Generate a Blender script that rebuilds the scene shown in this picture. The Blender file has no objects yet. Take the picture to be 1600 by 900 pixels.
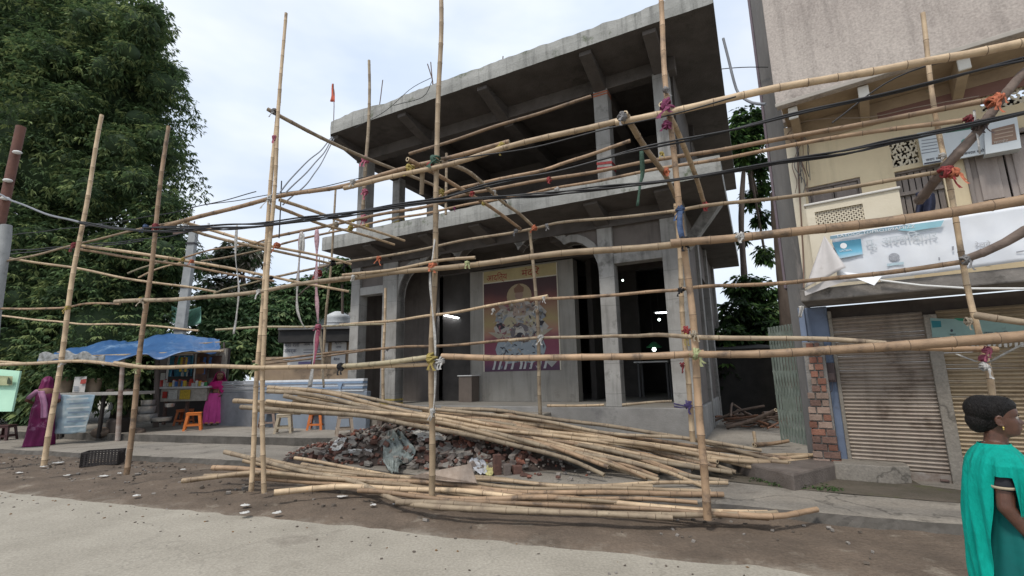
import bpy, math, random
import numpy as np
from mathutils import Vector, Matrix, noise as mnoise
V3 = Vector
scene = bpy.context.scene
col = scene.collection
R_ = math.radians

# ------------------------------------------------------------------ camera
CAMH = 1.6; FPX = 740.0; PITCH = R_(10.5); ROLL = R_(1.2)
Fw = V3((0, math.cos(PITCH), math.sin(PITCH)))
_R0 = V3((1, 0, 0)); _U0 = V3((0, -math.sin(PITCH), math.cos(PITCH)))
Rt = _R0*math.cos(ROLL) - _U0*math.sin(ROLL)
Up = _R0*math.sin(ROLL) + _U0*math.cos(ROLL)
CP = V3((0, 0, CAMH))
cam_d = bpy.data.cameras.new('camera'); cam = bpy.data.objects.new('camera', cam_d); col.objects.link(cam)
cam.matrix_world = Matrix(((Rt.x, Up.x, -Fw.x, CP.x), (Rt.y, Up.y, -Fw.y, CP.y), (Rt.z, Up.z, -Fw.z, CP.z), (0, 0, 0, 1)))
cam_d.sensor_width = 36; cam_d.lens = FPX/1600*36; cam_d.clip_start = 0.05; cam_d.clip_end = 2000
scene.camera = cam

# ------------------------------------------------------------------ world, sun, exposure (bright overcast noon)
SUN_EL, SUN_AZ = R_(58), R_(215)     # azimuth: from +Y clockwise; the sun stands high, behind and left of the camera
w = bpy.data.worlds.new('World'); scene.world = w; w.use_nodes = True
nt = w.node_tree; N = nt.nodes; L = nt.links
for n in list(N): N.remove(n)
out = N.new('ShaderNodeOutputWorld'); bg = N.new('ShaderNodeBackground'); L.new(bg.outputs[0], out.inputs[0])
sky = N.new('ShaderNodeTexSky'); sky.sky_type = 'NISHITA'; sky.sun_disc = False
sky.sun_elevation = SUN_EL; sky.sun_rotation = SUN_AZ; sky.air_density = 1.2; sky.dust_density = 2.0
tc = N.new('ShaderNodeTexCoord'); mp = N.new('ShaderNodeMapping'); mp.inputs['Scale'].default_value = (1.0, 1.0, 2.6)
L.new(tc.outputs['Generated'], mp.inputs[0])
nz = N.new('ShaderNodeTexNoise'); nz.inputs['Scale'].default_value = 2.1; nz.inputs['Detail'].default_value = 5; nz.inputs['Roughness'].default_value = .48
L.new(mp.outputs[0], nz.inputs['Vector'])
cr = N.new('ShaderNodeValToRGB'); cr.color_ramp.elements[0].position = .36; cr.color_ramp.elements[0].color = (.8, .8, .8, 1)
cr.color_ramp.elements[1].position = .62; cr.color_ramp.elements[1].color = (.97, .97, .97, 1)
L.new(nz.outputs[0], cr.inputs[0])
nz2 = N.new('ShaderNodeTexNoise'); nz2.inputs['Scale'].default_value = 3.3; nz2.inputs['Detail'].default_value = 4
L.new(mp.outputs[0], nz2.inputs['Vector'])
cc = N.new('ShaderNodeValToRGB'); cc.color_ramp.elements[0].position = .3; cc.color_ramp.elements[0].color = (4.7, 5.4, 6.5, 1)
cc.color_ramp.elements[1].position = .7; cc.color_ramp.elements[1].color = (6.5, 6.8, 7.15, 1)
L.new(nz2.outputs[0], cc.inputs[0])
mx = N.new('ShaderNodeMix'); mx.data_type = 'RGBA'
L.new(cr.outputs[0], mx.inputs[0]); L.new(sky.outputs[0], mx.inputs[6]); L.new(cc.outputs[0], mx.inputs[7])
L.new(mx.outputs[2], bg.inputs[0]); bg.inputs[1].default_value = 0.10
sd = bpy.data.lights.new('sun', 'SUN'); sd.energy = 1.5; sd.angle = R_(10); sd.color = (1, .94, .86)
so = bpy.data.objects.new('sun', sd); col.objects.link(so)
so.rotation_euler = (R_(90)-SUN_EL, 0, -SUN_AZ+math.pi); so.location = (-5, -8, 20)
_sdir = V3((math.sin(SUN_AZ)*math.cos(SUN_EL), math.cos(SUN_AZ)*math.cos(SUN_EL), math.sin(SUN_EL)))
so.rotation_euler = _sdir.to_track_quat('Z', 'Y').to_euler()
scene.view_settings.view_transform = 'Standard'; scene.view_settings.look = 'None'
scene.view_settings.exposure = 0.72; scene.view_settings.gamma = 1
scene.render.engine = 'CYCLES'
scene.cycles.max_bounces = 6

# ------------------------------------------------------------------ frames and rays
def ray(px, py): return ((px-800)*Rt + (450-py)*Up + FPX*Fw)
def G(px, py, z=0.0):
    d = ray(px, py); t = (z-CAMH)/d.z; return CP + d*t
def D(px, py, Y):
    d = ray(px, py); return CP + d*(Y/d.y)
class Frame:
    def __init__(s, a, o):
        a = R_(a); s.o = V3((o[0], o[1], 0)); s.u = V3((math.cos(a), -math.sin(a), 0)); s.n = V3((math.sin(a), math.cos(a), 0)); s.a = a
        s.m = Matrix((s.u, s.n, V3((0, 0, 1)))).transposed()
    def P(s, u, v, z): return s.o + s.u*u + s.n*v + V3((0, 0, z))
    def pix(s, px, py, v=0.0):
        d = ray(px, py); q = s.o + s.n*v; t = (q-CP).dot(s.n)/d.dot(s.n); return CP + d*t
    def uz(s, px, py, v=0.0):
        p = s.pix(px, py, v); return (p-s.o).dot(s.u), p.z
S = Frame(19, (-1.02, 6.12)); B = Frame(27, (3.575, 9.363)); H = Frame(36, (5.33, 6.61))

# ------------------------------------------------------------------ materials
MATS = {}
def mat(name, c1, c2=None, scale=4.0, rough=.85, bump=.0, bscale=40.0, rand=0.0, metal=0.0, c3=None, s3=1.0, t3=.55, stretch=None, emit=None, trans=0.0, detail=6, streak=0.0, cracks=0.0, lift=0.0, gloss_var=0.0, obj=False, spec=.35, sss=0.0):
    if name in MATS: return MATS[name]
    m = bpy.data.materials.new(name); m.use_nodes = True; nt = m.node_tree; N = nt.nodes; L = nt.links
    bs = N['Principled BSDF']; bs.inputs['Roughness'].default_value = rough; bs.inputs['Metallic'].default_value = metal
    bs.inputs['Specular IOR Level'].default_value = spec
    if c2 is None: c2 = tuple(x*.75 for x in c1)
    g = N.new('ShaderNodeNewGeometry'); tcn = N.new('ShaderNodeTexCoord')
    src = tcn.outputs['Object'] if obj else g.outputs['Position']
    mp = N.new('ShaderNodeMapping'); L.new(src, mp.inputs[0])
    if stretch: mp.inputs['Scale'].default_value = stretch
    n1 = N.new('ShaderNodeTexNoise'); n1.inputs['Scale'].default_value = scale; n1.inputs['Detail'].default_value = detail; n1.inputs['Roughness'].default_value = .62
    L.new(mp.outputs[0], n1.inputs['Vector'])
    r1 = N.new('ShaderNodeMapRange'); r1.inputs[1].default_value = .32; r1.inputs[2].default_value = .68; L.new(n1.outputs[0], r1.inputs[0])
    mx = N.new('ShaderNodeMix'); mx.data_type = 'RGBA'; mx.inputs[6].default_value = (*c1, 1); mx.inputs[7].default_value = (*c2, 1)
    L.new(r1.outputs[0], mx.inputs[0]); cur = mx.outputs[2]
    if c3 is not None:
        n3 = N.new('ShaderNodeTexNoise'); n3.inputs['Scale'].default_value = s3; n3.inputs['Detail'].default_value = 7; n3.inputs['Roughness'].default_value = .7
        L.new(mp.outputs[0], n3.inputs['Vector'])
        r3 = N.new('ShaderNodeMapRange'); r3.inputs[1].default_value = t3; r3.inputs[2].default_value = t3+.12; L.new(n3.outputs[0], r3.inputs[0])
        m3 = N.new('ShaderNodeMix'); m3.data_type = 'RGBA'; m3.inputs[7].default_value = (*c3, 1)
        L.new(r3.outputs[0], m3.inputs[0]); L.new(cur, m3.inputs[6]); cur = m3.outputs[2]
    if lift > 0:   # pour lines left by the formwork lifts
        sz = N.new('ShaderNodeSeparateXYZ'); L.new(g.outputs['Position'], sz.inputs[0]); nl_ = N.new('ShaderNodeTexNoise'); nl_.inputs['Scale'].default_value = 2.2; L.new(g.outputs['Position'], nl_.inputs['Vector'])
        m1 = N.new('ShaderNodeMath'); m1.operation = 'MULTIPLY_ADD'; m1.inputs[1].default_value = .09; L.new(nl_.outputs[0], m1.inputs[0]); L.new(sz.outputs[2], m1.inputs[2])
        m2 = N.new('ShaderNodeMath'); m2.operation = 'PINGPONG'; m2.inputs[1].default_value = .31; L.new(m1.outputs[0], m2.inputs[0])
        r5 = N.new('ShaderNodeMapRange'); r5.inputs[1].default_value = 0; r5.inputs[2].default_value = .014; r5.inputs[3].default_value = 1-lift; r5.inputs[4].default_value = 1; L.new(m2.outputs[0], r5.inputs[0])
        h5 = N.new('ShaderNodeHueSaturation'); L.new(r5.outputs[0], h5.inputs['Value']); L.new(cur, h5.inputs['Color']); cur = h5.outputs[0]
    if cracks > 0:   # fine cracks and a sprinkling of grit
        nd = N.new('ShaderNodeTexNoise'); nd.inputs['Scale'].default_value = 1.7; nd.inputs['Detail'].default_value = 6; L.new(g.outputs['Position'], nd.inputs['Vector'])
        va = N.new('ShaderNodeVectorMath'); va.operation = 'MULTIPLY_ADD'; va.inputs[1].default_value = (1.3, 1.3, 1.3); L.new(nd.outputs['Color'], va.inputs[0]); L.new(g.outputs['Position'], va.inputs[2])
        vo = N.new('ShaderNodeTexVoronoi'); vo.feature = 'DISTANCE_TO_EDGE'; vo.inputs['Scale'].default_value = .42; L.new(va.outputs[0], vo.inputs['Vector'])
        rc = N.new('ShaderNodeMapRange'); rc.inputs[1].default_value = 0.0; rc.inputs[2].default_value = .012; rc.inputs[3].default_value = 1-cracks; rc.inputs[4].default_value = 1.0; L.new(vo.outputs[0], rc.inputs[0])
        n9 = N.new('ShaderNodeTexNoise'); n9.inputs['Scale'].default_value = 38; n9.inputs['Detail'].default_value = 3; L.new(g.outputs['Position'], n9.inputs['Vector'])
        r9 = N.new('ShaderNodeMapRange'); r9.inputs[1].default_value = .3; r9.inputs[2].default_value = .75; r9.inputs[3].default_value = 1.14; r9.inputs[4].default_value = .78; L.new(n9.outputs[0], r9.inputs[0])
        mu = N.new('ShaderNodeMath'); mu.operation = 'MULTIPLY'; L.new(rc.outputs[0], mu.inputs[0]); L.new(r9.outputs[0], mu.inputs[1])
        hc = N.new('ShaderNodeHueSaturation'); L.new(mu.outputs[0], hc.inputs['Value']); L.new(cur, hc.inputs['Color']); cur = hc.outputs[0]
    if streak > 0:   # run-off streaks: noise stretched downwards
        ms = N.new('ShaderNodeMapping'); L.new(g.outputs['Position'], ms.inputs[0]); ms.inputs['Scale'].default_value = (7, 7, .55)
        nk = N.new('ShaderNodeTexNoise'); nk.inputs['Scale'].default_value = 1.0; nk.inputs['Detail'].default_value = 6; nk.inputs['Roughness'].default_value = .65; L.new(ms.outputs[0], nk.inputs['Vector'])
        rk = N.new('ShaderNodeMapRange'); rk.inputs[1].default_value = .5; rk.inputs[2].default_value = .72; rk.inputs[3].default_value = 1.0; rk.inputs[4].default_value = 1-streak; L.new(nk.outputs[0], rk.inputs[0])
        hk = N.new('ShaderNodeHueSaturation'); L.new(rk.outputs[0], hk.inputs['Value']); L.new(cur, hk.inputs['Color']); cur = hk.outputs[0]
    if rand > 0:
        oi = N.new('ShaderNodeObjectInfo'); rr = N.new('ShaderNodeMapRange'); rr.inputs[3].default_value = 1-rand; rr.inputs[4].default_value = 1+rand
        L.new(oi.outputs['Random'], rr.inputs[0])
        hs = N.new('ShaderNodeHueSaturation'); L.new(rr.outputs[0], hs.inputs['Value']); L.new(cur, hs.inputs['Color']); cur = hs.outputs[0]
    L.new(cur, bs.inputs['Base Color'])
    if bump > 0:
        nb = N.new('ShaderNodeTexNoise'); nb.inputs['Scale'].default_value = bscale; nb.inputs['Detail'].default_value = 5
        L.new(mp.outputs[0], nb.inputs['Vector'])
        bp = N.new('ShaderNodeBump'); bp.inputs['Strength'].default_value = bump; bp.inputs['Distance'].default_value = .02
        L.new(nb.outputs[0], bp.inputs['Height']); L.new(bp.outputs[0], bs.inputs['Normal'])
    if gloss_var > 0:
        rg = N.new('ShaderNodeMapRange'); rg.inputs[3].default_value = rough-gloss_var; rg.inputs[4].default_value = rough+gloss_var*.3
        L.new(n1.outputs[0], rg.inputs[0]); L.new(rg.outputs[0], bs.inputs['Roughness'])
    if emit: bs.inputs['Emission Color'].default_value = (*emit[0], 1); bs.inputs['Emission Strength'].default_value = emit[1]
    if trans > 0: bs.inputs['Transmission Weight'].default_value = trans
    if sss > 0:
        bs.inputs['Subsurface Weight'].default_value = sss; bs.inputs['Subsurface Scale'].default_value = .01
    MATS[name] = m; return m
def plain(name, c, rough=.8, **k): return mat(name, c, tuple(x*.82 for x in c), rough=rough, **k)

# ------------------------------------------------------------------ mesh builder
WP = {}   # world position of an object's origin
def link(o, parent=None, wpos=None):
    col.objects.link(o); wpos = V3(wpos) if wpos is not None else V3((0, 0, 0)); WP[o.name] = wpos
    if parent is not None: o.parent = parent; o.location = wpos - WP[parent.name]
    else: o.location = wpos
    return o
def tag(o, label=None, cat=None, group=None, kind=None):
    if label: o['label'] = label
    if cat: o['category'] = cat
    if group: o['group'] = group
    if kind: o['kind'] = kind
    return o
def thing(name, label, cat, pos=(0, 0, 0), group=None):
    o = bpy.data.objects.new(name, None); o.empty_display_size = .2; link(o, None, pos); return tag(o, label, cat, group)
class MB:
    def __init__(s): s.v = []; s.f = []; s.m = []; s.sm = []
    def add(s, vs, fs, m=0, smooth=False):
        b = len(s.v); s.v.extend([tuple(p) for p in vs])
        for f in fs: s.f.append([b+i for i in f]); s.m.append(m); s.sm.append(smooth)
        return s
    def hexa(s, p, m=0):   # 8 points: bottom ring 0-3, top ring 4-7
        return s.add(p, [(0, 3, 2, 1), (4, 5, 6, 7), (0, 1, 5, 4), (1, 2, 6, 5), (2, 3, 7, 6), (3, 0, 4, 7)], m)
    def box(s, c, size, rot=None, m=0):
        x, y, z = size[0]/2, size[1]/2, size[2]/2; c = V3(c)
        ps = [V3(q) for q in ((-x, -y, -z), (x, -y, -z), (x, y, -z), (-x, y, -z), (-x, -y, z), (x, -y, z), (x, y, z), (-x, y, z))]
        if rot is not None: ps = [rot @ q for q in ps]
        return s.hexa([c+q for q in ps], m)
    def fb(s, F, u0, u1, v0, v1, z0, z1, m=0):
        return s.hexa([F.P(u0, v0, z0), F.P(u1, v0, z0), F.P(u1, v1, z0), F.P(u0, v1, z0), F.P(u0, v0, z1), F.P(u1, v0, z1), F.P(u1, v1, z1), F.P(u0, v1, z1)], m)
    def prism(s, F, uz, v0, v1, m=0):   # outline in (u,z), extruded along v
        n = len(uz); ps = [F.P(u, v0, z) for u, z in uz] + [F.P(u, v1, z) for u, z in uz]
        fs = [tuple(range(n)), tuple(range(2*n-1, n-1, -1))] + [(i, i+n, (i+1) % n+n, (i+1) % n) for i in range(n)]
        return s.add(ps, fs, m)
    def slab(s, pts, z0, z1, m=0):      # outline of world xy points, extruded in z
        n = len(pts); ps = [V3((p[0], p[1], z0)) for p in pts] + [V3((p[0], p[1], z1)) for p in pts]
        fs = [tuple(range(n-1, -1, -1)), tuple(range(n, 2*n))] + [(i, (i+1) % n, (i+1) % n+n, i+n) for i in range(n)]
        return s.add(ps, fs, m)
    def tube(s, pts, r, n=8, m=0, caps=True, smooth=True):
        pts = [V3(p) for p in pts]; k = len(pts); rs = r if isinstance(r, (list, tuple)) else [r]*k
        vs = []; prev = None
        for i, p in enumerate(pts):
            t = (pts[min(i+1, k-1)]-pts[max(i-1, 0)]).normalized()
            a = prev - t*prev.dot(t) if prev is not None else t.orthogonal()
            if a.length < 1e-6: a = t.orthogonal()
            a.normalize(); prev = a; b = t.cross(a)
            for j in range(n):
                th = 2*math.pi*j/n; vs.append(p + (a*math.cos(th)+b*math.sin(th))*rs[i])
        fs = [(i*n+j, i*n+(j+1) % n, (i+1)*n+(j+1) % n, (i+1)*n+j) for i in range(k-1) for j in range(n)]
        ms = None
        s.add(vs, fs, m, smooth)
        if caps: s.add(vs[:n], [tuple(range(n-1, -1, -1))], m); s.add(vs[-n:], [tuple(range(n))], m)
        return s
    def ball(s, c, r, m=0, nu=10, nv=6, scale=(1, 1, 1), rot=None):
        vs = []; c = V3(c)
        for i in range(nv+1):
            ph = math.pi*i/nv
            for j in range(nu):
                th = 2*math.pi*j/nu; q = V3((math.sin(ph)*math.cos(th)*r*scale[0], math.sin(ph)*math.sin(th)*r*scale[1], math.cos(ph)*r*scale[2]))
                if rot is not None: q = rot @ q
                vs.append(c+q)
        fs = [(i*nu+j, (i+1)*nu+j, (i+1)*nu+(j+1) % nu, i*nu+(j+1) % nu) for i in range(nv) for j in range(nu)]
        return s.add(vs, fs, m, True)
    def grid(s, fn, nu, nv, m=0, smooth=True, thick=None):
        vs = [V3(fn(i/nu, j/nv)) for j in range(nv+1) for i in range(nu+1)]
        fs = [(j*(nu+1)+i, j*(nu+1)+i+1, (j+1)*(nu+1)+i+1, (j+1)*(nu+1)+i) for j in range(nv) for i in range(nu)]
        return s.add(vs, fs, m, smooth)
    def build(s, name, mats, parent=None, label=None, cat=None, group=None, kind=None, bevel=0, origin=None, solid=0, base=False, weld=False, sub=0):
        a = np.array(s.v, dtype=float)
        if origin is None:
            lo, hi = a.min(0), a.max(0); origin = V3(((lo[0]+hi[0])/2, (lo[1]+hi[1])/2, lo[2]))
        origin = V3(origin); a = a - np.array(origin)
        me = bpy.data.meshes.new(name); me.from_pydata(a.tolist(), [], s.f)
        if not isinstance(mats, (list, tuple)): mats = [mats]
        for mm in mats: me.materials.append(mm)
        me.polygons.foreach_set('material_index', s.m); me.polygons.foreach_set('use_smooth', s.sm); me.update()
        o = bpy.data.objects.new(name, me); link(o, parent, origin)
        if weld: md = o.modifiers.new('weld', 'WELD'); md.merge_threshold = .0008
        if solid: md = o.modifiers.new('solid', 'SOLIDIFY'); md.thickness = solid; md.offset = 0
        if sub: md = o.modifiers.new('sub', 'SUBSURF'); md.levels = sub; md.render_levels = sub
        if bevel: md = o.modifiers.new('bevel', 'BEVEL'); md.width = bevel; md.segments = 2; md.limit_method = 'ANGLE'
        return tag(o, label, cat, group, kind)
def spline(pts, step=.15):
    pts = [V3(p) for p in pts]
    if len(pts) < 3: 
        n = max(2, int((pts[1]-pts[0]).length/step)); return [pts[0].lerp(pts[1], i/n) for i in range(n+1)]
    P = [pts[0]*2-pts[1]] + pts + [pts[-1]*2-pts[-2]]; res = []
    for i in range(1, len(P)-2):
        a, b, c, d = P[i-1], P[i], P[i+1], P[i+2]; n = max(1, int((c-b).length/step))
        for k in range(n):
            t = k/n; res.append(.5*((2*b)+(c-a)*t+(2*a-5*b+4*c-d)*t*t+(3*b-a-3*c+d)*t**3))
    res.append(pts[-1]); return res
def text_mesh(body, size, origin, xdir, zdir, m, name, parent, align='LEFT', scale_x=1.0, ext=.0015):
    cu = bpy.data.curves.new('t', 'FONT'); cu.body = body; cu.size = size; cu.align_x = align; cu.extrude = ext; cu.resolution_u = 2
    to = bpy.data.objects.new('t', cu); col.objects.link(to)
    dg = bpy.context.evaluated_depsgraph_get(); me = bpy.data.meshes.new_from_object(to.evaluated_get(dg))
    bpy.data.objects.remove(to); xd = V3(xdir).normalized(); zd = V3(zdir).normalized(); nd = xd.cross(zd)
    for v in me.vertices: c = v.co.copy(); v.co = xd*c.x*scale_x + zd*c.y + nd*c.z
    me.materials.clear(); me.materials.append(m); me.name = name
    o = bpy.data.objects.new(name, me); link(o, parent, origin); return o

# ------------------------------------------------------------------ colours
concrete = mat('concrete', (.365, .358, .34), (.215, .205, .19), scale=1.15, bump=.35, bscale=55, c3=(.15, .145, .135), s3=1.6, t3=.56, streak=.38, lift=.28)
concrete_shaded = mat('concrete_rough', (.115, .102, .094), (.075, .066, .06), scale=2.2, bump=.5, bscale=30, c3=(.065, .058, .052), s3=1.5, t3=.55)  # same concrete, with the shade under the slabs put into its colour
plaster_brown = mat('plaster_brown', (.165, .145, .132), (.12, .104, .094), scale=1.8, bump=.3, bscale=35, c3=(.11, .10, .09), s3=.9, t3=.56, streak=.3)
plaster_pale = mat('plaster_pale', (.31, .295, .265), (.24, .225, .20), scale=1.2, bump=.2, bscale=35, c3=(.17, .15, .13), s3=1.3, t3=.58, streak=.3)
slab_edge = mat('slab_edge', (.36, .36, .34), (.24, .24, .225), scale=1.3, bump=.5, bscale=22, c3=(.10, .12, .075), s3=2.3, t3=.57, streak=.5)
hall_shade = mat('inner_dark', (.08, .073, .068), (.05, .046, .043), scale=2, bump=.2)  # hall walls darkened: the interior shade is worked into the colour
bamboo_m = mat('bamboo', (.47, .355, .228), (.30, .218, .14), scale=4.2, rough=.5, bump=.15, bscale=60, rand=.38, c3=(.15, .105, .07), s3=4, t3=.57)
bamboo_green = mat('bamboo_greenish', (.38, .33, .215), (.24, .20, .13), scale=3.5, rough=.5, bump=.15, bscale=60, rand=.25, c3=(.13, .105, .07), s3=4, t3=.56)
bamboo_brown = mat('bamboo_brown', (.35, .235, .145), (.20, .135, .085), scale=4, rough=.55, bump=.2, bscale=60, rand=.3, c3=(.11, .078, .055), s3=4, t3=.54)
bamboo_old = mat('bamboo_weathered', (.36, .29, .20), (.20, .15, .105), scale=4, rough=.7, bump=.2, bscale=60, rand=.18, c3=(.12, .09, .065), s3=5, t3=.56)
bamboo_node = mat('bamboo_node', (.075, .05, .033), (.18, .125, .08), scale=18, rough=.7)
bamboo_cut = mat('bamboo_cut', (.62, .52, .36), (.4, .3, .19), scale=40)
branch_m = mat('bark_pole', (.19, .145, .12), (.11, .083, .07), scale=7, rough=.85, bump=.5, bscale=25)
# ================================================================== THE GROUND
road_m = mat('road_concrete', (.36, .33, .275), (.28, .255, .21), scale=1.3, bump=.3, bscale=45, c3=(.22, .195, .16), s3=.7, t3=.56, cracks=.14)
dirt_m = mat('dirt', (.155, .118, .088), (.09, .069, .052), scale=1.6, bump=.9, bscale=24, c3=(.25, .215, .17), s3=1.7, t3=.58, rough=.95, cracks=.001)
pave_m = mat('pavement', (.29, .262, .222), (.215, .192, .162), scale=1.5, bump=.4, bscale=30, c3=(.14, .122, .10), s3=1.2, t3=.57, cracks=.5)
edge_m = mat('pavement_edge', (.13, .118, .105), (.07, .064, .055), scale=4, bump=.8, bscale=14, rough=.95)
moss_m = mat('moss_ground', (.13, .108, .085), (.085, .075, .052), scale=4, bump=.8, bscale=30, rough=.95, c3=(.085, .10, .03), s3=2.2, t3=.6)
def dusty():   # dirt thins out to pale road dust along its front edge
    nt = dirt_m.node_tree; N = nt.nodes; L = nt.links; bs = N['Principled BSDF']; cur = bs.inputs['Base Color'].links[0].from_socket
    g = N.new('ShaderNodeNewGeometry'); dt = N.new('ShaderNodeVectorMath'); dt.operation = 'DOT_PRODUCT'; dt.inputs[1].default_value = tuple(S.n); L.new(g.outputs['Position'], dt.inputs[0])
    ns = N.new('ShaderNodeTexNoise'); ns.inputs['Scale'].default_value = 2.4; ns.inputs['Detail'].default_value = 8; ns.inputs['Roughness'].default_value = .7; L.new(g.outputs['Position'], ns.inputs['Vector'])
    ma = N.new('ShaderNodeMath'); ma.operation = 'MULTIPLY_ADD'; ma.inputs[1].default_value = 1.3; L.new(ns.outputs[0], ma.inputs[0]); L.new(dt.outputs['Value'], ma.inputs[2])
    v0 = S.o.dot(S.n); mr = N.new('ShaderNodeMapRange'); mr.interpolation_type = 'SMOOTHSTEP'; mr.inputs[1].default_value = v0-.78+.28; mr.inputs[2].default_value = v0-.78+.85; mr.inputs[3].default_value = .92; mr.inputs[4].default_value = 0; L.new(ma.outputs[0], mr.inputs[0])
    mx = N.new('ShaderNodeMix'); mx.data_type = 'RGBA'; mx.inputs[7].default_value = (.30, .27, .222, 1); L.new(mr.outputs[0], mx.inputs[0]); L.new(cur, mx.inputs[6]); L.new(mx.outputs[2], bs.inputs['Base Color'])
dusty()
def nz_(x, y, z=0.0, s=1.0): return mnoise.noise(V3((x*s, y*s, z)))

def sheet(name, m, quad_fn, nu, nv, kind='structure'):
    b = MB(); b.grid(quad_fn, nu, nv); return b.build(name, m, kind=kind)
def f_road(s, t):
    x = -140+280*s; y = -60+320*t
    return V3((x, y, 0))
sheet('road', road_m, f_road, 40, 40)
def f_dirt(s, t):   # verge between the road and the raised pavement
    u = -15.5 + 25.5*s
    v0 = -.78 + .14*nz_(u, 0, 1, .9) + .05*nz_(u, 0, 5, 4) - (.5 if u > 3.5 else 0)*min(1, (u-3.5)/2 if u > 3.5 else 0)
    v1 = 2.6
    v = v0 + (v1-v0)*t
    e = min(1, t*9)*min(1, (1-t)*30)
    h = .006 + e*(.02 + .022*nz_(u, v, 2, 1.7) + .016*nz_(u, v, 9, 5) + .008*nz_(u, v, 4, 14))
    return S.P(u, v, max(.005, h) if t > 0 else -.012)
sheet('dirt_verge', dirt_m, f_dirt, 300, 60)

# raised pavement: a slab with a broken front edge
pav_front = [(-40, 1.72), (-15, 1.72), (-12.6, 1.72), (-10.5, 1.74), (-8.1, 1.71), (-6.3, 1.76), (-4.4, 1.76), (-2.5, 1.68), (-1.0, 1.35), (.6, 1.05), (1.9, .86), (3.17, .72), (4.27, .6), (4.87, .54), (7, .35), (12, 0)]
def interp(tab, x):
    for (a, b), (c, d) in zip(tab, tab[1:]):
        if a <= x <= c: return b+(d-b)*(x-a)/(c-a)
    return tab[-1][1] if x > tab[-1][0] else tab[0][1]
def pavement():
    b = MB(); us = [-40, -30, -20] + [-15+.1*i for i in range(0, 260)] + [12]
    top = []; 
    for u in us:
        v = interp(pav_front, u) + .05*nz_(u, 0, 3, 1.6) + .035*nz_(u, 0, 7, 6) + .02*nz_(u, 0, 8, 15)
        top.append((u, v))
    n = len(top); vs = []
    for u, v in top: vs.append(S.P(u, v-.03-.04*abs(nz_(u, 1, 2, 5)), -.02))
    for u, v in top: vs.append(S.P(u, v-.02*nz_(u, 3, 2, 9), .075))
    for u, v in top: vs.append(S.P(u, v+.015, .12))
    for u, v in top: vs.append(S.P(u, v+.35, .125+.01*nz_(u, v, 0, 2)))
    for u, v in top: vs.append(S.P(u, 14, .12))
    b.add(vs, [(i, i+1, n+i+1, n+i) for i in range(n-1)] + [(n+i, n+i+1, 2*n+i+1, 2*n+i) for i in range(n-1)], 1, False)
    b.add(vs, [(k*n+i, k*n+i+1, (k+1)*n+i+1, (k+1)*n+i) for k in (2, 3) for i in range(n-1)], 0, False)
    return b.build('pavement', [pave_m, edge_m], kind='structure')
pavement()
# joints in the pavement slab on the right (dark wet strip), and moss in the gap before the shop step
def strip_sheet(name, m, pts, z, kind='structure'):
    b = MB(); b.add([V3((p[0], p[1], z)) for p in pts], [tuple(range(len(pts)))]); return b.build(name, m, kind=kind)
mp_ = [G(x, y, .13) for x, y in ((1105, 745), (1140, 752), (1190, 758), (1250, 765), (1330, 772), (1400, 778), (1500, 786), (1600, 792), (1600, 770), (1520, 768), (1440, 758), (1425, 750), (1330, 735), (1300, 722), (1180, 722), (1110, 728))]
strip_sheet('mossy_gap', moss_m, mp_, .131)
# left raised platform (z .30) with a dark rough front, running on under the building as its apron
def platform():
    b = MB()
    fr = [(-26, 3.35), (-15, 3.3)] + [(-14.5+.25*i, 3.33+.03*i/4+.05*nz_(i, 0, 3, .7)) for i in range(0, 39)]
    fr += [(-4.55, 3.72), (-4.3, 3.3), (-3.2, 3.0), (-1.6, 2.7), (0, 2.5), (1.6, 2.35), (3.0, 2.1)]
    pts = [S.P(u, v, 0) for u, v in fr] + [S.P(3.0, 2.2, 0), S.P(4.9, 3.2, 0), S.P(5.2, 6, 0), S.P(4, 30, 0), S.P(-26, 30, 0)]
    n = len(pts)
    vs = [V3((p.x+.0, p.y, .1)) for p in pts] + [V3((p.x, p.y, .3)) for p in pts]
    b.add(vs, [(i, (i+1) % n, (i+1) % n+n, i+n) for i in range(n)], 1); b.add(vs, [tuple(range(n, 2*n))], 0)
    return b.build('raised_platform', [pave_m, edge_m], kind='structure')
platform()
def chunk(name, pts, z0, z1, m, label, cat, bevel=.02, group=None, kind=None):
    b = MB(); b.slab(pts, z0, z1, 0); return b.build(name, m, label=label, cat=cat, bevel=bevel, group=group, kind=kind)
# dark stone block and the shop's broken step
chunk('kerb_block', [G(1180, 741, .2), G(1240, 752, .24), G(1312, 726, .3), G(1240, 712, .3), G(1140, 716, .3)], .1, .33, mat('wet_stone', (.19, .16, .14), (.11, .09, .078), scale=3, rough=.6, bump=.5), 'dark damp concrete block beside the pole ends at the corner of the apron', 'concrete block', .03)
b = MB(); tp_ = [G(x, y, .34) for x, y in ((1302, 723), (1392, 729), (1421, 728), (1402, 715), (1338, 705), (1300, 708))]; bt_ = [G(x, y, .12) for x, y in ((1306, 741), (1380, 753), (1433, 758), (1436, 742), (1350, 722), (1296, 724))]
bt_ = [V3((p.x, p.y, .12))+V3((-.01, -.02, 0)) for p in tp_]; b.add(bt_+tp_, [(5, 4, 3, 2, 1, 0), tuple(range(6, 12))]+[(i, (i+1) % 6, (i+1) % 6+6, i+6) for i in range(6)]); b.build('shop_step', pave_m, label='broken grey cement step in front of the left shutter', cat='step', bevel=.015)
b = MB(); b.box(G(1357, 741, .16)+V3((0, 0, .04)), (.13, .08, .07), Matrix.Rotation(.5, 3, 'Z'))
b.build('brick', mat('brick_orange', (.42, .13, .07), (.3, .09, .05), scale=20, bump=.4), label='orange-red brick end lying against the shop step', cat='brick', bevel=.006)

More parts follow.
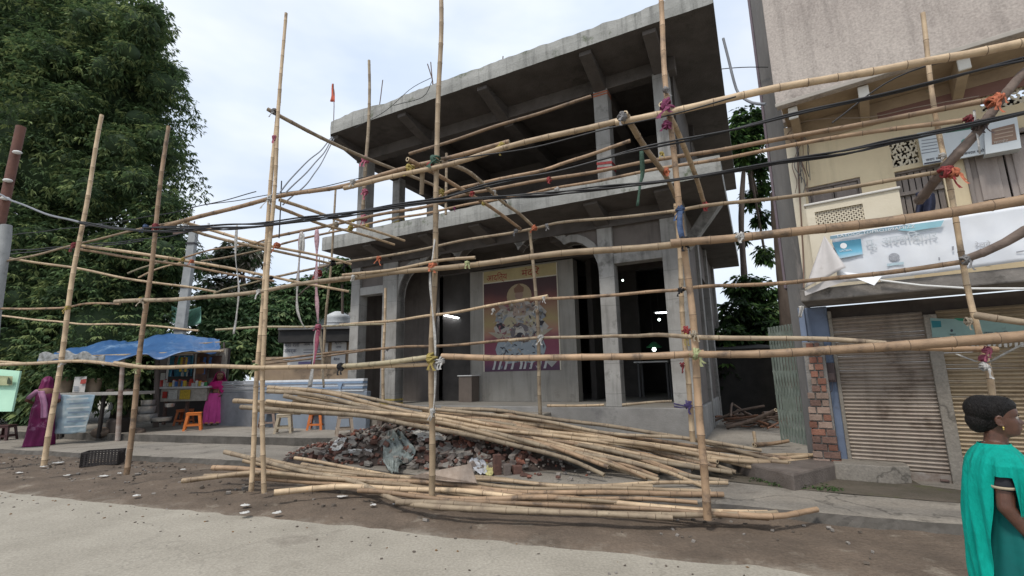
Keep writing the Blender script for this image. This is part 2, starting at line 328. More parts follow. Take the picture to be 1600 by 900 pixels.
# ================================================================== THE BUILDING UNDER CONSTRUCTION
bld = thing('concrete_building', 'unfinished grey two-storey concrete building with arched hall and overhanging roof slab', 'building', B.P(-4.6, 0, 0))
def part(F, name, m, boxes, parent, bevel=.012, **k):
    b = MB()
    for q in boxes: b.fb(F, *q)
    return b.build(name, m, parent, bevel=bevel, **k)
PT = .918; OH = 3.956; S1 = 5.13; S1T = 5.50; S2 = 8.46; S2T = 8.86
plinth_m = mat('plinth', (.31, .30, .285), (.20, .192, .18), scale=1.4, bump=.3, bscale=40, c3=(.17, .165, .16), s3=1.25, t3=.53)
part(B, 'plinth', plinth_m, [(-9.5, 0, -.02, 7.6, .05, PT-.004)], bld, .02)
part(B, 'plinth_ledge', pave_m, [(-9.5, -3.1, -.45, -.02, .05, PT-.12)], bld, .02)
part(B, 'hall_floor', mat('hall_floor', (.24, .225, .20), (.19, .18, .16), scale=2, bump=.1), [(-9.3, -.1, .02, 7.4, PT-.004, PT+.006)], bld, 0)
cols_ = [(-9.28, -8.95, 0, .33), (-8.08, -7.56, 0, .34), (-1.86, -1.52, -.0, .33), (-.49, 0, 0, .42)]
for (u0, u1, v0, v1) in cols_:
    part(B, 'column', concrete, [(u0, u1, v0, v1, PT, S1)], bld)
for v in (2.3, 4.6, 7.1):
    part(B, 'column', concrete, [(-.38, .02, v, v+.32, .3, S1)], bld)
part(B, 'side_wall', plaster_brown, [(-.2, -.06, .42, 2.3, PT, 4.1), (-.2, -.06, .42, 7.3, 4.1, S1), (-.2, -.06, 2.62, 4.6, PT, 2.0), (-.2, -.06, 4.92, 7.1, PT, S1-1.0)], bld, 0)
part(B, 'side_wall', plaster_brown, [(-9.3, -9.15, .33, 7.4, PT, S1)], bld, 0)
b = MB(); b.hexa([B.P(-.25, .5, 4.2), B.P(.0, .5, 4.2), B.P(.0, .8, 4.2), B.P(-.25, .8, 4.2), B.P(.45, .5, S1), B.P(.75, .5, S1), B.P(.75, .8, S1), B.P(.45, .8, S1)])
b.build('bracket', concrete, bld, bevel=.01)
# right-hand opening: lintel and recessed panel above; left-hand door the same
for (u0, u1) in ((-1.52, -.49), (-8.95, -8.08)):
    part(B, 'lintel', concrete, [(u0, u1, .015, .3, OH, OH+.23)], bld)
    part(B, 'wall_panel', plaster_brown, [(u0, u1, .09, .28, OH+.23, S1)], bld, 0)
# cusped arch between columns two and three
UC = -4.71; HW = 2.85
def arch_pts():
    P = []
    def arc(d0, z0, d1, z1, apex, n):   # lobe from (d0,z0) to (d1,z1) bulging up to apex
        for i in range(n):
            t = i/n; s = math.sin(math.pi*t); P.append((d0+(d1-d0)*t, z0+(z1-z0)*t + (apex-max(z0, z1))*s**.8))
    half = []
    P = []; arc(0.0, 5.0, .86, 4.60, 5.0, 1)
    P = [(.86*math.sin(a), 4.60+.40*math.cos(a)) for a in [math.pi/2*i/10 for i in range(10)]]
    arc(.86, 4.60, 2.05, 4.56, 4.94, 16)
    q = [(2.05, 4.56), (2.2, 4.60), (2.35, 4.585), (2.5, 4.51), (2.64, 4.39), (2.75, 4.22), (2.82, 4.03), (HW, 3.8)]
    P += q
    return P
hp = arch_pts()
full = [(UC-d, z) for d, z in reversed(hp)] + [(UC+d, z) for d, z in hp[1:]]
b = MB()
for (a, za), (c, zc) in zip(full, full[1:]):
    b.hexa([B.P(a, .07, za), B.P(c, .07, zc), B.P(c, .3, zc), B.P(a, .3, za), B.P(a, .07, S1), B.P(c, .07, S1), B.P(c, .3, S1), B.P(a, .3, S1)])
b.build('arch_wall', plaster_brown, bld)
path = [(UC-HW, PT), (UC-HW, 2.4)] + full + [(UC+HW, 2.4), (UC+HW, PT)]
outp = []
for i, (u, z) in enumerate(path):
    p0 = path[max(0, i-1)]; p1 = path[min(len(path)-1, i+1)]; du, dz = p1[0]-p0[0], p1[1]-p0[1]; l = math.hypot(du, dz) or 1
    nu, nzv = -dz/l, du/l
    wd = .17
    outp.append((u+nu*wd, min(z+nzv*wd, S1-.01)))
b = MB()
for i in range(len(path)-1):
    (a, za), (c, zc) = path[i], path[i+1]; (d, zd), (e, ze) = outp[i], outp[i+1]
    b.add([B.P(a, .03, za), B.P(c, .03, zc), B.P(e, .03, ze), B.P(d, .03, zd), B.P(a, .34, za), B.P(c, .34, zc), B.P(e, .34, ze), B.P(d, .34, zd)],
          [(0, 3, 2, 1), (0, 1, 5, 4), (2, 3, 7, 6), (4, 5, 6, 7)])
b.build('arch_moulding', concrete, bld)
# inner walls of the hall
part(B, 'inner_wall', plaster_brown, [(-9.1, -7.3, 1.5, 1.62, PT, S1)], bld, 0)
part(B, 'inner_wall', hall_shade, [(-9.1, -.1, 7.3, 7.42, PT, S1), (-7.3, -6.2, 1.8, 1.9, PT, S1)], bld, 0)
part(B, 'inner_wall', hall_shade, [(-3.0, -2.85, 2.6, 5.2, PT, S1), (-2.85, -2.0, 4.4, 4.52, PT, S1), (-.3, -.2, .5, 7.3, PT, S1)], bld, 0)
part(B, 'shrine_wall', plaster_pale, [(-6.22, -3.02, 1.62, 1.95, PT, 4.62)], bld)
part(B, 'ceiling_beam', concrete_shaded, [(-9.1, -.4, 1.62, 1.95, 4.65, S1), (-9.1, -.4, 4.3, 4.6, 4.7, S1), (-6.3, -6.0, .3, 7.3, 4.75, S1), (-3.1, -2.8, .3, 7.3, 4.75, S1)], bld, 0)

# canopy slab and roof slab with broken edges
def rough_slab(name, u0, u1, v0, v1, z0, z1, m, parent, rag, seed, chamfer=0, drop=0):
    b = MB(); nseg = 90; top = []; bot = []
    def zt(u, v): return z1 + rag*(nz_(u*1.0, v, seed, .8)*1.0 + .45*nz_(u, v, seed+3, 3.3)+.25*nz_(u, v, seed+5, 11))
    # front edge ribs
    ring = []
    for i in range(nseg+1):
        u = u0+chamfer+(u1-u0-chamfer)*i/nseg; ring.append((u, v0+.02*nz_(u, 0, seed, 3)))
    ring += [(u1, v0+(v1-v0)*i/20) for i in range(1, 21)]
    ring += [(u1+(u0-u1)*i/10, v1) for i in range(1, 11)]
    ring += [(u0, v1+(v0+chamfer-v1)*i/20) for i in range(1, 21)]
    n = len(ring)
    vb = [B.P(u, v, z0) for u, v in ring]; vm = [B.P(u+.0, v-.012*(i <= nseg), z0+(z1-z0)*.5) for i, (u, v) in enumerate(ring)]; vt = [B.P(u, v, zt(u, v)) for u, v in ring]
    b.add(vb+vm+vt, [(k*n+i, k*n+(i+1) % n, (k+1)*n+(i+1) % n, (k+1)*n+i) for k in (0, 1) for i in range(n)], 1)
    b.add(vb, [tuple(range(n-1, -1, -1))], 0); b.add([V3((p.x, p.y, z1-.06)) for p in vt], [tuple(range(n))], 1)
    return b.build(name, m, parent)
soffit_m = concrete_shaded
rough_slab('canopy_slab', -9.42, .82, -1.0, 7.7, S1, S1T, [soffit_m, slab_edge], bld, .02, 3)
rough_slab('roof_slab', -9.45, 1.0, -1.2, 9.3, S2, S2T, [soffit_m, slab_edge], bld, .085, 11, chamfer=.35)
for u in (-8.05, -6.2, -4.7, -1.86, -.42):
    b = MB(); b.hexa([B.P(u, -.86, S1-.06), B.P(u+.3, -.86, S1-.06), B.P(u+.3, 0, S1-.3), B.P(u, 0, S1-.3), B.P(u, -.86, S1-.001), B.P(u+.3, -.86, S1-.001), B.P(u+.3, 0, S1-.001), B.P(u, 0, S1-.001)])
    b.build('bracket', concrete_shaded, bld, bevel=.008)
part(B, 'beam', concrete_shaded, [(-9.3, .0, -.03, .0, S1-.34, S1-.002)], bld, 0)
# upper storey
ucols = [(-9.18, -8.84, 0, .34), (-1.76, -1.42, 0, .34), (-.40, -.06, 0, .36), (-9.2, -8.9, 1.55, 1.85), (-9.2, -8.9, 3.4, 3.7), (-9.2, -8.9, 6.4, 6.7)]
for (u0, u1, v0, v1) in ucols: part(B, 'column', concrete, [(u0, u1, v0, v1, S1T-.02, S2-.3)], bld)
part(B, 'beam', concrete_shaded, [(-9.3, .1, .02, .3, S2-.32, S2-.002)], bld, .01)
part(B, 'beam', concrete_shaded, [(-9.3, .1, 3.4, 3.7, S2-.36, S2-.004)], bld, .01)
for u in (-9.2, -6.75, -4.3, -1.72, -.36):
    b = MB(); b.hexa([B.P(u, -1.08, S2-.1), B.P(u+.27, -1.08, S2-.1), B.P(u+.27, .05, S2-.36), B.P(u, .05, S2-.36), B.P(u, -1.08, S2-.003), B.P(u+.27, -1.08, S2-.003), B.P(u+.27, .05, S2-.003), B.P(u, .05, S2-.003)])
    b.fb(B, u, u+.27, .3, 9.0, S2-.38, S2-.003); b.build('beam', concrete_shaded, bld, bevel=.01)
part(B, 'upper_wall', concrete_shaded, [(-7.4, .0, 3.45, 3.62, S1T, S2-.36)], bld, 0)
part(B, 'upper_wall', concrete_shaded, [(-.16, -.02, .5, 8.4, S1T, S2-.002)], bld, 0)
part(B, 'upper_floor', concrete_shaded, [(-9.3, .7, -.9, 7.6, S1T-.05, S1T-.02)], bld, 0)
part(B, 'parapet', plaster_brown, [(-4.6, -1.8, .1, .22, S1T, S1T+.28)], bld, 0)

# reinforcing bars on the roof edge
rust = mat('rusty_steel', (.16, .10, .08), (.09, .07, .065), scale=20, rough=.8)
def rod(name, p, r, m, label, cat, parent=None, group=None, n=6):
    b = MB(); b.tube(p, r, n); return b.build(name, m, parent, label=label, cat=cat, group=group)
for pts in ([(598, 125), (595, 150), (592, 172)], [(668, 100), (675, 122), (677, 142)], [(673, 97), (675, 120), (678, 142)], [(786, 88), (785, 100)], [(688, 118), (690, 136)]):
    rod('rebar', [B.pix(x, y, -.9) for x, y in pts], .014, rust, None, None, bld)
fp = thing('flag', 'small orange-red triangular flag on a thin stick at the roof corner', 'flag', B.pix(520, 200, -.7))
rod('flagstick', [B.pix(521, 203, -.7), B.pix(522, 165, -.7), B.pix(521, 131, -.7)], .013, rust, None, None, fp)
b = MB()
def fflag(s, t):
    p0 = B.pix(520, 131, -.7); p1 = B.pix(524, 160, -.7); p2 = B.pix(515, 158, -.7)
    q = p0.lerp(p1.lerp(p2, s), t); return q + B.n*(.03*math.sin(5*s+4*t))
b.grid(fflag, 6, 6); b.build('cloth', mat('flag_cloth', (.55, .12, .07), (.4, .08, .05), scale=9), fp, solid=.004)

# ------------------------------------------------------------------ hall lights and furniture
lamp_w = mat('lamp_white', (.9, .9, .9), emit=((.92, .96, 1), 14)); lamp_dim = mat('tube_far', (.9, .9, .9), emit=((.9, .95, 1), 5)); lamp_g = mat('bulb_white', (.9, .9, .9), emit=((.85, 1, .92), 5))
white_pl = plain('white_plastic', (.72, .72, .70), rough=.5)
def tube_light(a, c, label, m=lamp_w, r=.018):
    t = thing('tube_light', label, 'lamp', a.lerp(c, .5)); b = MB(); b.tube([a, c], r, 8); b.build('tube', m, t)
    b = MB(); d = (c-a).normalized(); b.tube([a-d*.05+V3((0, .03, .02)), c+d*.05+V3((0, .03, .02))], r*1.25, 4); b.build('fitting', white_pl, t)
tube_light(B.pix(690, 491.5, 1.74), B.pix(716, 497, 1.74), 'lit white tube light on the dark wall inside the arch', r=.018)
tube_light(B.pix(1025, 489, 5.8), B.pix(1044, 488, 5.8), 'dimmer tube light seen through the right-hand opening', lamp_dim, .022)
def bulb(p, r, label, m=lamp_g):
    t = thing('light_bulb', label, 'lamp', p); b = MB(); b.ball(p, r, 0, 10, 8); b.build('globe', m, t)
    b = MB(); b.tube([p+V3((0, 0, r*.7)), p+V3((0, 0, r*2.2))], r*.45, 8); b.tube([p+V3((0, 0, r*2.2)), V3((p.x, p.y, S1-.01))], .006, 4); b.build('holder', plain('holder_dark', (.08, .08, .08)), t)
bulb(B.pix(973, 438, 2.5), .026, 'small lit bulb hanging high in the right-hand opening')
bulb(B.pix(1030, 499.5, 4.6), .04, 'lit bulb hanging below the far tube light')
bulb(B.pix(1022, 546, 3.6), .055, 'lit bulb under a green shade above the white counter')
b = MB(); c = B.pix(1022, 541, 3.6); b.tube([c+V3((0, 0, .12)), c+V3((0, 0, -.03))], [.04, .22], 14, caps=False); b.build('lamp_shade', plain('green_shade', (.05, .25, .10)), label='green conical lamp shade over the lit bulb in the right opening', cat='lamp shade', solid=.004)
tb = thing('counter', 'white-topped counter standing inside the right-hand opening', 'table', B.pix(1022, 600, 3.7))
u_, z_ = B.uz(1022, 565, 3.7)
part(B, 'tabletop', white_pl, [(u_-.5, u_+.42, 3.4, 4.0, z_-.03, z_+.01)], tb)
for du in (-.42, .34):
    for vv in (3.45, 3.9): part(B, 'leg', plain('steel_leg', (.12, .12, .12)), [(u_+du, u_+du+.05, vv, vv+.05, PT, z_-.03)], tb)
cb = thing('cabinet', 'low dark cabinet with a pale top inside the arch', 'cabinet', B.pix(728, 600, 1.2))
u_, z_ = B.uz(727, 588, 1.2)
part(B, 'body', plain('cabinet_brown', (.16, .13, .11)), [(u_-.22, u_+.2, 1.2, 1.6, PT, z_)], cb)
part(B, 'top', white_pl, [(u_-.25, u_+.23, 1.17, 1.63, z_, z_+.03)], cb)

# ------------------------------------------------------------------ painted poster on the shrine wall
def ramp_mat(name, stops, axis=2, rough=.55):
    m = bpy.data.materials.new(name); m.use_nodes = True; nt = m.node_tree; N = nt.nodes; L = nt.links
    tcn = N.new('ShaderNodeTexCoord'); sp = N.new('ShaderNodeSeparateXYZ'); L.new(tcn.outputs['Generated'], sp.inputs[0])
    ns = N.new('ShaderNodeTexNoise'); ns.inputs['Scale'].default_value = 3; L.new(tcn.outputs['Generated'], ns.inputs['Vector'])
    ad = N.new('ShaderNodeMath'); ad.operation = 'MULTIPLY_ADD'; ad.inputs[1].default_value = .12; L.new(ns.outputs[0], ad.inputs[0]); L.new(sp.outputs[axis], ad.inputs[2])
    c = N.new('ShaderNodeValToRGB'); el = c.color_ramp.elements
    while len(el) < len(stops): el.new(.5)
    for e, (p, q) in zip(el, stops): e.position = p; e.color = (*q, 1)
    L.new(ad.outputs[0], c.inputs[0]); L.new(c.outputs[0], N['Principled BSDF'].inputs['Base Color']); N['Principled BSDF'].inputs['Roughness'].default_value = rough
    return m
po = thing('poster', 'large printed religious poster in maroon and yellow hung on the pale inner wall', 'poster', B.pix(815, 580, 1.6))
pu0, pz0 = B.uz(757, 581, 1.6); pu1, _ = B.uz(875, 578, 1.6); _, pz1 = B.uz(815, 437, 1.6); PW = pu1-pu0; PH = pz1-pz0
pv = [1.606]
part(B, 'backing', ramp_mat('poster_ground', [(.0, (.05, .02, .045)), (.10, (.07, .025, .06)), (.22, (.19, .04, .075)), (.40, (.16, .03, .055)), (.47, (.30, .14, .10)), (.60, (.28, .215, .09)), (.72, (.24, .14, .075)), (.83, (.15, .04, .03)), (.93, (.055, .012, .012)), (1.0, (.04, .01, .01))]), [(pu0, pu1, 1.606, 1.62, pz0, pz1)], po, 0)
part(B, 'title_band', plain('poster_cream', (.46, .38, .20)), [(pu0, pu1, 1.606, 1.62, pz1, pz1+.36)], po, 0)
part(B, 'border', plain('poster_border', (.6, .55, .45)), [(pu0-.03, pu0, 1.602, 1.62, pz0, pz1+.36), (pu1, pu1+.03, 1.602, 1.62, pz0, pz1+.36), (pu0, pu1, 1.602, 1.606, pz1, pz1+.03)], po, 0)
tr = plain('poster_red', (.30, .03, .03))
text_mesh('\u0906\u0926\u093f\u0924\u094d\u092f', .25, B.P(pu0+.1, 1.600, pz1+.07), B.u, (0, 0, 1), tr, 'title_word', po, scale_x=.9)
text_mesh('\u092e\u0902\u0926\u093f\u0930', .27, B.P(pu0+1.22, 1.600, pz1+.09), B.u, (0, 0, 1), tr, 'title_word', po, scale_x=1.1)
def pp(name, pts, c, k):
    g_ = sum(c)/3; c = tuple((x*.72+g_*.28)*.72 for x in c); m = plain('poster_'+name+'_%d' % int(c[0]*99+c[2]*9), c, rough=.6)  # print colours greyed and dimmed to carry the shade inside the hall
    b = MB(); vv = 1.604-.0012*k; b.add([B.P(pu0+s*PW, vv, pz0+t*PH) for s, t in pts], [tuple(range(len(pts)))]); return b.build(name, m, po)
def ell(cx, cy, rx, ry, n=20, a0=0, a1=2*math.pi): return [(cx+rx*math.cos(a0+(a1-a0)*i/n), cy+ry*math.sin(a0+(a1-a0)*i/n)) for i in range(n)]
cream = (.50, .43, .30); pale = (.55, .50, .44); blue = (.36, .44, .50); dk = (.04, .035, .05)
pp('halo', ell(.5, .82, .17, .14), (.50, .36, .16), 1)
pp('cloud_shape', [(.18, .40), (.14, .48), (.20, .56), (.16, .64), (.26, .70), (.36, .72), (.42, .78), (.58, .78), (.66, .72), (.78, .70), (.86, .62), (.80, .54), (.88, .46), (.80, .38), (.5, .34)], pale, 2)
pp('head_shape', ell(.5, .83, .055, .055), (.42, .24, .16), 3)
pp('crown_shape', [(.44, .86), (.43, .91), (.47, .935), (.5, .965), (.53, .935), (.57, .91), (.56, .86)], (.30, .13, .06), 4)
pp('torso_shape', [(.42, .60), (.40, .70), (.45, .77), (.55, .77), (.60, .70), (.58, .60)], (.48, .34, .25), 4)
for sx in (-1, 1):
    for (a, h, ln) in ((.28, .72, .25), (.20, .66, .29), (.30, .60, .22)):
        p0 = (.5+sx*.08, .71); p1 = (.5+sx*a, h); p2 = (.5+sx*(a+.06), h+.06)
        pp('arm_shape', [p0, (p1[0], p1[1]+.02), p2, (p2[0]-sx*.03, p2[1]-.025), (p1[0]-sx*.01, p1[1]-.022), (p0[0], p0[1]-.045)], (.46, .33, .26) if h > .65 else cream, 5)
    pp('disc_shape', ell(.5+sx*.13, .535, .085, .06), (.56, .48, .26), 6)
    pp('cloak_shape', [(.5+sx*.16, .62), (.5+sx*.3, .66), (.5+sx*.34, .56), (.5+sx*.24, .52)], (.30, .34, .38), 5)
    pp('figure_shape', [(.5+sx*.28, .45), (.5+sx*.33, .52), (.5+sx*.25, .54), (.5+sx*.2, .48)], dk, 7)
    pp('ray_shape', [(.5+sx*.02, .40), (.5+sx*.3, .36), (.5+sx*.44, .44), (.5+sx*.22, .42)], cream, 6)
pp('wheel_shape', ell(.5, .42, .13, .10), (.20, .17, .18), 7); pp('face_shape', ell(.5, .42, .06, .065), (.62, .58, .52), 8); pp('beard_shape', ell(.5, .385, .05, .03), dk, 9)
pp('herd_shape', [(.16, .24), (.20, .33), (.32, .36), (.5, .34), (.68, .36), (.80, .33), (.84, .24), (.80, .14), (.66, .08), (.5, .10), (.34, .08), (.20, .14)], blue, 6)
rr = random.Random(4)
for i in range(26):
    x = .2+.6*rr.random(); y = .14+.19*rr.random(); a = rr.uniform(-1, 1); l_ = rr.uniform(.02, .06)
    pp('contour_shape', [(x, y), (x+l_*math.cos(a), y+l_*math.sin(a)), (x+l_*math.cos(a)+.008, y+l_*math.sin(a)+.01), (x+.006, y+.012)], dk, 8)
for i in range(9):
    x = .15+.085*i; k = rr.uniform(-.03, .03)
    pp('leg_shape', [(x, .15), (x+k, .07), (x-.02+k, .02), (x+.012+k, .02), (x+.03+k, .075), (x+.035, .15)], (.60, .62, .62), 9)
pal = [(.55, .48, .38), (.30, .12, .10), (.10, .08, .10), (.50, .36, .18), (.34, .38, .42), (.60, .56, .50), (.42, .10, .14), (.20, .14, .12)]
for i in range(150):
    a = rr.uniform(0, 6.283); rd = rr.random()**.6; x = .5+.36*rd*math.cos(a); y = .52+.24*rd*math.sin(a); s_ = rr.uniform(.014, .042); a2 = rr.uniform(0, 3.14); c2, s2 = math.cos(a2), math.sin(a2)
    pp('dab_shape', [(x+s_*c2, y+s_*s2*.8), (x-s_*.35*s2, y+s_*.35*c2), (x-s_*c2, y-s_*s2*.8), (x+s_*.35*s2, y-s_*.35*c2)], rr.choice(pal), 10)
for i in range(60):
    x = rr.uniform(.16, .84); y = rr.uniform(.03, .33); s_ = rr.uniform(.014, .04); a2 = rr.uniform(0, 3.14); c2, s2 = math.cos(a2), math.sin(a2)
    pp('dab_shape', [(x+s_*c2, y+s_*s2*.8), (x-s_*.3*s2, y+s_*.3*c2), (x-s_*c2, y-s_*s2*.8), (x+s_*.3*s2, y-s_*.3*c2)], rr.choice([(.55, .58, .60), (.10, .10, .14), (.26, .32, .40), (.42, .50, .55)]), 10)
pp('foot_shape', [(.80, .12), (.9, .03), (.97, .09)], (.45, .45, .42), 8)
# ================================================================== THE SHOP BUILDING ON THE RIGHT
yellow_m = mat('cream_paint', (.66, .56, .38), (.56, .465, .31), scale=1.5, bump=.12, bscale=30, c3=(.38, .31, .22), s3=1.6, t3=.62, streak=.14)
cream_m = mat('pale_cream_paint', (.66, .60, .48), (.58, .52, .40), scale=2, bump=.12, bscale=30, c3=(.36, .30, .22), s3=2.4, t3=.64)
grey_pl = mat('grey_plaster', (.45, .40, .36), (.36, .315, .285), scale=1.1, bump=.3, bscale=25, c3=(.25, .215, .195), s3=1.4, t3=.56, streak=.28, cracks=.05)
soffit_s = mat('stained_soffit', (.40, .31, .21), (.27, .205, .14), scale=2.2, bump=.4, bscale=18, c3=(.05, .15, .10), s3=1.25, t3=.63)
old_conc = mat('old_ledge', (.25, .23, .21), (.12, .11, .10), scale=3.5, bump=.5, bscale=20, c3=(.06, .055, .05), s3=2.5, t3=.56)
wood_grey = mat('old_wood_grey', (.27, .235, .215), (.18, .155, .14), scale=3, bump=.35, bscale=40, stretch=(4, 4, .6))
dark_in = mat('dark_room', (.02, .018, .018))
shop = thing('shop_building', 'cream and grey shop building with two rolling shutters and a banner over its ledge', 'building', H.P(0, 0, 0))
def hbox(x0, y0, x1, y1, vp, v0, v1):
    """box whose front face (plane vp) has the given pixel corners (left-top, right-bottom)"""
    ua, za = H.uz(x0, y0, vp); ub, zb = H.uz(x1, y1, vp)
    return (min(ua, ub), max(ua, ub), v0, v1, min(za, zb), max(za, zb))
def holes_wall(F, name, m, u0, u1, z0, z1, holes, v0, v1, parent):
    us = sorted({u0, u1, *[h[0] for h in holes], *[h[1] for h in holes]}); zs = sorted({z0, z1, *[h[2] for h in holes], *[h[3] for h in holes]})
    b = MB()
    for a, c in zip(us, us[1:]):
        for d, e in zip(zs, zs[1:]):
            mu, mz = (a+c)/2, (d+e)/2
            if not any(h[0] < mu < h[1] and h[2] < mz < h[3] for h in holes): b.fb(F, a, c, v0, v1, d, e)
    return b.build(name, m, parent, weld=True)
UL = -1.0; UR = 4.2
w1 = (-.80, -.12, 3.75, 4.42); w2 = (.28, .78, 3.62, 4.38); va = H.uz(1388, 219); vb = H.uz(1437, 247); vent = (va[0], vb[0], min(va[1], vb[1])-.06, max(va[1], vb[1])-.02)
dr = (1.06, 1.75, 2.9, 4.55); vent2 = (1.28, 1.75, 4.95, 5.2)
holes_wall(H, 'upper_wall', yellow_m, UL, UR, 2.7, 5.5, [w1, w2, vent, dr, vent2], 0, .2, shop)
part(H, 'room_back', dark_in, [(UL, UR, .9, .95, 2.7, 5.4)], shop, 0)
part(H, 'trim_strip', cream_m, [(UL-.005, UL+.17, -.02, 0, 2.7, 5.15)], shop)
def shutter_window(h, n, m, label=None):
    wn = MB(); u0, u1, z0, z1 = h
    wn.fb(H, u0, u0+.03, .03, .1, z0, z1); wn.fb(H, u1-.03, u1, .03, .1, z0, z1); wn.fb(H, u0+.03, u1-.03, .03, .1, z1-.035, z1); wn.fb(H, u0+.03, u1-.03, .03, .1, z0, z0+.03)
    o = wn.build('window', m, shop, label=label)
    wd = (u1-u0-.06)/n
    for i in range(n):
        a = u0+.03+wd*i
        b = MB(); b.fb(H, a+.006, a+wd-.006, .06, .09, z0+.03, z1-.035); b.fb(H, a+.03, a+wd-.03, .045, .06, z0+(z1-z0)*.55, z1-.09); b.fb(H, a+.03, a+wd-.03, .045, .06, z0+.08, z0+(z1-z0)*.45)
        b.build('panel', m, o, bevel=.006)
shutter_window(w1, 2, wood_grey); 
# second window: vertical grey planks
wn = MB(); wn.fb(H, w2[0], w2[1], .04, .09, 4.02, 4.07); wn.fb(H, w2[0], w2[1], .04, .09, w2[3]-.03, w2[3]); wo = wn.build('window', wood_grey, shop)
for i in range(7):
    a = w2[0]+(w2[1]-w2[0])*i/7; b = MB(); b.fb(H, a+.006, a+(w2[1]-w2[0])/7-.006, .07+.01*(i % 2), .1, w2[2], w2[3]-.03); b.build('slat', wood_grey, wo, bevel=.003)
for i in range(2):
    a = dr[0]+(dr[1]-dr[0])*i/2; b = MB(); b.fb(H, a+.01, a+(dr[1]-dr[0])/2-.01, .06, .1, dr[2], dr[3]); b.fb(H, a+.07, a+(dr[1]-dr[0])/2-.07, .04, .06, 3.75, 4.4); b.fb(H, a+.07, a+(dr[1]-dr[0])/2-.07, .04, .06, 3.0, 3.6); b.build('door_leaf', mat('pale_wood', (.38, .33, .30), (.28, .24, .22), scale=3, bump=.3, stretch=(4, 4, .6)), shop, bevel=.008)
part(H, 'door_frame', wood_grey, [(dr[0]-.05, dr[0], -.03, .12, dr[2], dr[3]+.06), (dr[0], dr[1], -.03, .12, dr[3], dr[3]+.06)], shop)
# lattice vents (jali)
def jali(F, u0, u1, z0, z1, v, m, nx, nz, parent, scroll=False):
    b = MB(); t = .012
    du = (u1-u0)/nx; dz = (z1-z0)/nz
    if not scroll:
        for i in range(-nz, nx+1):
            for sgn in (1, -1):
                ua = u0+du*i if sgn == 1 else u0+du*(i+nz); k0 = 0; pts = []
                # clip the diagonal to the panel
                for k in range(0, nz*4+1):
                    uu = ua+sgn*du*k/4; zz = z0+dz*k/4
                    if u0-1e-6 <= uu <= u1+1e-6: pts.append((uu, zz))
                if len(pts) > 1:
                    (a, c), (d, e) = pts[0], pts[-1]; b.hexa([F.P(a-t, v, c), F.P(a+t, v, c), F.P(a+t, v+.03, c), F.P(a-t, v+.03, c), F.P(d-t, v, e), F.P(d+t, v, e), F.P(d+t, v+.03, e), F.P(d-t, v+.03, e)])
    else:
        r = random.Random(3)
        for i in range(nx):
            for j in range(nz):
                cu, cz = u0+du*(i+.5), z0+dz*(j+.5); a0 = r.random()*6
                pts = [F.P(cu+du*.5*math.cos(a0+a)*(1-a*.1), v+.01, cz+dz*.5*math.sin(a0+a)*(1-a*.1)) for a in [k*.6 for k in range(9)]]
                b.tube(pts, .015, 6, caps=False)
    return b.build('lattice', m, parent)
jali(H, vent[0], vent[1], vent[2], vent[3], .04, cream_m, 6, 4, shop, True)
jali(H, vent2[0], vent2[1], vent2[2], vent2[3], .04, cream_m, 6, 3, shop, True)
# balcony parapet with a lattice, standing proud of the wall
pa = H.uz(1258, 320, -.3); pb = H.uz(1405, 299, -.3); ja = H.uz(1272, 326, -.3); jb = H.uz(1352, 345, -.3)
PZ = (pa[1]+pb[1])/2; PU0, PU1 = pa[0], pb[0]; jz1 = (H.uz(1272, 330, -.3)[1]+H.uz(1352, 319, -.3)[1])/2; jh = (ja[0], jb[0], jz1-.24, jz1)
holes_wall(H, 'balcony_parapet', cream_m, PU0, PU1, 2.7, PZ, [jh], -.3, -.2, shop)
part(H, 'balcony_parapet', cream_m, [(PU1-.09, PU1, -.2, 0, 2.7, PZ)], shop)
part(H, 'parapet_coping', plain('white_coping', (.68, .66, .62)), [(PU0-.02, PU1+.02, -.33, -.17, PZ, PZ+.035)], shop)
jali(H, jh[0], jh[1], jh[2], jh[3], -.27, cream_m, 10, 4, shop)
# upper balcony: soffit, beams with white ends, grey parapet above
Z2 = 5.5
part(H, 'balcony_slab', soffit_s, [(UL+.05, UR, -.8, 0, Z2, Z2+.1)], shop)
part(H, 'upper_parapet', grey_pl, [(UL+.0, UR, -.86, -.74, Z2-.03, Z2+2.4)], shop)
part(H, 'drip_edge', plain('drip', (.38, .35, .31)), [(UL-.01, UR, -.875, -.86, Z2-.03, Z2+.03)], shop)
part(H, 'upper_storey', grey_pl, [(UL, UR, -.0, .2, Z2+.1, 9.5)], shop)
white_end = plain('white_end', (.68, .66, .60))
for px in (1235, 1351, 1520):
    u = H.uz(px, 150, -.8)[0]
    b = MB(); b.hexa([H.P(u-.055, -.7, Z2-.2), H.P(u+.055, -.7, Z2-.2), H.P(u+.055, 0, Z2-.3), H.P(u-.055, 0, Z2-.3), H.P(u-.055, -.7, Z2), H.P(u+.055, -.7, Z2), H.P(u+.055, 0, Z2), H.P(u-.055, 0, Z2)])
    bm_ = b.build('beam', soffit_s, shop)
    part(H, 'beam_end', white_end, [(u-.062, u+.062, -.735, -.70, Z2-.22, Z2-.032)], bm_)
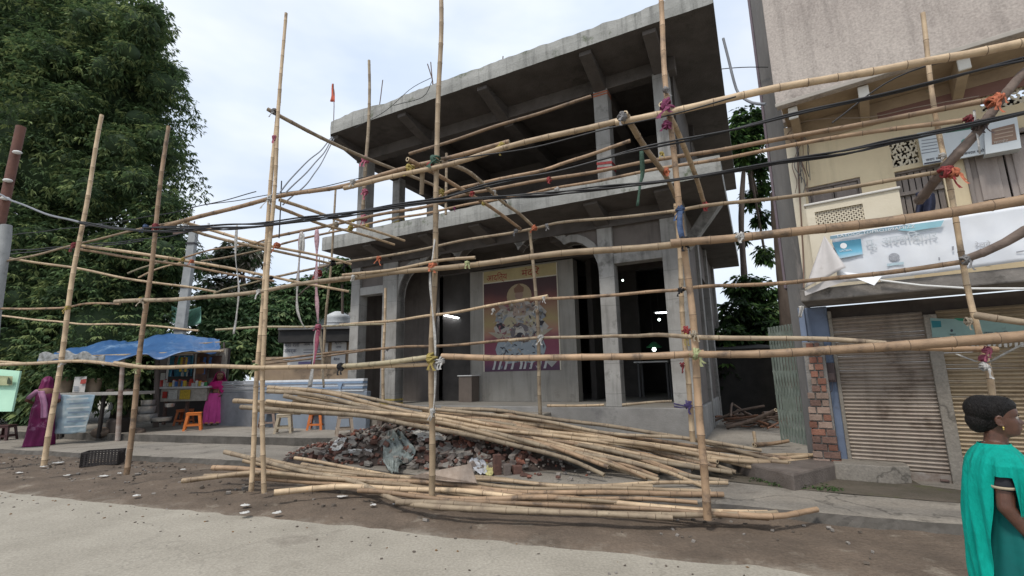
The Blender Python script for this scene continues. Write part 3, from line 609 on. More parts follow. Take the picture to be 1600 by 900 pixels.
# signs on the wall
sign_w = mat('sign_white', (.56, .60, .62), (.48, .52, .54), scale=3, rough=.5); sign_g = plain('sign_green', (.06, .16, .12)); ink = plain('ink_dark', (.06, .06, .08)); sign_b = plain('sign_brown', (.25, .17, .13))
def quad_board(F, corners, v, th, m, parent, name, **k):  # corners px: tl,tr,br,bl
    b = MB(); ps = [F.pix(x, y, v) for x, y in corners]; ps2 = [p+F.n*th for p in ps]
    b.add(ps+ps2, [(0, 3, 2, 1), (4, 5, 6, 7), (0, 1, 5, 4), (1, 2, 6, 5), (2, 3, 7, 6), (3, 0, 4, 7)]); return b.build(name, m, parent, **k)
sg = thing('wall_sign', 'white and green printed sign board on the wall above the plank window', 'sign', H.pix(1485, 250, -.12))
quad_board(H, [(1433, 208), (1536, 190), (1541, 240), (1443, 258)], -.12, .03, sign_w, sg, 'board')
quad_board(H, [(1478, 205), (1532, 196), (1533, 199), (1478, 208)], -.123, .002, sign_g, sg, 'print_bar')
for i, (y0, l_) in enumerate(((219, 26), (224, 30), (229, 24), (234, 28), (239, 25))):
    quad_board(H, [(1440, y0), (1440+l_, y0-4), (1440+l_, y0-2.6), (1440, y0+1.4)], -.123, .002, plain('print_grey', (.25, .27, .30)), sg, 'print_line')
def htext(s, px, py, v, hpx, m, parent, slope=-.17, sx=1.0, name='lettering', F=H):
    p = F.pix(px, py, v); q = F.pix(px+10, py+10*slope, v); r = F.pix(px, py-hpx, v); h = (r-p).length
    return text_mesh(s, h*1.35, p, q-p, r-p-(q-p).normalized()*((r-p).dot((q-p).normalized())), m, name, parent, scale_x=sx)
htext('\u0938\u0935\u092a \u0932\u093e\u0907', 1447, 252, -.124, 4, ink, sg); htext('\u091c\u0928\u0930\u0932 \u0938\u091f\u094b\u0930', 1506, 242, -.124, 4, ink, sg)
quad_board(H, [(1444, 254.5), (1500, 245.5), (1500, 248.0), (1444, 257)], -.123, .002, ink, sg, 'print_line')
b = MB(); cpx = [(1511+17*math.cos(a)*.55, 222-6*math.sin(a)) for a in [i*math.pi/8 for i in range(16)]]; b.add([H.pix(x, y, -.124) for x, y in cpx], [tuple(range(16))]); b.build('emblem', plain('sign_teal', (.10, .28, .25)), sg)
sg2 = thing('wall_sign', 'white board with a brown panel on the wall above the grey door', 'sign', H.pix(1570, 230, -.2))
quad_board(H, [(1537, 191), (1589, 182), (1596, 231), (1540, 241)], -.2, .16, sign_w, sg2, 'board')
quad_board(H, [(1549, 202), (1585, 193), (1589, 218), (1550, 226)], -.204, .003, sign_b, sg2, 'print_panel')
for y0 in (204, 210, 216): quad_board(H, [(1554, y0), (1583, y0-6), (1583, y0-4.2), (1554, y0+1.6)], -.207, .002, plain('sign_tan', (.42, .33, .26)), sg2, 'print_line')
htext('\u092e\u093e\u0930\u0915\u0947\u091f', 1553, 225, -.208, 4.5, plain('sign_pale', (.5, .45, .4)), sg2)
part(H, 'wall_band', soffit_s, [(UL, UR, -.025, 0, 5.16, Z2)], shop)
# red beam strip behind the poles above the signs
part(H, 'frieze', plain('frieze_red', (.22, .12, .10)), [(.2, UR, -.03, 0, 4.98+.18, 5.33)], shop)

# ledge over the shutters, room behind, white rail
part(H, 'ledge', old_conc, [(UL-.02, UR, -.8, .0, 2.53, 2.70)], shop, .02)
part(H, 'shop_front', mat('lintel_dark', (.085, .07, .06), (.05, .04, .035), scale=4), [(UL, UR, .12, .2, 2.2, 2.53)], shop, 0)
rod('rail', [H.pix(1375, 438, -.86), H.pix(1440, 446, -.86), H.pix(1520, 451, -.86), H.pix(1600, 451, -.86), H.pix(1700, 446, -.86)], .014, white_pl, 'thin white sagging pipe hung under the torn banner', 'pipe')

# torn banner
ban_m = mat('flex_white', (.70, .72, .75), (.62, .65, .70), scale=2.5, rough=.45)
ban = thing('banner', 'large torn white and blue printed banner tied above the shop ledge', 'banner', H.P(.6, -.84, 2.75))
tlz = lambda u: 3.41
def fban(s, t):
    u = -.56 + 3.6*s; z = 2.74+(.66)*t - .05*(1-t)*math.sin(s*9)*.3
    return H.P(u, -.84 - .007*math.sin(u*7+t*2) - .005*math.sin(u*23+t*5) - .006*math.sin(t*6.2)-.004*nz_(u, t, 3, 9), z)
b = MB(); b.grid(fban, 70, 14); b.build('sheet', ban_m, ban, solid=.003)
def bpoly(name, pts, m, k=0, v=-.868):
    b = MB(); b.add([H.pix(x, y, v-.0015*k) for x, y in pts], [tuple(range(len(pts)))]); return b.build(name, m, ban)
bl = ramp_mat('banner_blue', [(0, (.50, .62, .70)), (.35, (.16, .47, .66)), (.75, (.05, .22, .33)), (1, (.05, .20, .30))]); bl2 = plain('banner_cyan', (.30, .55, .64)); bl3 = plain('banner_grey_blue', (.22, .34, .42))
bpoly('print_block', [(1300, 379), (1345, 373), (1348, 397), (1312, 404)], bl, 2)
bpoly('print_bar', [(1297, 374), (1345, 366), (1420, 356), (1424, 350), (1380, 356), (1297, 369)], bl3, 1)
bpoly('print_bar', [(1403, 360), (1425, 361), (1470, 354), (1475, 344), (1420, 351)], bl2, 2)
htext('LATOOCTOPRO109AMIZZ', 1308, 371, -.874, 4.2, plain('print_white', (.8, .82, .84)), ban, -.13, 1.35)
bpoly('emblem', [(1315+9*math.cos(a)*.6+3, 384-4.5*math.sin(a)) for a in [i*math.pi/6 for i in range(12)]], plain('print_white', (.8, .82, .84)), 4)
htext('LACEEPL', 1312, 393.5, -.876, 3, plain('print_white', (.8, .82, .84)), ban, -.10, 1.0)
bpoly('seal', [(1397+8.6*math.cos(a), 401.5-6.2*math.sin(a)) for a in [i*math.pi/10 for i in range(20)]], mat('seal_grey', (.22, .23, .26), (.42, .44, .48), scale=60), 3)
faint = plain('print_faint', (.55, .60, .64)); htext('\u092a\u0942. \u0905\u0930\u0935\u093f\u0902\u0926', 1353, 386, -.874, 12, faint, ban, -.14, 1.1); htext('\u0928\u0917\u0930', 1432, 376, -.874, 10, faint, ban, -.14, 1.2)
for q in ([(1386, 412), (1412, 409), (1412, 413), (1386, 416)],): bpoly('print_line', q, plain('print_pale_blue', (.45, .58, .64)), 2)
gr_ = plain('print_mid', (.30, .31, .34))
for q in ([(1487, 385), (1490.5, 384.5), (1490.5, 391), (1487.5, 391.5)], [(1466, 402), (1468.5, 402), (1469, 407), (1466.5, 407)], [(1588, 393), (1600, 391), (1600, 393), (1588, 395)]): bpoly('print_mark', q, gr_, 3)
htext('\u0930\u0947\u0932\u0935\u0947', 1524, 386, -.874, 7, plain('print_soft', (.42, .43, .46)), ban, -.08, 1.1)
# folded-over corner and the hanging torn flaps
def flap(name, ptsv, m=ban_m):
    b = MB(); b.add([H.pix(x, y, v) for x, y, v in ptsv], [tuple(range(len(ptsv)))]); return b.build(name, m, ban, solid=.003)
fold_m = mat('flex_back', (.60, .57, .56), (.50, .48, .47), scale=4, rough=.6, c3=(.36, .34, .32), s3=5, t3=.62)
b = MB()
def ffold(s, t):
    A = H.pix(1288, 368, -.87); C = H.pix(1258, 450, -.93); E = H.pix(1322, 418, -1.0)
    q = A.lerp(C.lerp(E, s), t); return q + H.n*(-.03*math.sin(s*9)*t)
b.grid(ffold, 12, 12); b.build('fold', fold_m, ban, solid=.003)
flap('flap', [(1312, 424, -.9), (1378, 432, -.95), (1366, 446, -1.0), (1330, 432, -.98)]); flap('flap', [(1257, 455, -.9), (1300, 432, -.92), (1330, 436, -.92), (1258, 462, -.9)], fold_m)

# rolling shutters
shut_m = mat('shutter_tin', (.38, .32, .265), (.26, .21, .17), scale=2.6, rough=.55, bump=.15, rand=.10, c3=(.14, .10, .075), s3=2.6, t3=.57, metal=.15, streak=.35)
shut_m2 = mat('shutter_tin_ochre', (.37, .29, .19), (.29, .22, .14), scale=2.6, rough=.55, bump=.15, rand=.10, c3=(.16, .115, .075), s3=2.6, t3=.58, metal=.15, streak=.3)
def shutter(u0, u1, z0, z1, m, label):
    sh = thing('rolling_shutter', label, 'shutter', H.P((u0+u1)/2, .06, z0)); n = 41; dz = (z1-z0-.12)/n
    prof = [(0, 0), (-.022, .16), (-.032, .42), (-.026, .68), (-.002, .84), (0, 1.0)]
    vs = []
    for (dv, t) in prof: vs += [V3((-(u1-u0)/2, dv, dz*t)), V3(((u1-u0)/2, dv, dz*t))]
    me = bpy.data.meshes.new('slat'); me.from_pydata([tuple(v) for v in vs], [], [(2*i, 2*i+1, 2*i+3, 2*i+2) for i in range(len(prof)-1)]); me.materials.append(m)
    for i in range(n):
        o = bpy.data.objects.new('slat', me); link(o, sh, H.P((u0+u1)/2, .07, z0+.12+dz*i)); o.rotation_euler = (0, R_(.12*math.sin(i*1.7)), -H.a)
    part(H, 'bottom_rail', mat('shutter_rail', (.33, .30, .27), (.17, .12, .09), scale=6, bump=.3), [(u0, u1, .03, .08, z0, z0+.12)], sh, .006)
    return sh
s1 = shutter(-.72, .31, .11, 2.35, shut_m, 'grey-brown rolling shutter between the blue wall and the cement post')
u_, z_ = H.uz(1478, 758, .03); part(H, 'handle', rust, [(u_-.05, u_+.04, -.0, .03, .14, .17)], s1)
shutter(.45, 2.0, .11, 2.35, shut_m2, 'ochre rolling shutter behind the woman in green, right of the cement post')
part(H, 'shutter_post', pave_m, [(.31, .45, -.03, .16, .09, 2.3)], shop, .01)
part(H, 'shutter_jamb', pave_m, [(-.765, -.72, -.02, .14, .1, 2.45)], shop, .006)
part(H, 'threshold', edge_m, [(-1.0, UR, -.06, .2, .0, .105)], shop, .01)
blue_m = mat('blue_distemper', (.19, .24, .34), (.14, .175, .25), scale=2, bump=.2, c3=(.10, .11, .12), s3=2, t3=.6)
part(H, 'blue_wall', blue_m, [(-1.05, -.765, .0, .2, .1, 2.53)], shop)
part(H, 'blue_wall', blue_m, [(-1.13, -1.05, -.12, .2, .3, 2.53)], shop)
# green plastic sign above the second shutter
sg3 = thing('shop_sign', 'grubby pale green sign board over the ochre shutter', 'sign', H.P(.9, -.02, 1.98))
g_m = mat('sign_pale_green', (.24, .36, .33), (.17, .26, .245), scale=2.5, c3=(.12, .16, .15), s3=3, t3=.6, rough=.5)
quad_board(H, [(1453, 497), (1640, 504), (1640, 524), (1457, 527)], -.04, .03, g_m, sg3, 'board')
quad_board(H, [(1455, 501), (1470, 501.5), (1471, 511), (1457, 512)], -.043, .002, plain('sign_sea', (.03, .17, .20)), sg3, 'print_block')
quad_board(H, [(1490, 497), (1515, 497.5), (1509, 502), (1498, 501)], -.043, .002, plain('sign_emerald', (.03, .24, .15)), sg3, 'print_block')
b = MB(); b.add([H.pix(1487+2.2*math.cos(a), 516.5-2.2*math.sin(a), -.044) for a in [i*math.pi/6 for i in range(12)]], [tuple(range(12))]); b.build('seal', ink, sg3)
htext('\u0928\u0917\u0930 \u092a\u093e\u0932\u093f\u0915\u093e', 1538, 522, -.044, 4, ink, sg3, .0, 1.2); htext('\u0938\u094d\u0925\u093e\u0928', 1484, 523.5, -.044, 2.4, ink, sg3, 0, 1)
bunt = thing('bunting', 'row of small pale paper flags hanging under the green sign board', 'bunting', H.P(.9, -.06, 1.9)); bs_ = MB()
for i in range(13):
    x = 1500+i*8.5; 
    bq = MB(); bq.add([H.pix(x, 534, -.07), H.pix(x+5.5, 533.6, -.07), H.pix(x+4.2+(i % 3), 543-(i*7 % 4), -.09), H.pix(x+1, 542, -.08)], [(0, 1, 2, 3)]); bq.build('paper_flag', plain('paper', (.6, .57, .52)), bunt, solid=.002)
rod('string', [H.pix(1495, 533, -.07), H.pix(1560, 534, -.07), H.pix(1620, 531, -.07)], .004, ink, None, None, bunt)

# rough brick pillar against the blue wall
brick_ms = [mat('brick_red', (.26, .125, .085), (.19, .085, .06), scale=9, bump=.5, bscale=60, rand=.25), mat('brick_brown', (.21, .125, .095), (.14, .085, .07), scale=9, bump=.5, rand=.2), mat('brick_pale', (.33, .24, .19), (.24, .165, .13), scale=9, bump=.5, rand=.2)]
pil = thing('brick_pillar', 'rough unplastered brick pillar between the folding gate and the blue wall', 'pillar', H.P(-1.0, -.2, .3))
rr = random.Random(8)
mort = MB(); mort.fb(H, -1.12, -.86, -.20, -.03, .25, 2.0); mort.build('mortar', mat('mortar', (.25, .235, .22), (.18, .17, .155), scale=8, bump=.6), pil)
for r in range(17):
    z = .26+r*.102; off = (.0 if r < 8 else .02)+rr.uniform(-.012, .012); u0 = -1.16+off+.008*r*.2; u1 = -.85+rr.uniform(-.015, .015)-.004*r
    if r >= 10: u0 += .05
    sp = u0+(u1-u0)*(.38 if r % 2 else .62)
    for (a, c) in ((u0, sp-.008), (sp+.008, u1)):
        b = MB(); b.fb(H, a, c, -.225-rr.uniform(0, .02), -.05, z+.006, z+.09); b.build('brick', rr.choice(brick_ms), pil, bevel=.006)
# electric meter box
mb_ = thing('meter_box', 'small brown electricity meter box with a looped cable on the blue wall', 'meter box', H.pix(1300, 595, -.08))
x_ = hbox(1288, 567, 1307, 597, -.1, -.1, .0); part(H, 'case', plain('meter_brown', (.075, .05, .05), rough=.5), [x_], mb_, .01)
part(H, 'cover', plain('meter_brown2', (.11, .075, .07), rough=.4), [(x_[0]+.015, x_[1]-.015, -.115, -.1, x_[4]+.03, x_[4]+.13)], mb_, .006)
rod('cable', spline([H.pix(1290, 597, -.1), H.pix(1293, 610, -.12), H.pix(1299, 612, -.12), H.pix(1301, 597, -.1)], .02), .008, ink, None, None, mb_)
# hanging loose wires at the corner of the yellow wall
wire_m = plain('wire_black', (.02, .02, .022), rough=.5); wire_g = plain('wire_grey', (.16, .15, .15), rough=.6)
rr = random.Random(12); lw = thing('loose_wires', 'tangle of loose wires and old brackets at the upper left corner of the cream wall', 'wires', H.pix(1255, 250, -.1))
for k in range(9):
    x = 1238+rr.random()*22; pts = [H.pix(1240+rr.random()*10, 190+rr.random()*15, -.3)]
    for y in range(215, 320 if k > 3 else 290, 22): pts.append(H.pix(x+rr.uniform(-9, 9)+(y-215)*.07, y+rr.uniform(-5, 5), -.06-rr.random()*.08))
    b = MB(); b.tube(spline(pts, .04), .0055, 5); b.build('wire', rr.choice([wire_g, wire_m, plain('wire_brown', (.2, .13, .1))]), lw)
rod('wire', spline([H.pix(1245, 195, -.1), H.pix(1247, 260, -.04), H.pix(1251, 330, -.04), H.pix(1255, 400, -.05), H.pix(1256, 450, -.3)], .08), .011, plain('wire_brown', (.2, .13, .1)), None, None, lw)
rod('wire', spline([H.pix(1240, 193, -.3), H.pix(1290, 185, -.3), H.pix(1360, 183, -.3), H.pix(1430, 168, -.3), H.pix(1530, 150, -.3)], .1), .007, plain('wire_tan', (.30, .24, .19)), None, None, lw)

# grey weathered side wing with an old trunk before it
grey_w = mat('weathered_wall', (.17, .165, .16), (.09, .088, .088), scale=1.6, bump=.5, bscale=15, stretch=(1.5, 1.5, .25), c3=(.24, .22, .21), s3=2, t3=.58)
wing = thing('side_wing', 'tall weathered grey side wall left of the cream building', 'wall', H.P(-1.3, .3, 0))
part(H, 'wall', grey_w, [(-1.27, -1.0, .25, .55, .1, 9.5)], wing, .02)
part(H, 'pipe_ledge', plain('ledge_plum', (.16, .13, .15)), [(-1.31, -1.27, .25, .5, 2.9, 9.5)], wing, .01)
def trunk_mesh(pts, rs, m, name, parent, n=14, amp=.12, **k):
    b = MB(); pts2 = spline(pts, .2); kk = len(pts2); vs = []
    for i, p in enumerate(pts2):
        t = i/(kk-1); r = np.interp(t, np.linspace(0, 1, len(rs)), rs)
        for j in range(n):
            th = 2*math.pi*j/n; q = V3((math.cos(th), math.sin(th), 0)); rr_ = r*(1+amp*nz_(math.cos(th)*2+p.x, math.sin(th)*2, p.z*1.3, 1.2)+amp*.5*math.sin(th*5+p.z))
            vs.append(p+q*rr_)
    b.add(vs, [(i*n+j, i*n+(j+1) % n, (i+1)*n+(j+1) % n, (i+1)*n+j) for i in range(kk-1) for j in range(n)], 0, True)
    return b.build(name, m, parent, **k)
bark = mat('bark', (.14, .11, .09), (.075, .058, .048), scale=5, bump=.9, bscale=14, stretch=(1, 1, .3), rough=.95)
trunk_mesh([D(1238, 640, 13), D(1234, 520, 13), D(1230, 450, 13), D(1224, 380, 13), D(1216, 300, 13)], [.30, .26, .24, .24, .2], bark, 'bare_tree', None, amp=.2, label='thick bare brown trunk behind the folding gate, beside the grey wing', cat='tree')

# folding gate
gate_m = mat('gate_green', (.26, .30, .265), (.17, .20, .17), scale=6, rough=.6, c3=(.16, .10, .07), s3=5, t3=.62, metal=.2)
gt = thing('folding_gate', 'open grey-green collapsible metal gate left of the brick pillar', 'gate', G(1250, 692, .3))
gA = G(1222, 688, .3); gB = G(1277, 699, .3); gd = (gB-gA); GH = 2.13
NB = 12
for i in range(NB):
    p = gA + gd*(i/(NB-1)); b = MB(); an = math.atan2(gd.y, gd.x); rm = Matrix.Rotation(an, 3, 'Z')
    b.box(p+V3((0, 0, GH/2)), (.020, .03, GH), rm); b.box(p+rm@V3((.022, 0, 0))+V3((0, 0, GH/2)), (.008, .012, GH-.05), rm); b.build('bar', gate_m, gt)
for band in range(3):
    b = MB(); z0 = .12+band*.72
    for i in range(NB-1):
        p = gA+gd*(i/(NB-1)); q = gA+gd*((i+1)/(NB-1)); off = rm@V3((0, -.02, 0))
        for (za, zb) in ((z0, z0+.45), (z0+.45, z0)): b.tube([p+off+V3((0, 0, za)), q+off+V3((0, 0, zb))], .009, 4, smooth=False)
    b.build('lattice', gate_m, gt)
b = MB(); b.box(gA.lerp(gB, .35)+V3((0, 0, .72)), (gd.length*.4, .006, .3), rm); b.build('sheet_panel', gate_m, gt)
cl_ = MB()
def frag(s, t):
    p = H.pix(1248+8*s*(1-.4*t), 478+18*t, -.9); return p + H.n*.03*math.sin(s*8+t*5)
cl_.grid(frag, 6, 8); cl_.build('rag', plain('rag_white', (.55, .53, .5)), label='scrap of torn white cloth hanging from the left end of the shop ledge', cat='rag', solid=.003)
# navy cloth on the window sill
b = MB()
def fnavy(s, t):
    p = H.pix(1430+30*s+2*math.sin(t*4), 298+10*abs(s-.5)+ (36*t), -.12+.0*t); return p + H.n*(-.05*math.sin(s*11)*(.3+t)-.03)
b.grid(fnavy, 20, 14); b.build('cloth', mat('navy_cloth', (.025, .03, .06), (.015, .018, .04), scale=10), label='dark navy cloth draped over the foot of the slanting branch at the plank window', cat='cloth', solid=.006)
# ================================================================== BAMBOO
def bamboo(pts, r0, r1, label, group, kind='n', seed=0, name='bamboo_pole', jit=.012, hollow=False):
    rr = random.Random(seed*7919+13); p = spline(pts, .1)
    L_ = [0]
    for a, c in zip(p, p[1:]): L_.append(L_[-1]+(c-a).length)
    T = L_[-1]
    def at(s):
        s = max(0, min(T, s))
        for i in range(len(L_)-1):
            if s <= L_[i+1]: 
                t = (s-L_[i])/max(1e-9, L_[i+1]-L_[i]); return p[i].lerp(p[i+1], t)
        return p[-1]
    rings = [(0, 1, 0)]; s = rr.uniform(.05, .2)
    ph = rr.uniform(0, 9)
    while s < T-.04:
        kn = rr.uniform(1.05, 1.12); rings += [(s-.012, 1.01, 0), (s-.003, kn, 1), (s+.004, kn*.985, 1), (s+.012, .995, 0)]
        stp = rr.uniform(.24, .40); 
        if s+stp*.5 < T: rings.append((s+stp*.5, .955, 0))
        s += stp
    rings.append((T, 1, 0)); rings.sort(key=lambda q: q[0])
    kx, ky = rr.uniform(-1, 1), rr.uniform(-1, 1)
    b = MB(); vs = []; prev = None; n = 8; ms = []
    cs = [at(q[0]) for q in rings]
    for i, (s_, k, dk_) in enumerate(rings):
        t = (cs[min(i+1, len(cs)-1)]-cs[max(i-1, 0)]).normalized(); a = prev-t*prev.dot(t) if prev is not None else t.orthogonal(); a.normalize(); prev = a; c = t.cross(a)
        r = (r0+(r1-r0)*s_/T)*k
        w_ = a*(jit*math.sin(s_*2.1+ph)) + c*(jit*.7*math.sin(s_*3.3+ph*2))
        for j in range(n): th = 2*math.pi*j/n; vs.append(cs[i]+w_+(a*math.cos(th)+c*math.sin(th))*r)
    for i in range(len(rings)-1):
        mm = 1 if (rings[i][2] and rings[i+1][2]) else 0
        b.add([], [], 0)
    b.v = [tuple(v) for v in vs]
    for i in range(len(rings)-1):
        mm = 1 if (rings[i][2] and rings[i+1][2]) else 0
        for j in range(n): b.f.append([i*n+j, i*n+(j+1) % n, (i+1)*n+(j+1) % n, (i+1)*n+j]); b.m.append(mm); b.sm.append(True)
    # cut ends: pale rim, dark hollow
    for base_, idx, sg_ in ((0, 0, -1), ((len(rings)-1)*n, len(rings)-1, 1)):
        ring = [V3(b.v[base_+j]) for j in range(n)]; cc_ = sum(ring, V3())/n; tt = (cs[idx]-cs[idx-1]).normalized() if idx else (cs[0]-cs[1]).normalized()
        inn = [cc_+(q-cc_)*.62 for q in ring]; dp = [q-tt*.05 for q in inn]
        b.add(ring+inn+dp, [(j, (j+1) % n, (j+1) % n+n, j+n) for j in range(n)], 2); b.add(inn+dp, [(j, (j+1) % n, (j+1) % n+n, j+n) for j in range(n)], 1); b.add(dp, [tuple(range(n))], 1)
    if kind == 'n' and rr.random() < .42: kind = rr.choice(['g' if r0 < .035 else 'w', 'w', 'w', 'o'])
    mm = {'g': bamboo_green, 'w': bamboo_brown, 'n': bamboo_m, 'o': bamboo_old, 'b': branch_m}[kind]
    return b.build(name, [mm, bamboo_node if kind != 'b' else branch_m, bamboo_cut], label=label, cat='bamboo pole' if name == 'bamboo_pole' else 'branch', group=group, origin=cs[0])
def sp(*q): return [S.pix(x, y, v) for x, y, v in q]
SC = 'poles of the bamboo scaffold'
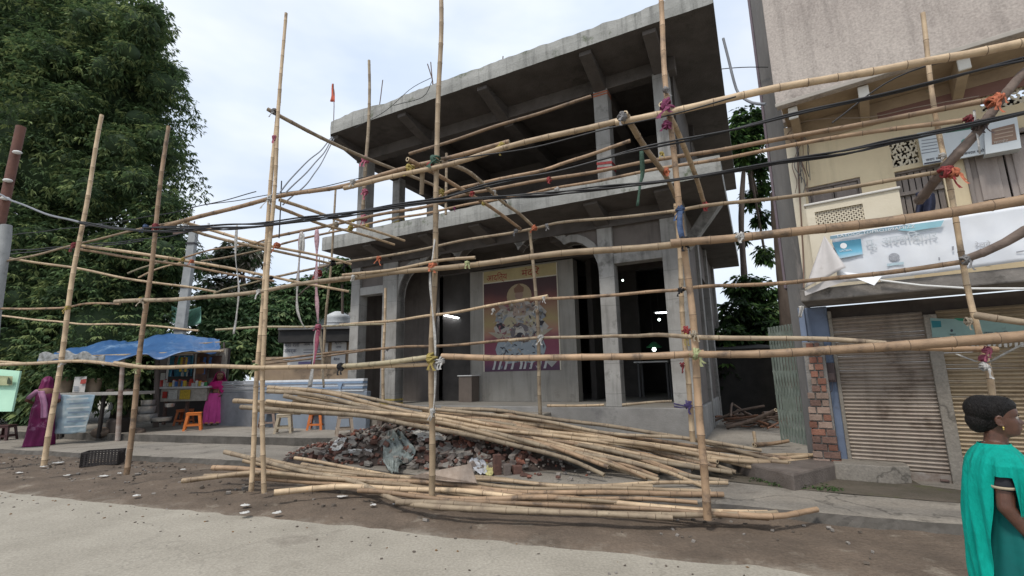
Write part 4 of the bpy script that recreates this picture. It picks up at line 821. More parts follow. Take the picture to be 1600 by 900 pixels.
# (points px,py,depth v ; r0 ; r1 ; kind ; label)
def foot(px, py, v, z=-.05):   # a foot point on the ground under the pixel column, at scaffold depth v
    p = S.pix(px, py, v); return p
sc = [
 # uprights of the front row
 ([(70, 727, 0), (95, 560, 0), (125, 370, 0), (160, 180, 0)], .060, .046, 'n', 'leftmost upright bamboo of the scaffold, in front of the tree by the stooping woman'),
 ([(197, 742, 0), (217, 575, 0), (240, 380, 0), (263, 197, 0)], .058, .044, 'n', 'upright bamboo standing by the black plastic crate'),
 ([(391, 768, .0), (402, 600, .0), (415, 400, .0), (436, 138, .0)], .050, .042, 'n', 'left one of the paired uprights, its cut top below the other'),
 ([(414, 770, -.08), (409, 600, -.12), (421, 400, -.12), (442, 80, -.12), (446, 20, -.12)], .048, .036, 'n', 'right one of the paired uprights, rising past the top of its neighbour'),
 ([(674, 800, 0), (675, 600, 0), (679, 400, 0), (687, 90, 0), (690, -30, 0)], .057, .046, 'n', 'middle upright bamboo in front of the brick rubble'),
 ([(1104, 812, 0), (1088, 560, 0), (1068, 380, 0), (1040, 120, 0), (1030, -20, 0)], .060, .043, 'n', 'thick upright bamboo by the corner column, with a lime cloth knot'),
 ([(1562, 790, .25), (1548, 610, .15), (1520, 480, .1), (1500, 380, .1), (1472, 235, .1), (1450, 92, .1), (1440, 20, .1)], .038, .030, 'n', 'rightmost upright bamboo, before the white banner and behind the woman in green'),
 # uprights of the back row
 ([(1083, 690, 2.6), (1072, 560, 2.5), (1063, 420, 2.4), (1056, 318, 2.3)], .062, .05, 'n', 'shorter upright just behind the thick right one, tied with violet cloth'),
 ([(845, 652, 3.1), (842, 560, 3.0), (838, 470, 2.9), (828, 362, 2.8)], .050, .04, 'o', 'thin crooked grey upright in front of the poster'),
 ([(598, 628, 4.6), (600, 540, 4.6), (602, 450, 4.6)], .055, .045, 'n', 'thin upright tied to the second column of the hall, yellow cloth at its foot'),
 ([(565, 345, 3.1), (572, 262, 3.0), (577, 150, 3.0), (577, 95, 3.0)], .062, .045, 'o', 'crooked grey upright standing on the canopy at the left end of the upper floor'),
 ([(502, 592, 3.3), (508, 520, 3.3), (517, 410, 3.2), (525, 296, 3.2)], .045, .035, 'o', 'thin upright left of the canopy end, beside the pink cloth streamers'),
 # top rails
 ([(245, 356, .12), (330, 334, .12), (424, 310, .12), (535, 290, .1), (640, 262, .12), (796, 222, .12)], .052, .044, 'n', 'long top rail running from the crate upright to a hollow cut end before the building'),
 ([(538, 293, .02), (680, 262, -.08), (800, 228, -.08), (985, 184, -.08)], .046, .052, 'n', 'top rail lashed under the long one right of the middle upright'),
 ([(962, 193, -.14), (1056, 172, -.14), (1200, 142, -.12), (1424, 99, -.12), (1520, 84, -.12), (1680, 50, -.12)], .060, .056, 'n', 'thick top rail passing the purple knot and running out of view at top right'),
 ([(12, 408, .1), (98, 388, .1), (165, 370, .1), (224, 357, .1), (292, 342, .1)], .030, .024, 'n', 'thin bent rail between the two leftmost uprights'),
 # middle rails
 ([(180, 472, -.12), (310, 465, -.12), (400, 456, -.12), (460, 446, -.12), (560, 430, -.1)], .048, .040, 'o', 'middle rail across the paired uprights'),
 ([(498, 443, -.0), (600, 427, -.12), (690, 419, -.12), (850, 400, -.12), (1085, 378, -.12)], .046, .058, 'n', 'middle rail with a yellow-orange knot at the middle upright'),
 ([(536, 430, -.1), (610, 421, -.16), (680, 408, -.16), (742, 404, -.16)], .026, .030, 'n', 'short thin pole lashed on top of the middle rail'),
 ([(1048, 381, -.2), (1200, 366, -.16), (1360, 349, -.14), (1600, 314, -.12), (1680, 303, -.12)], .060, .072, 'n', 'very thick middle rail crossing the white banner'),
 ([(-30, 484, .1), (50, 482, .1), (100, 481, .1), (135, 474, .1), (187, 476, .1)], .030, .026, 'n', 'crooked thin rail at the far left above the tarpaulin'),
 ([(-30, 489, 2.0), (100, 504, 2.0), (220, 508, 2.0), (310, 516, 2.0)], .034, .028, 'n', 'thin rail sagging over the blue tarpaulin'),
 ([(337, 516, 2.4), (400, 511, 2.4), (511, 510, 2.6), (600, 506, 3.2)], .034, .030, 'n', 'thin rail before the bushes, left of the building'),
 ([(530, 508, 3.3), (598, 503, 3.6), (670, 493, 3.0), (704, 489, 3.0), (768, 478, 2.8), (856, 461, 2.6)], .040, .040, 'n', 'thin rising rail before the tube light and the poster, free end at the right'),
 ([(820, 468, 2.6), (930, 463, 2.5), (1018, 455, 2.4), (1056, 454, 2.3), (1098, 449, 2.0), (1250, 439, 1.1), (1360, 430, .4), (1510, 408, .0)], .040, .034, 'n', 'thin wavy rail from the poster to the shop banner'),
 # low rails
 ([(-30, 570, -.1), (40, 568, -.1), (100, 565, -.1), (170, 568, -.1), (240, 575, -.1)], .044, .036, 'n', 'low rail at the far left in front of the stooping woman'),
 ([(-30, 563, -.02), (30, 568, -.02), (62, 567, -.02)], .030, .026, 'n', 'short low pole end at the left border above the green board'),
 ([(180, 567, -.18), (240, 573, -.18), (400, 573, -.18), (470, 573, -.12), (531, 573, -.1)], .040, .044, 'n', 'low rail below the blue tarpaulin, ending at the black sleeve'),
 ([(533, 572, -.1), (600, 566, -.12), (672, 559, -.12)], .046, .046, 'n', 'low rail right of the black sleeve, upper of two'),
 ([(540, 576, -.04), (600, 572, -.05), (674, 568, -.06)], .034, .036, 'n', 'low rail right of the black sleeve, lower and thinner of two'),
 ([(690, 558, -.14), (800, 559, -.14), (1000, 556, -.14), (1100, 553, -.14)], .050, .052, 'n', 'low rail before the poster and the right-hand opening'),
 ([(1078, 555, -.2), (1200, 552, -.18), (1360, 543, -.16), (1500, 532, -.16), (1600, 526, -.14), (1680, 520, -.14)], .050, .072, 'n', 'thick low rail crossing the rolling shutters'),
 ([(395, 566, 2.6), (500, 553, 2.8), (592, 545, 3.2), (680, 540, 2.8), (760, 535, 2.8), (845, 527, 2.7)], .036, .038, 'n', 'thin rail at knee height of the poster, left of the grey upright'),
 ([(396, 572, 2.3), (470, 562, 2.5), (568, 548, 2.9)], .028, .026, 'n', 'short thin rail beside the posters on the brown wall'),
 ([(795, 533, 2.7), (856, 528, 2.7), (950, 525, 2.5), (1080, 525, .0), (1200, 528, -.05), (1300, 532, -.08), (1385, 538, -.1)], .038, .034, 'n', 'thin rail from the poster past the lime cloth knot'),
 ([(1418, 545, .0), (1470, 547, .0), (1560, 548, .0)], .030, .040, 'n', 'short pole with a pink cloth end under the green sign board'),
 # back-row upper rails
 ([(424, 370, 2.4), (488, 358, 2.6), (556, 343, 2.9), (676, 320, 2.6), (720, 306, 2.5), (800, 290, 2.4), (870, 278, 2.2), (1020, 252, 1.6), (1080, 241, 1.3), (1200, 221, .6), (1400, 184, .1), (1545, 158, -.1)], .050, .040, 'n', 'long upper rail of the back row, ending in the orange cloth knot'),
 ([(440, 381, 2.4), (486, 370, 2.6), (580, 349, 2.9), (674, 331, 2.6), (740, 318, 2.5), (812, 306, 2.4), (868, 294, 2.2), (960, 277, 1.8), (1080, 256, 1.3), (1200, 234, .6), (1360, 206, .2), (1505, 189, -.05)], .036, .034, 'n', 'thinner rail just below the long upper rail of the back row'),
 ([(676, 318, 3.0), (700, 300, 2.9), (760, 284, 2.9), (840, 268, 2.9), (885, 253, 3.0), (930, 240, 3.1), (985, 220, 3.1)], .045, .050, 'n', 'pole behind the second upper column, its pale cut end by the red tape'),
 ([(640, 241, 3.1), (800, 190, 3.1), (924, 151, 3.1)], .052, .046, 'n', 'reddish pole crossing high under the roof slab'),
 ([(424, 433, 2.6), (488, 421, 2.7), (545, 408, 2.9), (616, 398, 2.9), (720, 377, 2.8), (838, 356, 2.7), (880, 348, 2.6), (1020, 334, 2.3), (1058, 329, 2.2)], .040, .036, 'n', 'rail under the canopy from the bushes to the right uprights'),
 ([(1050, 331, 1.0), (1096, 322, .9), (1200, 311, .5), (1330, 292, .2), (1492, 267, .0)], .036, .030, 'n', 'thin rail from the right uprights to the red knot by the plank window'),
 ([(128, 384, .1), (240, 399, .5), (296, 408, .9), (400, 428, 1.5), (425, 432, 1.7), (545, 456, 2.6)], .040, .036, 'n', 'upper one of two poles slanting right and down below the leftmost rail'),
 ([(120, 390, .1), (236, 407, .5), (296, 416, .9), (400, 436, 1.5), (428, 440, 1.7)], .036, .030, 'n', 'lower one of two poles slanting right and down below the leftmost rail'),
 ([(-30, 396, .2), (12, 403, .2), (108, 418, .5), (236, 441, .9), (296, 449, 1.2), (337, 456, 1.4)], .036, .030, 'n', 'thin pole slanting across the dark tree at the far left'),
 ([(285, 348, .1), (331, 360, .6), (411, 381, 1.1), (516, 404, 2.2), (548, 413, 2.6)], .044, .036, 'n', 'cross pole from the top rail back to the building, with black ties, upper'),
 ([(285, 354, .1), (331, 370, .5), (408, 388, 1.0), (516, 411, 2.0)], .040, .034, 'n', 'cross pole from the top rail back to the building, with black ties, lower'),
 ([(200, 427, 1.6), (235, 414, 1.4), (260, 407, 1.2)], .026, .022, 'n', 'short thin bent pole before the tree, upper left of the concrete post'),
 ([(216, 434, 1.6), (240, 422, 1.4), (284, 410, 1.2)], .026, .022, 'n', 'short thin bent pole before the tree, ending at the concrete post'),
 ([(287, 402, 1.0), (331, 391, 1.0), (384, 383, 1.0), (424, 371, 1.0)], .026, .022, 'n', 'thin bent pole right of the concrete post, upper'),
 ([(314, 408, 1.2), (369, 399, 1.2), (410, 390, 1.2), (440, 381, 1.4)], .026, .022, 'n', 'thin bent pole right of the concrete post, lower'),
 ([(334, 459, 1.4), (350, 452, 1.5), (375, 446, 1.6), (410, 437, 1.7)], .024, .022, 'n', 'small thin pole before the pale flowering tree'),
 # cross poles going back
 ([(418, 170, -.12), (450, 188, .1), (508, 218, .8), (612, 264, 2.2), (676, 288, 3.0), (690, 296, 3.2)], .046, .046, 'o', 'high slanting pole from the paired uprights down to the middle upright'),
 ([(436, 313, .1), (520, 340, 1.2), (572, 356, 2.0), (632, 377, 2.8)], .044, .034, 'n', 'right one of two poles slanting back under the canopy'),
 ([(428, 323, .1), (500, 349, 1.2), (548, 361, 1.9), (616, 383, 2.8)], .044, .034, 'n', 'left one of two poles slanting back under the canopy'),
 ([(636, 250, -.1), (660, 262, .2), (700, 282, .8), (756, 316, 1.7), (812, 358, 2.7)], .046, .040, 'n', 'slanting pole with a thick cut end and yellow cloth above the middle upright'),
 ([(688, 254, .1), (706, 259, .3), (736, 272, .8), (768, 298, 1.4), (790, 318, 1.9), (812, 334, 2.3), (838, 360, 2.8)], .046, .038, 'o', 'crooked pole slanting back to the grey upright'),
 ([(976, 178, -.24), (1006, 226, .4), (1040, 274, 1.3), (1058, 318, 2.3)], .056, .046, 'n', 'brown slanting pole with a wrapped end left of the purple knot'),
 ([(1032, 163, -.1), (1056, 203, .4), (1086, 270, 1.2), (1102, 322, 1.9)], .052, .044, 'n', 'brown slanting pole right of the purple knot'),
]
for i, (q, r0, r1, k, lab) in enumerate(sc): bamboo(sp(*q), r0*.72, r1*.72, lab, SC, k, i+1)
for i, (q, r0, r1, lab) in enumerate([
 ([(1650, 78, -.1), (1600, 114, -.12), (1548, 178, -.14), (1520, 214, -.1), (1480, 256, -.04), (1448, 298, .3), (1436, 312, .5)], .036, .050, 'dark bark-covered branch slanting from the orange knot to the plank window'),
 ([(1514, 403, -.02), (1540, 394, -.1), (1570, 380, -.14), (1600, 362, -.16), (1670, 335, -.2)], .036, .052, 'thick grey branch tied to the rightmost upright in front of the banner'),
 ([(1525, 491, -.0), (1545, 494, -.1), (1600, 502, -.14), (1670, 512, -.2)], .034, .026, 'pale peeled branch tied above the green sign board')]):
    bamboo(sp(*q), r0, r1, lab, 'branches tied into the scaffold', 'b' if i < 2 else 'o', 90+i, 'branch_pole', .01)
for q, r_, lab in (([(661, 262, .0), (661, 285, .05), (660, 304, .1)], .035, 'short grey bamboo stub hanging from the top rail left of the middle upright'), ([(698, 240, 3.0), (697, 290, 3.0), (696, 335, 3.0)], .03, 'thin upright stick on the canopy edge behind the middle upright')):
    bamboo(sp(*q), r_, r_*.9, lab, SC, 'o', 99+int(r_*1000))

# ------------------------------------------------------------------ cloth and rope lashings
CL = {'yellow': (.55, .40, .04), 'orange': (.75, .16, .03), 'red': (.50, .03, .03), 'pink': (.62, .10, .20), 'magenta': (.28, .02, .12), 'white': (.60, .58, .54), 'lime': (.52, .56, .22), 'black': (.02, .02, .025), 'blue': (.06, .13, .30), 'violet': (.08, .05, .22), 'grey': (.30, .29, .29), 'green': (.06, .15, .10), 'dark': (.10, .07, .07), 'tan': (.45, .36, .24), 'crimson': (.30, .02, .03), 'palepink': (.66, .36, .42)}
def cl_m(c):
    g_ = sum(CL[c])/3; q = tuple((x*.74+g_*.26)*.85 for x in CL[c]); return mat('cloth_'+c, q, tuple(x*.5 for x in q), scale=25, rough=.85, bump=.5, bscale=70)
def lashing(px, py, v, c, size, label, seed, ax=(0, 0, 1), tails=2, ay=None):
    size *= .74
    r = random.Random(seed); p = S.pix(px, py, v); b = MB(); a1 = V3(ax).normalized(); a2 = (S.u if ay is None else V3(ay)).normalized()
    for k in range(7):
        axd = (a1*r.uniform(.2, 1)+a2*r.uniform(-1, 1)).normalized() if k > 2 else (a1 if k % 2 else a2)
        e1 = axd.orthogonal().normalized(); e2 = axd.cross(e1); off = axd*r.uniform(-.45, .45)*size
        pts = [p+off+(e1*math.cos(t)+e2*math.sin(t))*size*(.72+.22*r.random()) for t in [i*2*math.pi/10 for i in range(11)]]
        b.tube(pts, size*r.uniform(.13, .22), 6, caps=False)
    for k in range(tails):
        d = V3((r.uniform(-1, 1)*.8, r.uniform(-.6, .1), -r.uniform(.5, 1.3))); q = p-S.n*size*.7; w_ = size*.22; L_ = size*r.uniform(1.1, 2.1); vs = []
        for i in range(6):
            t = i/5; c_ = q+d*L_*t+V3((0, 0, -.4*L_*t*t))+S.u*(size*.3*math.sin(t*5+k)); ww = w_*(1+.4*math.sin(t*7)); vs += [c_-S.u*ww, c_+S.u*ww+S.n*ww*.6]
        b.add(vs, [(2*i, 2*i+1, 2*i+3, 2*i+2) for i in range(5)], 0, True)
    return b.build('cloth_tie', cl_m(c), label=label, cat='cloth tie', group='cloth ties on the scaffold', origin=p)
ties = [(429, 175, -.1, 'grey', .07, 'grey rope tie near the top of the paired uprights'), (430, 216, -.1, 'pink', .065, 'small pink cloth tie on the paired uprights'), (424, 310, 0, 'white', .085, 'pale cloth tie where the top rail meets the paired uprights'),
 (244, 354, 0, 'crimson', .075, 'dark red cloth tie on the crate upright at the top rail'), (117, 383, 0, 'crimson', .075, 'dark red cloth tie on the leftmost upright'), (228, 354, 0, 'blue', .06, 'faded blue knot left of the dark red tie on the crate upright'),
 (106, 481, 0, 'yellow', .06, 'yellow cloth tie on the leftmost upright'), (224, 470, -.1, 'tan', .07, 'tan cloth tie on the crate upright at the middle rail'), (220, 467, .0, 'yellow', .045, 'small yellow band on the crate upright'), (217, 572, -.1, 'lime', .065, 'pale yellow rope tie on the crate upright at the low rail'), (99, 567, -.05, 'white', .055, 'small white tie on the leftmost upright at the low rail'),
 (290, 353, .1, 'white', .05, 'white cloth at the left end of the cross poles'), (300, 408, .8, 'orange', .05, 'orange thread tie on the slanting poles before the concrete post'), (286, 405, .8, 'yellow', .045, 'small yellow tie left of the orange one before the concrete post'),
 (400, 574, -.1, 'lime', .075, 'lime cloth knot with a tail on the paired uprights at the low rail'), (405, 456, -.1, 'white', .06, 'white tie where the middle rail crosses the paired uprights'), (533, 573, -.1, 'black', .075, 'black rubber sleeve joining two low rails'),
 (680, 250, -.0, 'green', .10, 'grey-green rag wrapped round the middle upright at the top rail'), (671, 258, .0, 'red', .055, 'red cloth just left of the grey-green rag'), (641, 262, .0, 'yellow', .085, 'yellow rag tie left of the middle upright on the top rail'), (783, 228, .0, 'yellow', .07, 'yellow rag tie near the hollow end of the top rail'), (551, 284, .0, 'white', .055, 'white binding on the doubled top rail'), (690, 300, .2, 'yellow', .06, 'yellow tie low on the middle upright beside the cables'),
 (676, 416, -.1, 'orange', .085, 'orange and yellow knot on the middle upright at the middle rail'), (730, 412, -.2, 'lime', .05, 'pale rope tie on the doubled middle rail'), (553, 433, -.1, 'white', .05, 'white binding at the right end of the middle rail'), (674, 560, -.1, 'yellow', .095, 'big yellow cloth knot on the middle upright at the low rail'), (688, 564, -.15, 'white', .075, 'white rag knot right of the big yellow one'), (676, 642, -.04, 'white', .05, 'white string tied low on the middle upright'),
 (570, 300, 3.0, 'pink', .10, 'pink cloth bow low on the crooked grey upright'), (568, 341, 3.0, 'pink', .11, 'pink cloth knot at the foot of the crooked grey upright'), (571, 250, 3.0, 'pink', .12, 'long pink wrap on the crooked grey upright at the slanting pole'), (548, 356, 1.9, 'yellow', .075, 'yellow tie on the left one of the two slanting poles'), (524, 351, 1.6, 'tan', .085, 'tan rag tie at the thin left upright'), (574, 353, 2.1, 'yellow', .055, 'small yellow tie at the canopy edge'), (552, 345, 2.6, 'yellow', .05, 'small yellow tie left of the canopy-edge one'),
 (433, 383, 1.2, 'orange', .08, 'orange-red rag tie right of the paired uprights'), (520, 411, 2.4, 'black', .09, 'black rubber tie at the thin left upright'), (541, 412, 2.6, 'black', .09, 'black rubber tie at the canopy corner'), (592, 404, 2.9, 'orange', .08, 'small orange tie on the rail under the canopy'), (424, 434, 1.7, 'black', .055, 'black tie right of the paired uprights'), (497, 427, 2.8, 'red', .11, 'red rag around the thin rail beside the pink streamer'),
 (738, 302, 1.3, 'red', .055, 'red thread tie where the upper rail meets the slanting pole'), (755, 318, 1.6, 'yellow', .045, 'small yellow tie below the red thread tie'), (858, 281, 2.2, 'red', .07, 'red cloth bow on the upper back rail'), (870, 296, 2.1, 'white', .06, 'white binding on the lower back rail'), (772, 300, 1.5, 'white', .05, 'white string on the crooked slanting pole'), (788, 316, 1.9, 'black', .06, 'black wire tie on the crooked slanting pole'), (710, 325, 2.5, 'magenta', .04, 'tiny dark pink tie at the canopy edge'),
 (835, 356, 2.7, 'orange', .08, 'orange rope tie at the head of the grey upright'), (855, 353, 2.7, 'grey', .07, 'frayed grey string right of the orange rope tie'), (806, 361, 2.6, 'grey', .06, 'frayed grey string left of the orange rope tie'), (771, 485, 2.7, 'white', .055, 'white string bow left of the poster figure'), (850, 466, 2.6, 'white', .05, 'white string at the free end of the rising rail'), (838, 480, 2.8, 'white', .05, 'white string on the grey upright'), (845, 528, 2.7, 'white', .085, 'white cloth binding on the grey upright at knee rail'), (605, 545, 4.4, 'grey', .07, 'frayed grey string on the second column upright'),
 (1043, 168, -.1, 'magenta', .13, 'purple cloth wrap on the thick right upright'), (1042, 195, -.1, 'magenta', .075, 'purple cloth tail knot under the purple wrap'), (1041, 140, -.05, 'grey', .055, 'grey rag band above the purple wrap'), (1034, 240, .0+1.1, 'yellow', .045, 'yellow knot on the brown slanting pole'), (1040, 268, 1.2, 'orange', .08, 'orange-red cloth knot on the brown slanting pole'), (1102, 321, 1.8, 'red', .08, 'bright red cloth knot at the lower end of the right slanting pole'), (972, 182, -.25, 'grey', .08, 'grey plastic wrapped round the pole end left of the purple wrap'),
 (1063, 328, 0, 'blue', .07, 'blue cloth band on the thick right upright'), (1069, 378, -.1, 'black', .085, 'black and white cord lashing on the thick right upright'), (1156, 370, -.16, 'white', .07, 'white band around the thick middle rail'), (1064, 453, 2.2, 'black', .07, 'black cord tie behind the thick right upright'), (1072, 516, 2.3, 'red', .09, 'red cloth knot between the right uprights'), (1070, 526, 2.2, 'yellow', .07, 'yellow cloth knot under the red one between the right uprights'), (1085, 522, -.05, 'tan', .055, 'tan rope tie above the lime cloth knot'), (1087, 553, -.15, 'lime', .085, 'lime cloth knot where the low rail meets the thick right upright'),
 (1075, 632, 2.5, 'violet', .09, 'violet cloth tied round the back upright and the corner column'), (1066, 570, 2.4, 'crimson', .06, 'dark red rag tail behind the low rail'),
 (1552, 160, -.12, 'orange', .085, 'orange cloth knot on the dark branch at upper right'), (1560, 152, -.14, 'orange', .06, 'second orange cloth knot just above the first on the dark branch'), (1513, 186, -.05, 'crimson', .055, 'dark red knot on the end of the thinner back rail'), (1528, 196, -.12, 'dark', .075, 'dark cord lashing on the dark branch under the cables'), (1478, 268, .0, 'red', .085, 'spiky red cloth knot on the rightmost upright'), (1490, 270, -.02, 'orange', .065, 'orange part of the cloth knot beside the spiky red one'), (1472, 244, .1, 'white', .045, 'small white string tie on the rightmost upright'), (1509, 406, .0, 'grey', .065, 'grey string lashing at the left end of the thick grey branch'), (1513, 502, .05, 'tan', .05, 'frayed rope end left of the pale peeled branch'), (1537, 560, .0, 'pink', .05, 'pink cloth ring on the rightmost upright'), (1538, 573, -.05, 'white', .055, 'white rag knot under the pink ring'), (1542, 547, -.05, 'pink', .05, 'pale pink wrap on the short pole end')]
for i, (x, y, v, c, s_, lab) in enumerate(ties): lashing(x, y, v-.02, c, s_, lab, 300+i)
# tapes on the concrete columns
def band_on(F, u0, u1, v0, v1, z0, z1, c, label, tilt=0.0):
    b = MB()
    for zz in (0, 1):
        za = z0+(z1-z0)*zz*.62; zb = za+(z1-z0)*.3; e = .006
        b.add([F.P(u0-e, v0-e, za), F.P(u1+e, v0-e, za+tilt), F.P(u1+e, v1, za+tilt*.3), F.P(u0-e, v0-e, zb), F.P(u1+e, v0-e, zb+tilt), F.P(u1+e, v1, zb+tilt*.3)], [(0, 1, 4, 3), (1, 2, 5, 4)])
    return b.build('tape', cl_m(c), label=label, cat='tape', solid=.006)
band_on(B, -1.76, -1.42, 0, .34, 6.18, 6.38, 'red', 'red tape wound round the upper column behind the slanting poles', -.04)
band_on(B, -9.2, -8.9, 1.55, 1.85, 6.55, 6.8, 'yellow', 'yellow tape crossed on the second upper column from the left', .05)
band_on(B, -8.08, -7.56, 0, .34, PT, PT+.16, 'yellow', 'yellow cloth band round the foot of the second hall column')
band_on(B, -.49, 0, 0, .3, PT-.0+.02, PT+.1, 'violet', 'violet cloth band stretched across the corner column', -.12)
band_on(B, -1.76, -1.42, 0, .3, 8.0, 8.1, 'orange', 'faded orange string round the top of the upper column')
# hanging streamers
def streamer(q, w_, c, label, tw=0.4):
    pts = spline(sp(*q), .06); b = MB(); vs = []; k = len(pts)
    for i, p in enumerate(pts):
        a = tw*math.sin(i*.35); d = (S.u*math.cos(a)+S.n*math.sin(a))*w_*(.8+.3*math.sin(i*.5)); vs += [p-d, p+d]
    b.add(vs, [(2*i, 2*i+1, 2*i+3, 2*i+2) for i in range(k-1)], 0, True)
    return b.build('streamer', cl_m(c), label=label, cat='cloth strip', group='cloth strips hanging from the scaffold', solid=.004)
streamer([(370, 352, .1), (368, 400, .1), (373, 450, .1), (370, 490, .1), (365, 522, .1)], .022, 'white', 'long pale cloth strip hanging left of the paired uprights')
streamer([(471, 362, 2.4), (467, 410, 2.4), (464, 460, 2.4), (466, 490, 2.4), (478, 513, 2.4), (497, 508, 2.4)], .035, 'white', 'pale streamer curving to the pink knot left of the building')
streamer([(471, 362, 2.42), (468, 400, 2.42), (465, 440, 2.42)], .05, 'palepink', 'pale pink upper strip beside the curving streamer')
streamer([(495, 358, 2.5), (495, 400, 2.5), (494, 440, 2.5), (497, 505, 2.5)], .05, 'palepink', 'broad pink cloth strip hanging above the pink knot')
streamer([(498, 510, 2.5), (492, 550, 2.5), (484, 605, 2.5)], .06, 'white', 'white cloth tail fanning left below the pink knot')
streamer([(498, 510, 2.48), (494, 545, 2.48), (490, 570, 2.48)], .045, 'pink', 'pink part of the cloth tail below the pink knot')
streamer([(500, 510, 2.5), (503, 560, 2.5), (506, 606, 2.5)], .03, 'tan', 'thin tan cloth tail fanning right below the pink knot')
streamer([(685, 330, .1), (676, 400, -.08), (672, 440, -.1), (679, 520, -.1), (680, 560, -.12)], .018, 'white', 'narrow white tape running down the middle upright, upper length')
streamer([(680, 560, -.12), (680, 600, -.08), (677, 640, -.08), (672, 658, -.1)], .014, 'white', 'narrow white tape running down the middle upright, lower length')
streamer([(1002, 234, .7), (1004, 270, .75), (1000, 290, .7), (996, 322, .7)], .030, 'green', 'olive green strip hanging from the cables right of the building column')
streamer([(1063, 330, -.07), (1062, 352, -.09), (1066, 372, -.12)], .03, 'blue', 'faded blue strip on the thick right upright')
streamer([(1600, 537, -.14), (1575, 550, -.1), (1544, 567, -.06)], .018, 'white', 'white strip pulled taut to the right below the green sign board')
streamer([(1494, 553, -.02), (1512, 560, -.03), (1526, 565, -.05)], .014, 'white', 'short white strip pulled to the pink ring')
streamer([(1522, 172, -.05), (1524, 195, -.1), (1528, 215, -.15), (1531, 240, -.16)], .012, 'white', 'white string dangling before the green and white sign board')
streamer([(474, 365, 2.4), (474, 385, 2.4), (473, 396, 2.4)], .03, 'white', 'short white rag on the rail left of the pink streamer')
lashing(497, 511, 2.45, 'pink', .09, 'pink cloth knot gathering the streamers', 777)

# ------------------------------------------------------------------ the two piles of bamboo
def f_heap(x, y):   # height of the heap over the pavement, S frame coords
    pts = [(-3.6, 2.5, .9, .25), (-2.9, 2.6, .85, .5), (-2.2, 2.6, .85, .78), (-1.4, 2.55, .9, .74), (-.5, 2.5, .85, .5), (.3, 2.45, .7, .34), (.9, 2.6, .5, .15)]
    return max(h*max(0, 1-((x-cx)**2+(1.15*(y-cy))**2)/(r*r)) for cx, cy, r, h in pts)
def gh(p):
    q = p-S.o; u, v = q.dot(S.u), q.dot(S.n); z = .03
    if v > interp(pav_front, u): z = .12
    z = max(z, .12+f_heap(u, v)*.95)
    if v > (3.7 if u < -4.4 else 2.7 if u < 2 else 2.2) and u < 4.9: z = max(z, .3)
    return z
def dp(x, y, Y):
    while D(x, y, Y).z < gh(D(x, y, Y))+.045 and Y > 3: Y -= .015
    return D(x, y, Y)
def pile_pole(q, r, lab, grp, seed, kind='n'): return bamboo([dp(*a) for a in q], r*.86, r*.66, lab, grp, kind, seed, jit=.022)
UPG = 'bamboo poles in the upper pile over the rubble'; LOG = 'bamboo poles in the lower pile along the kerb'
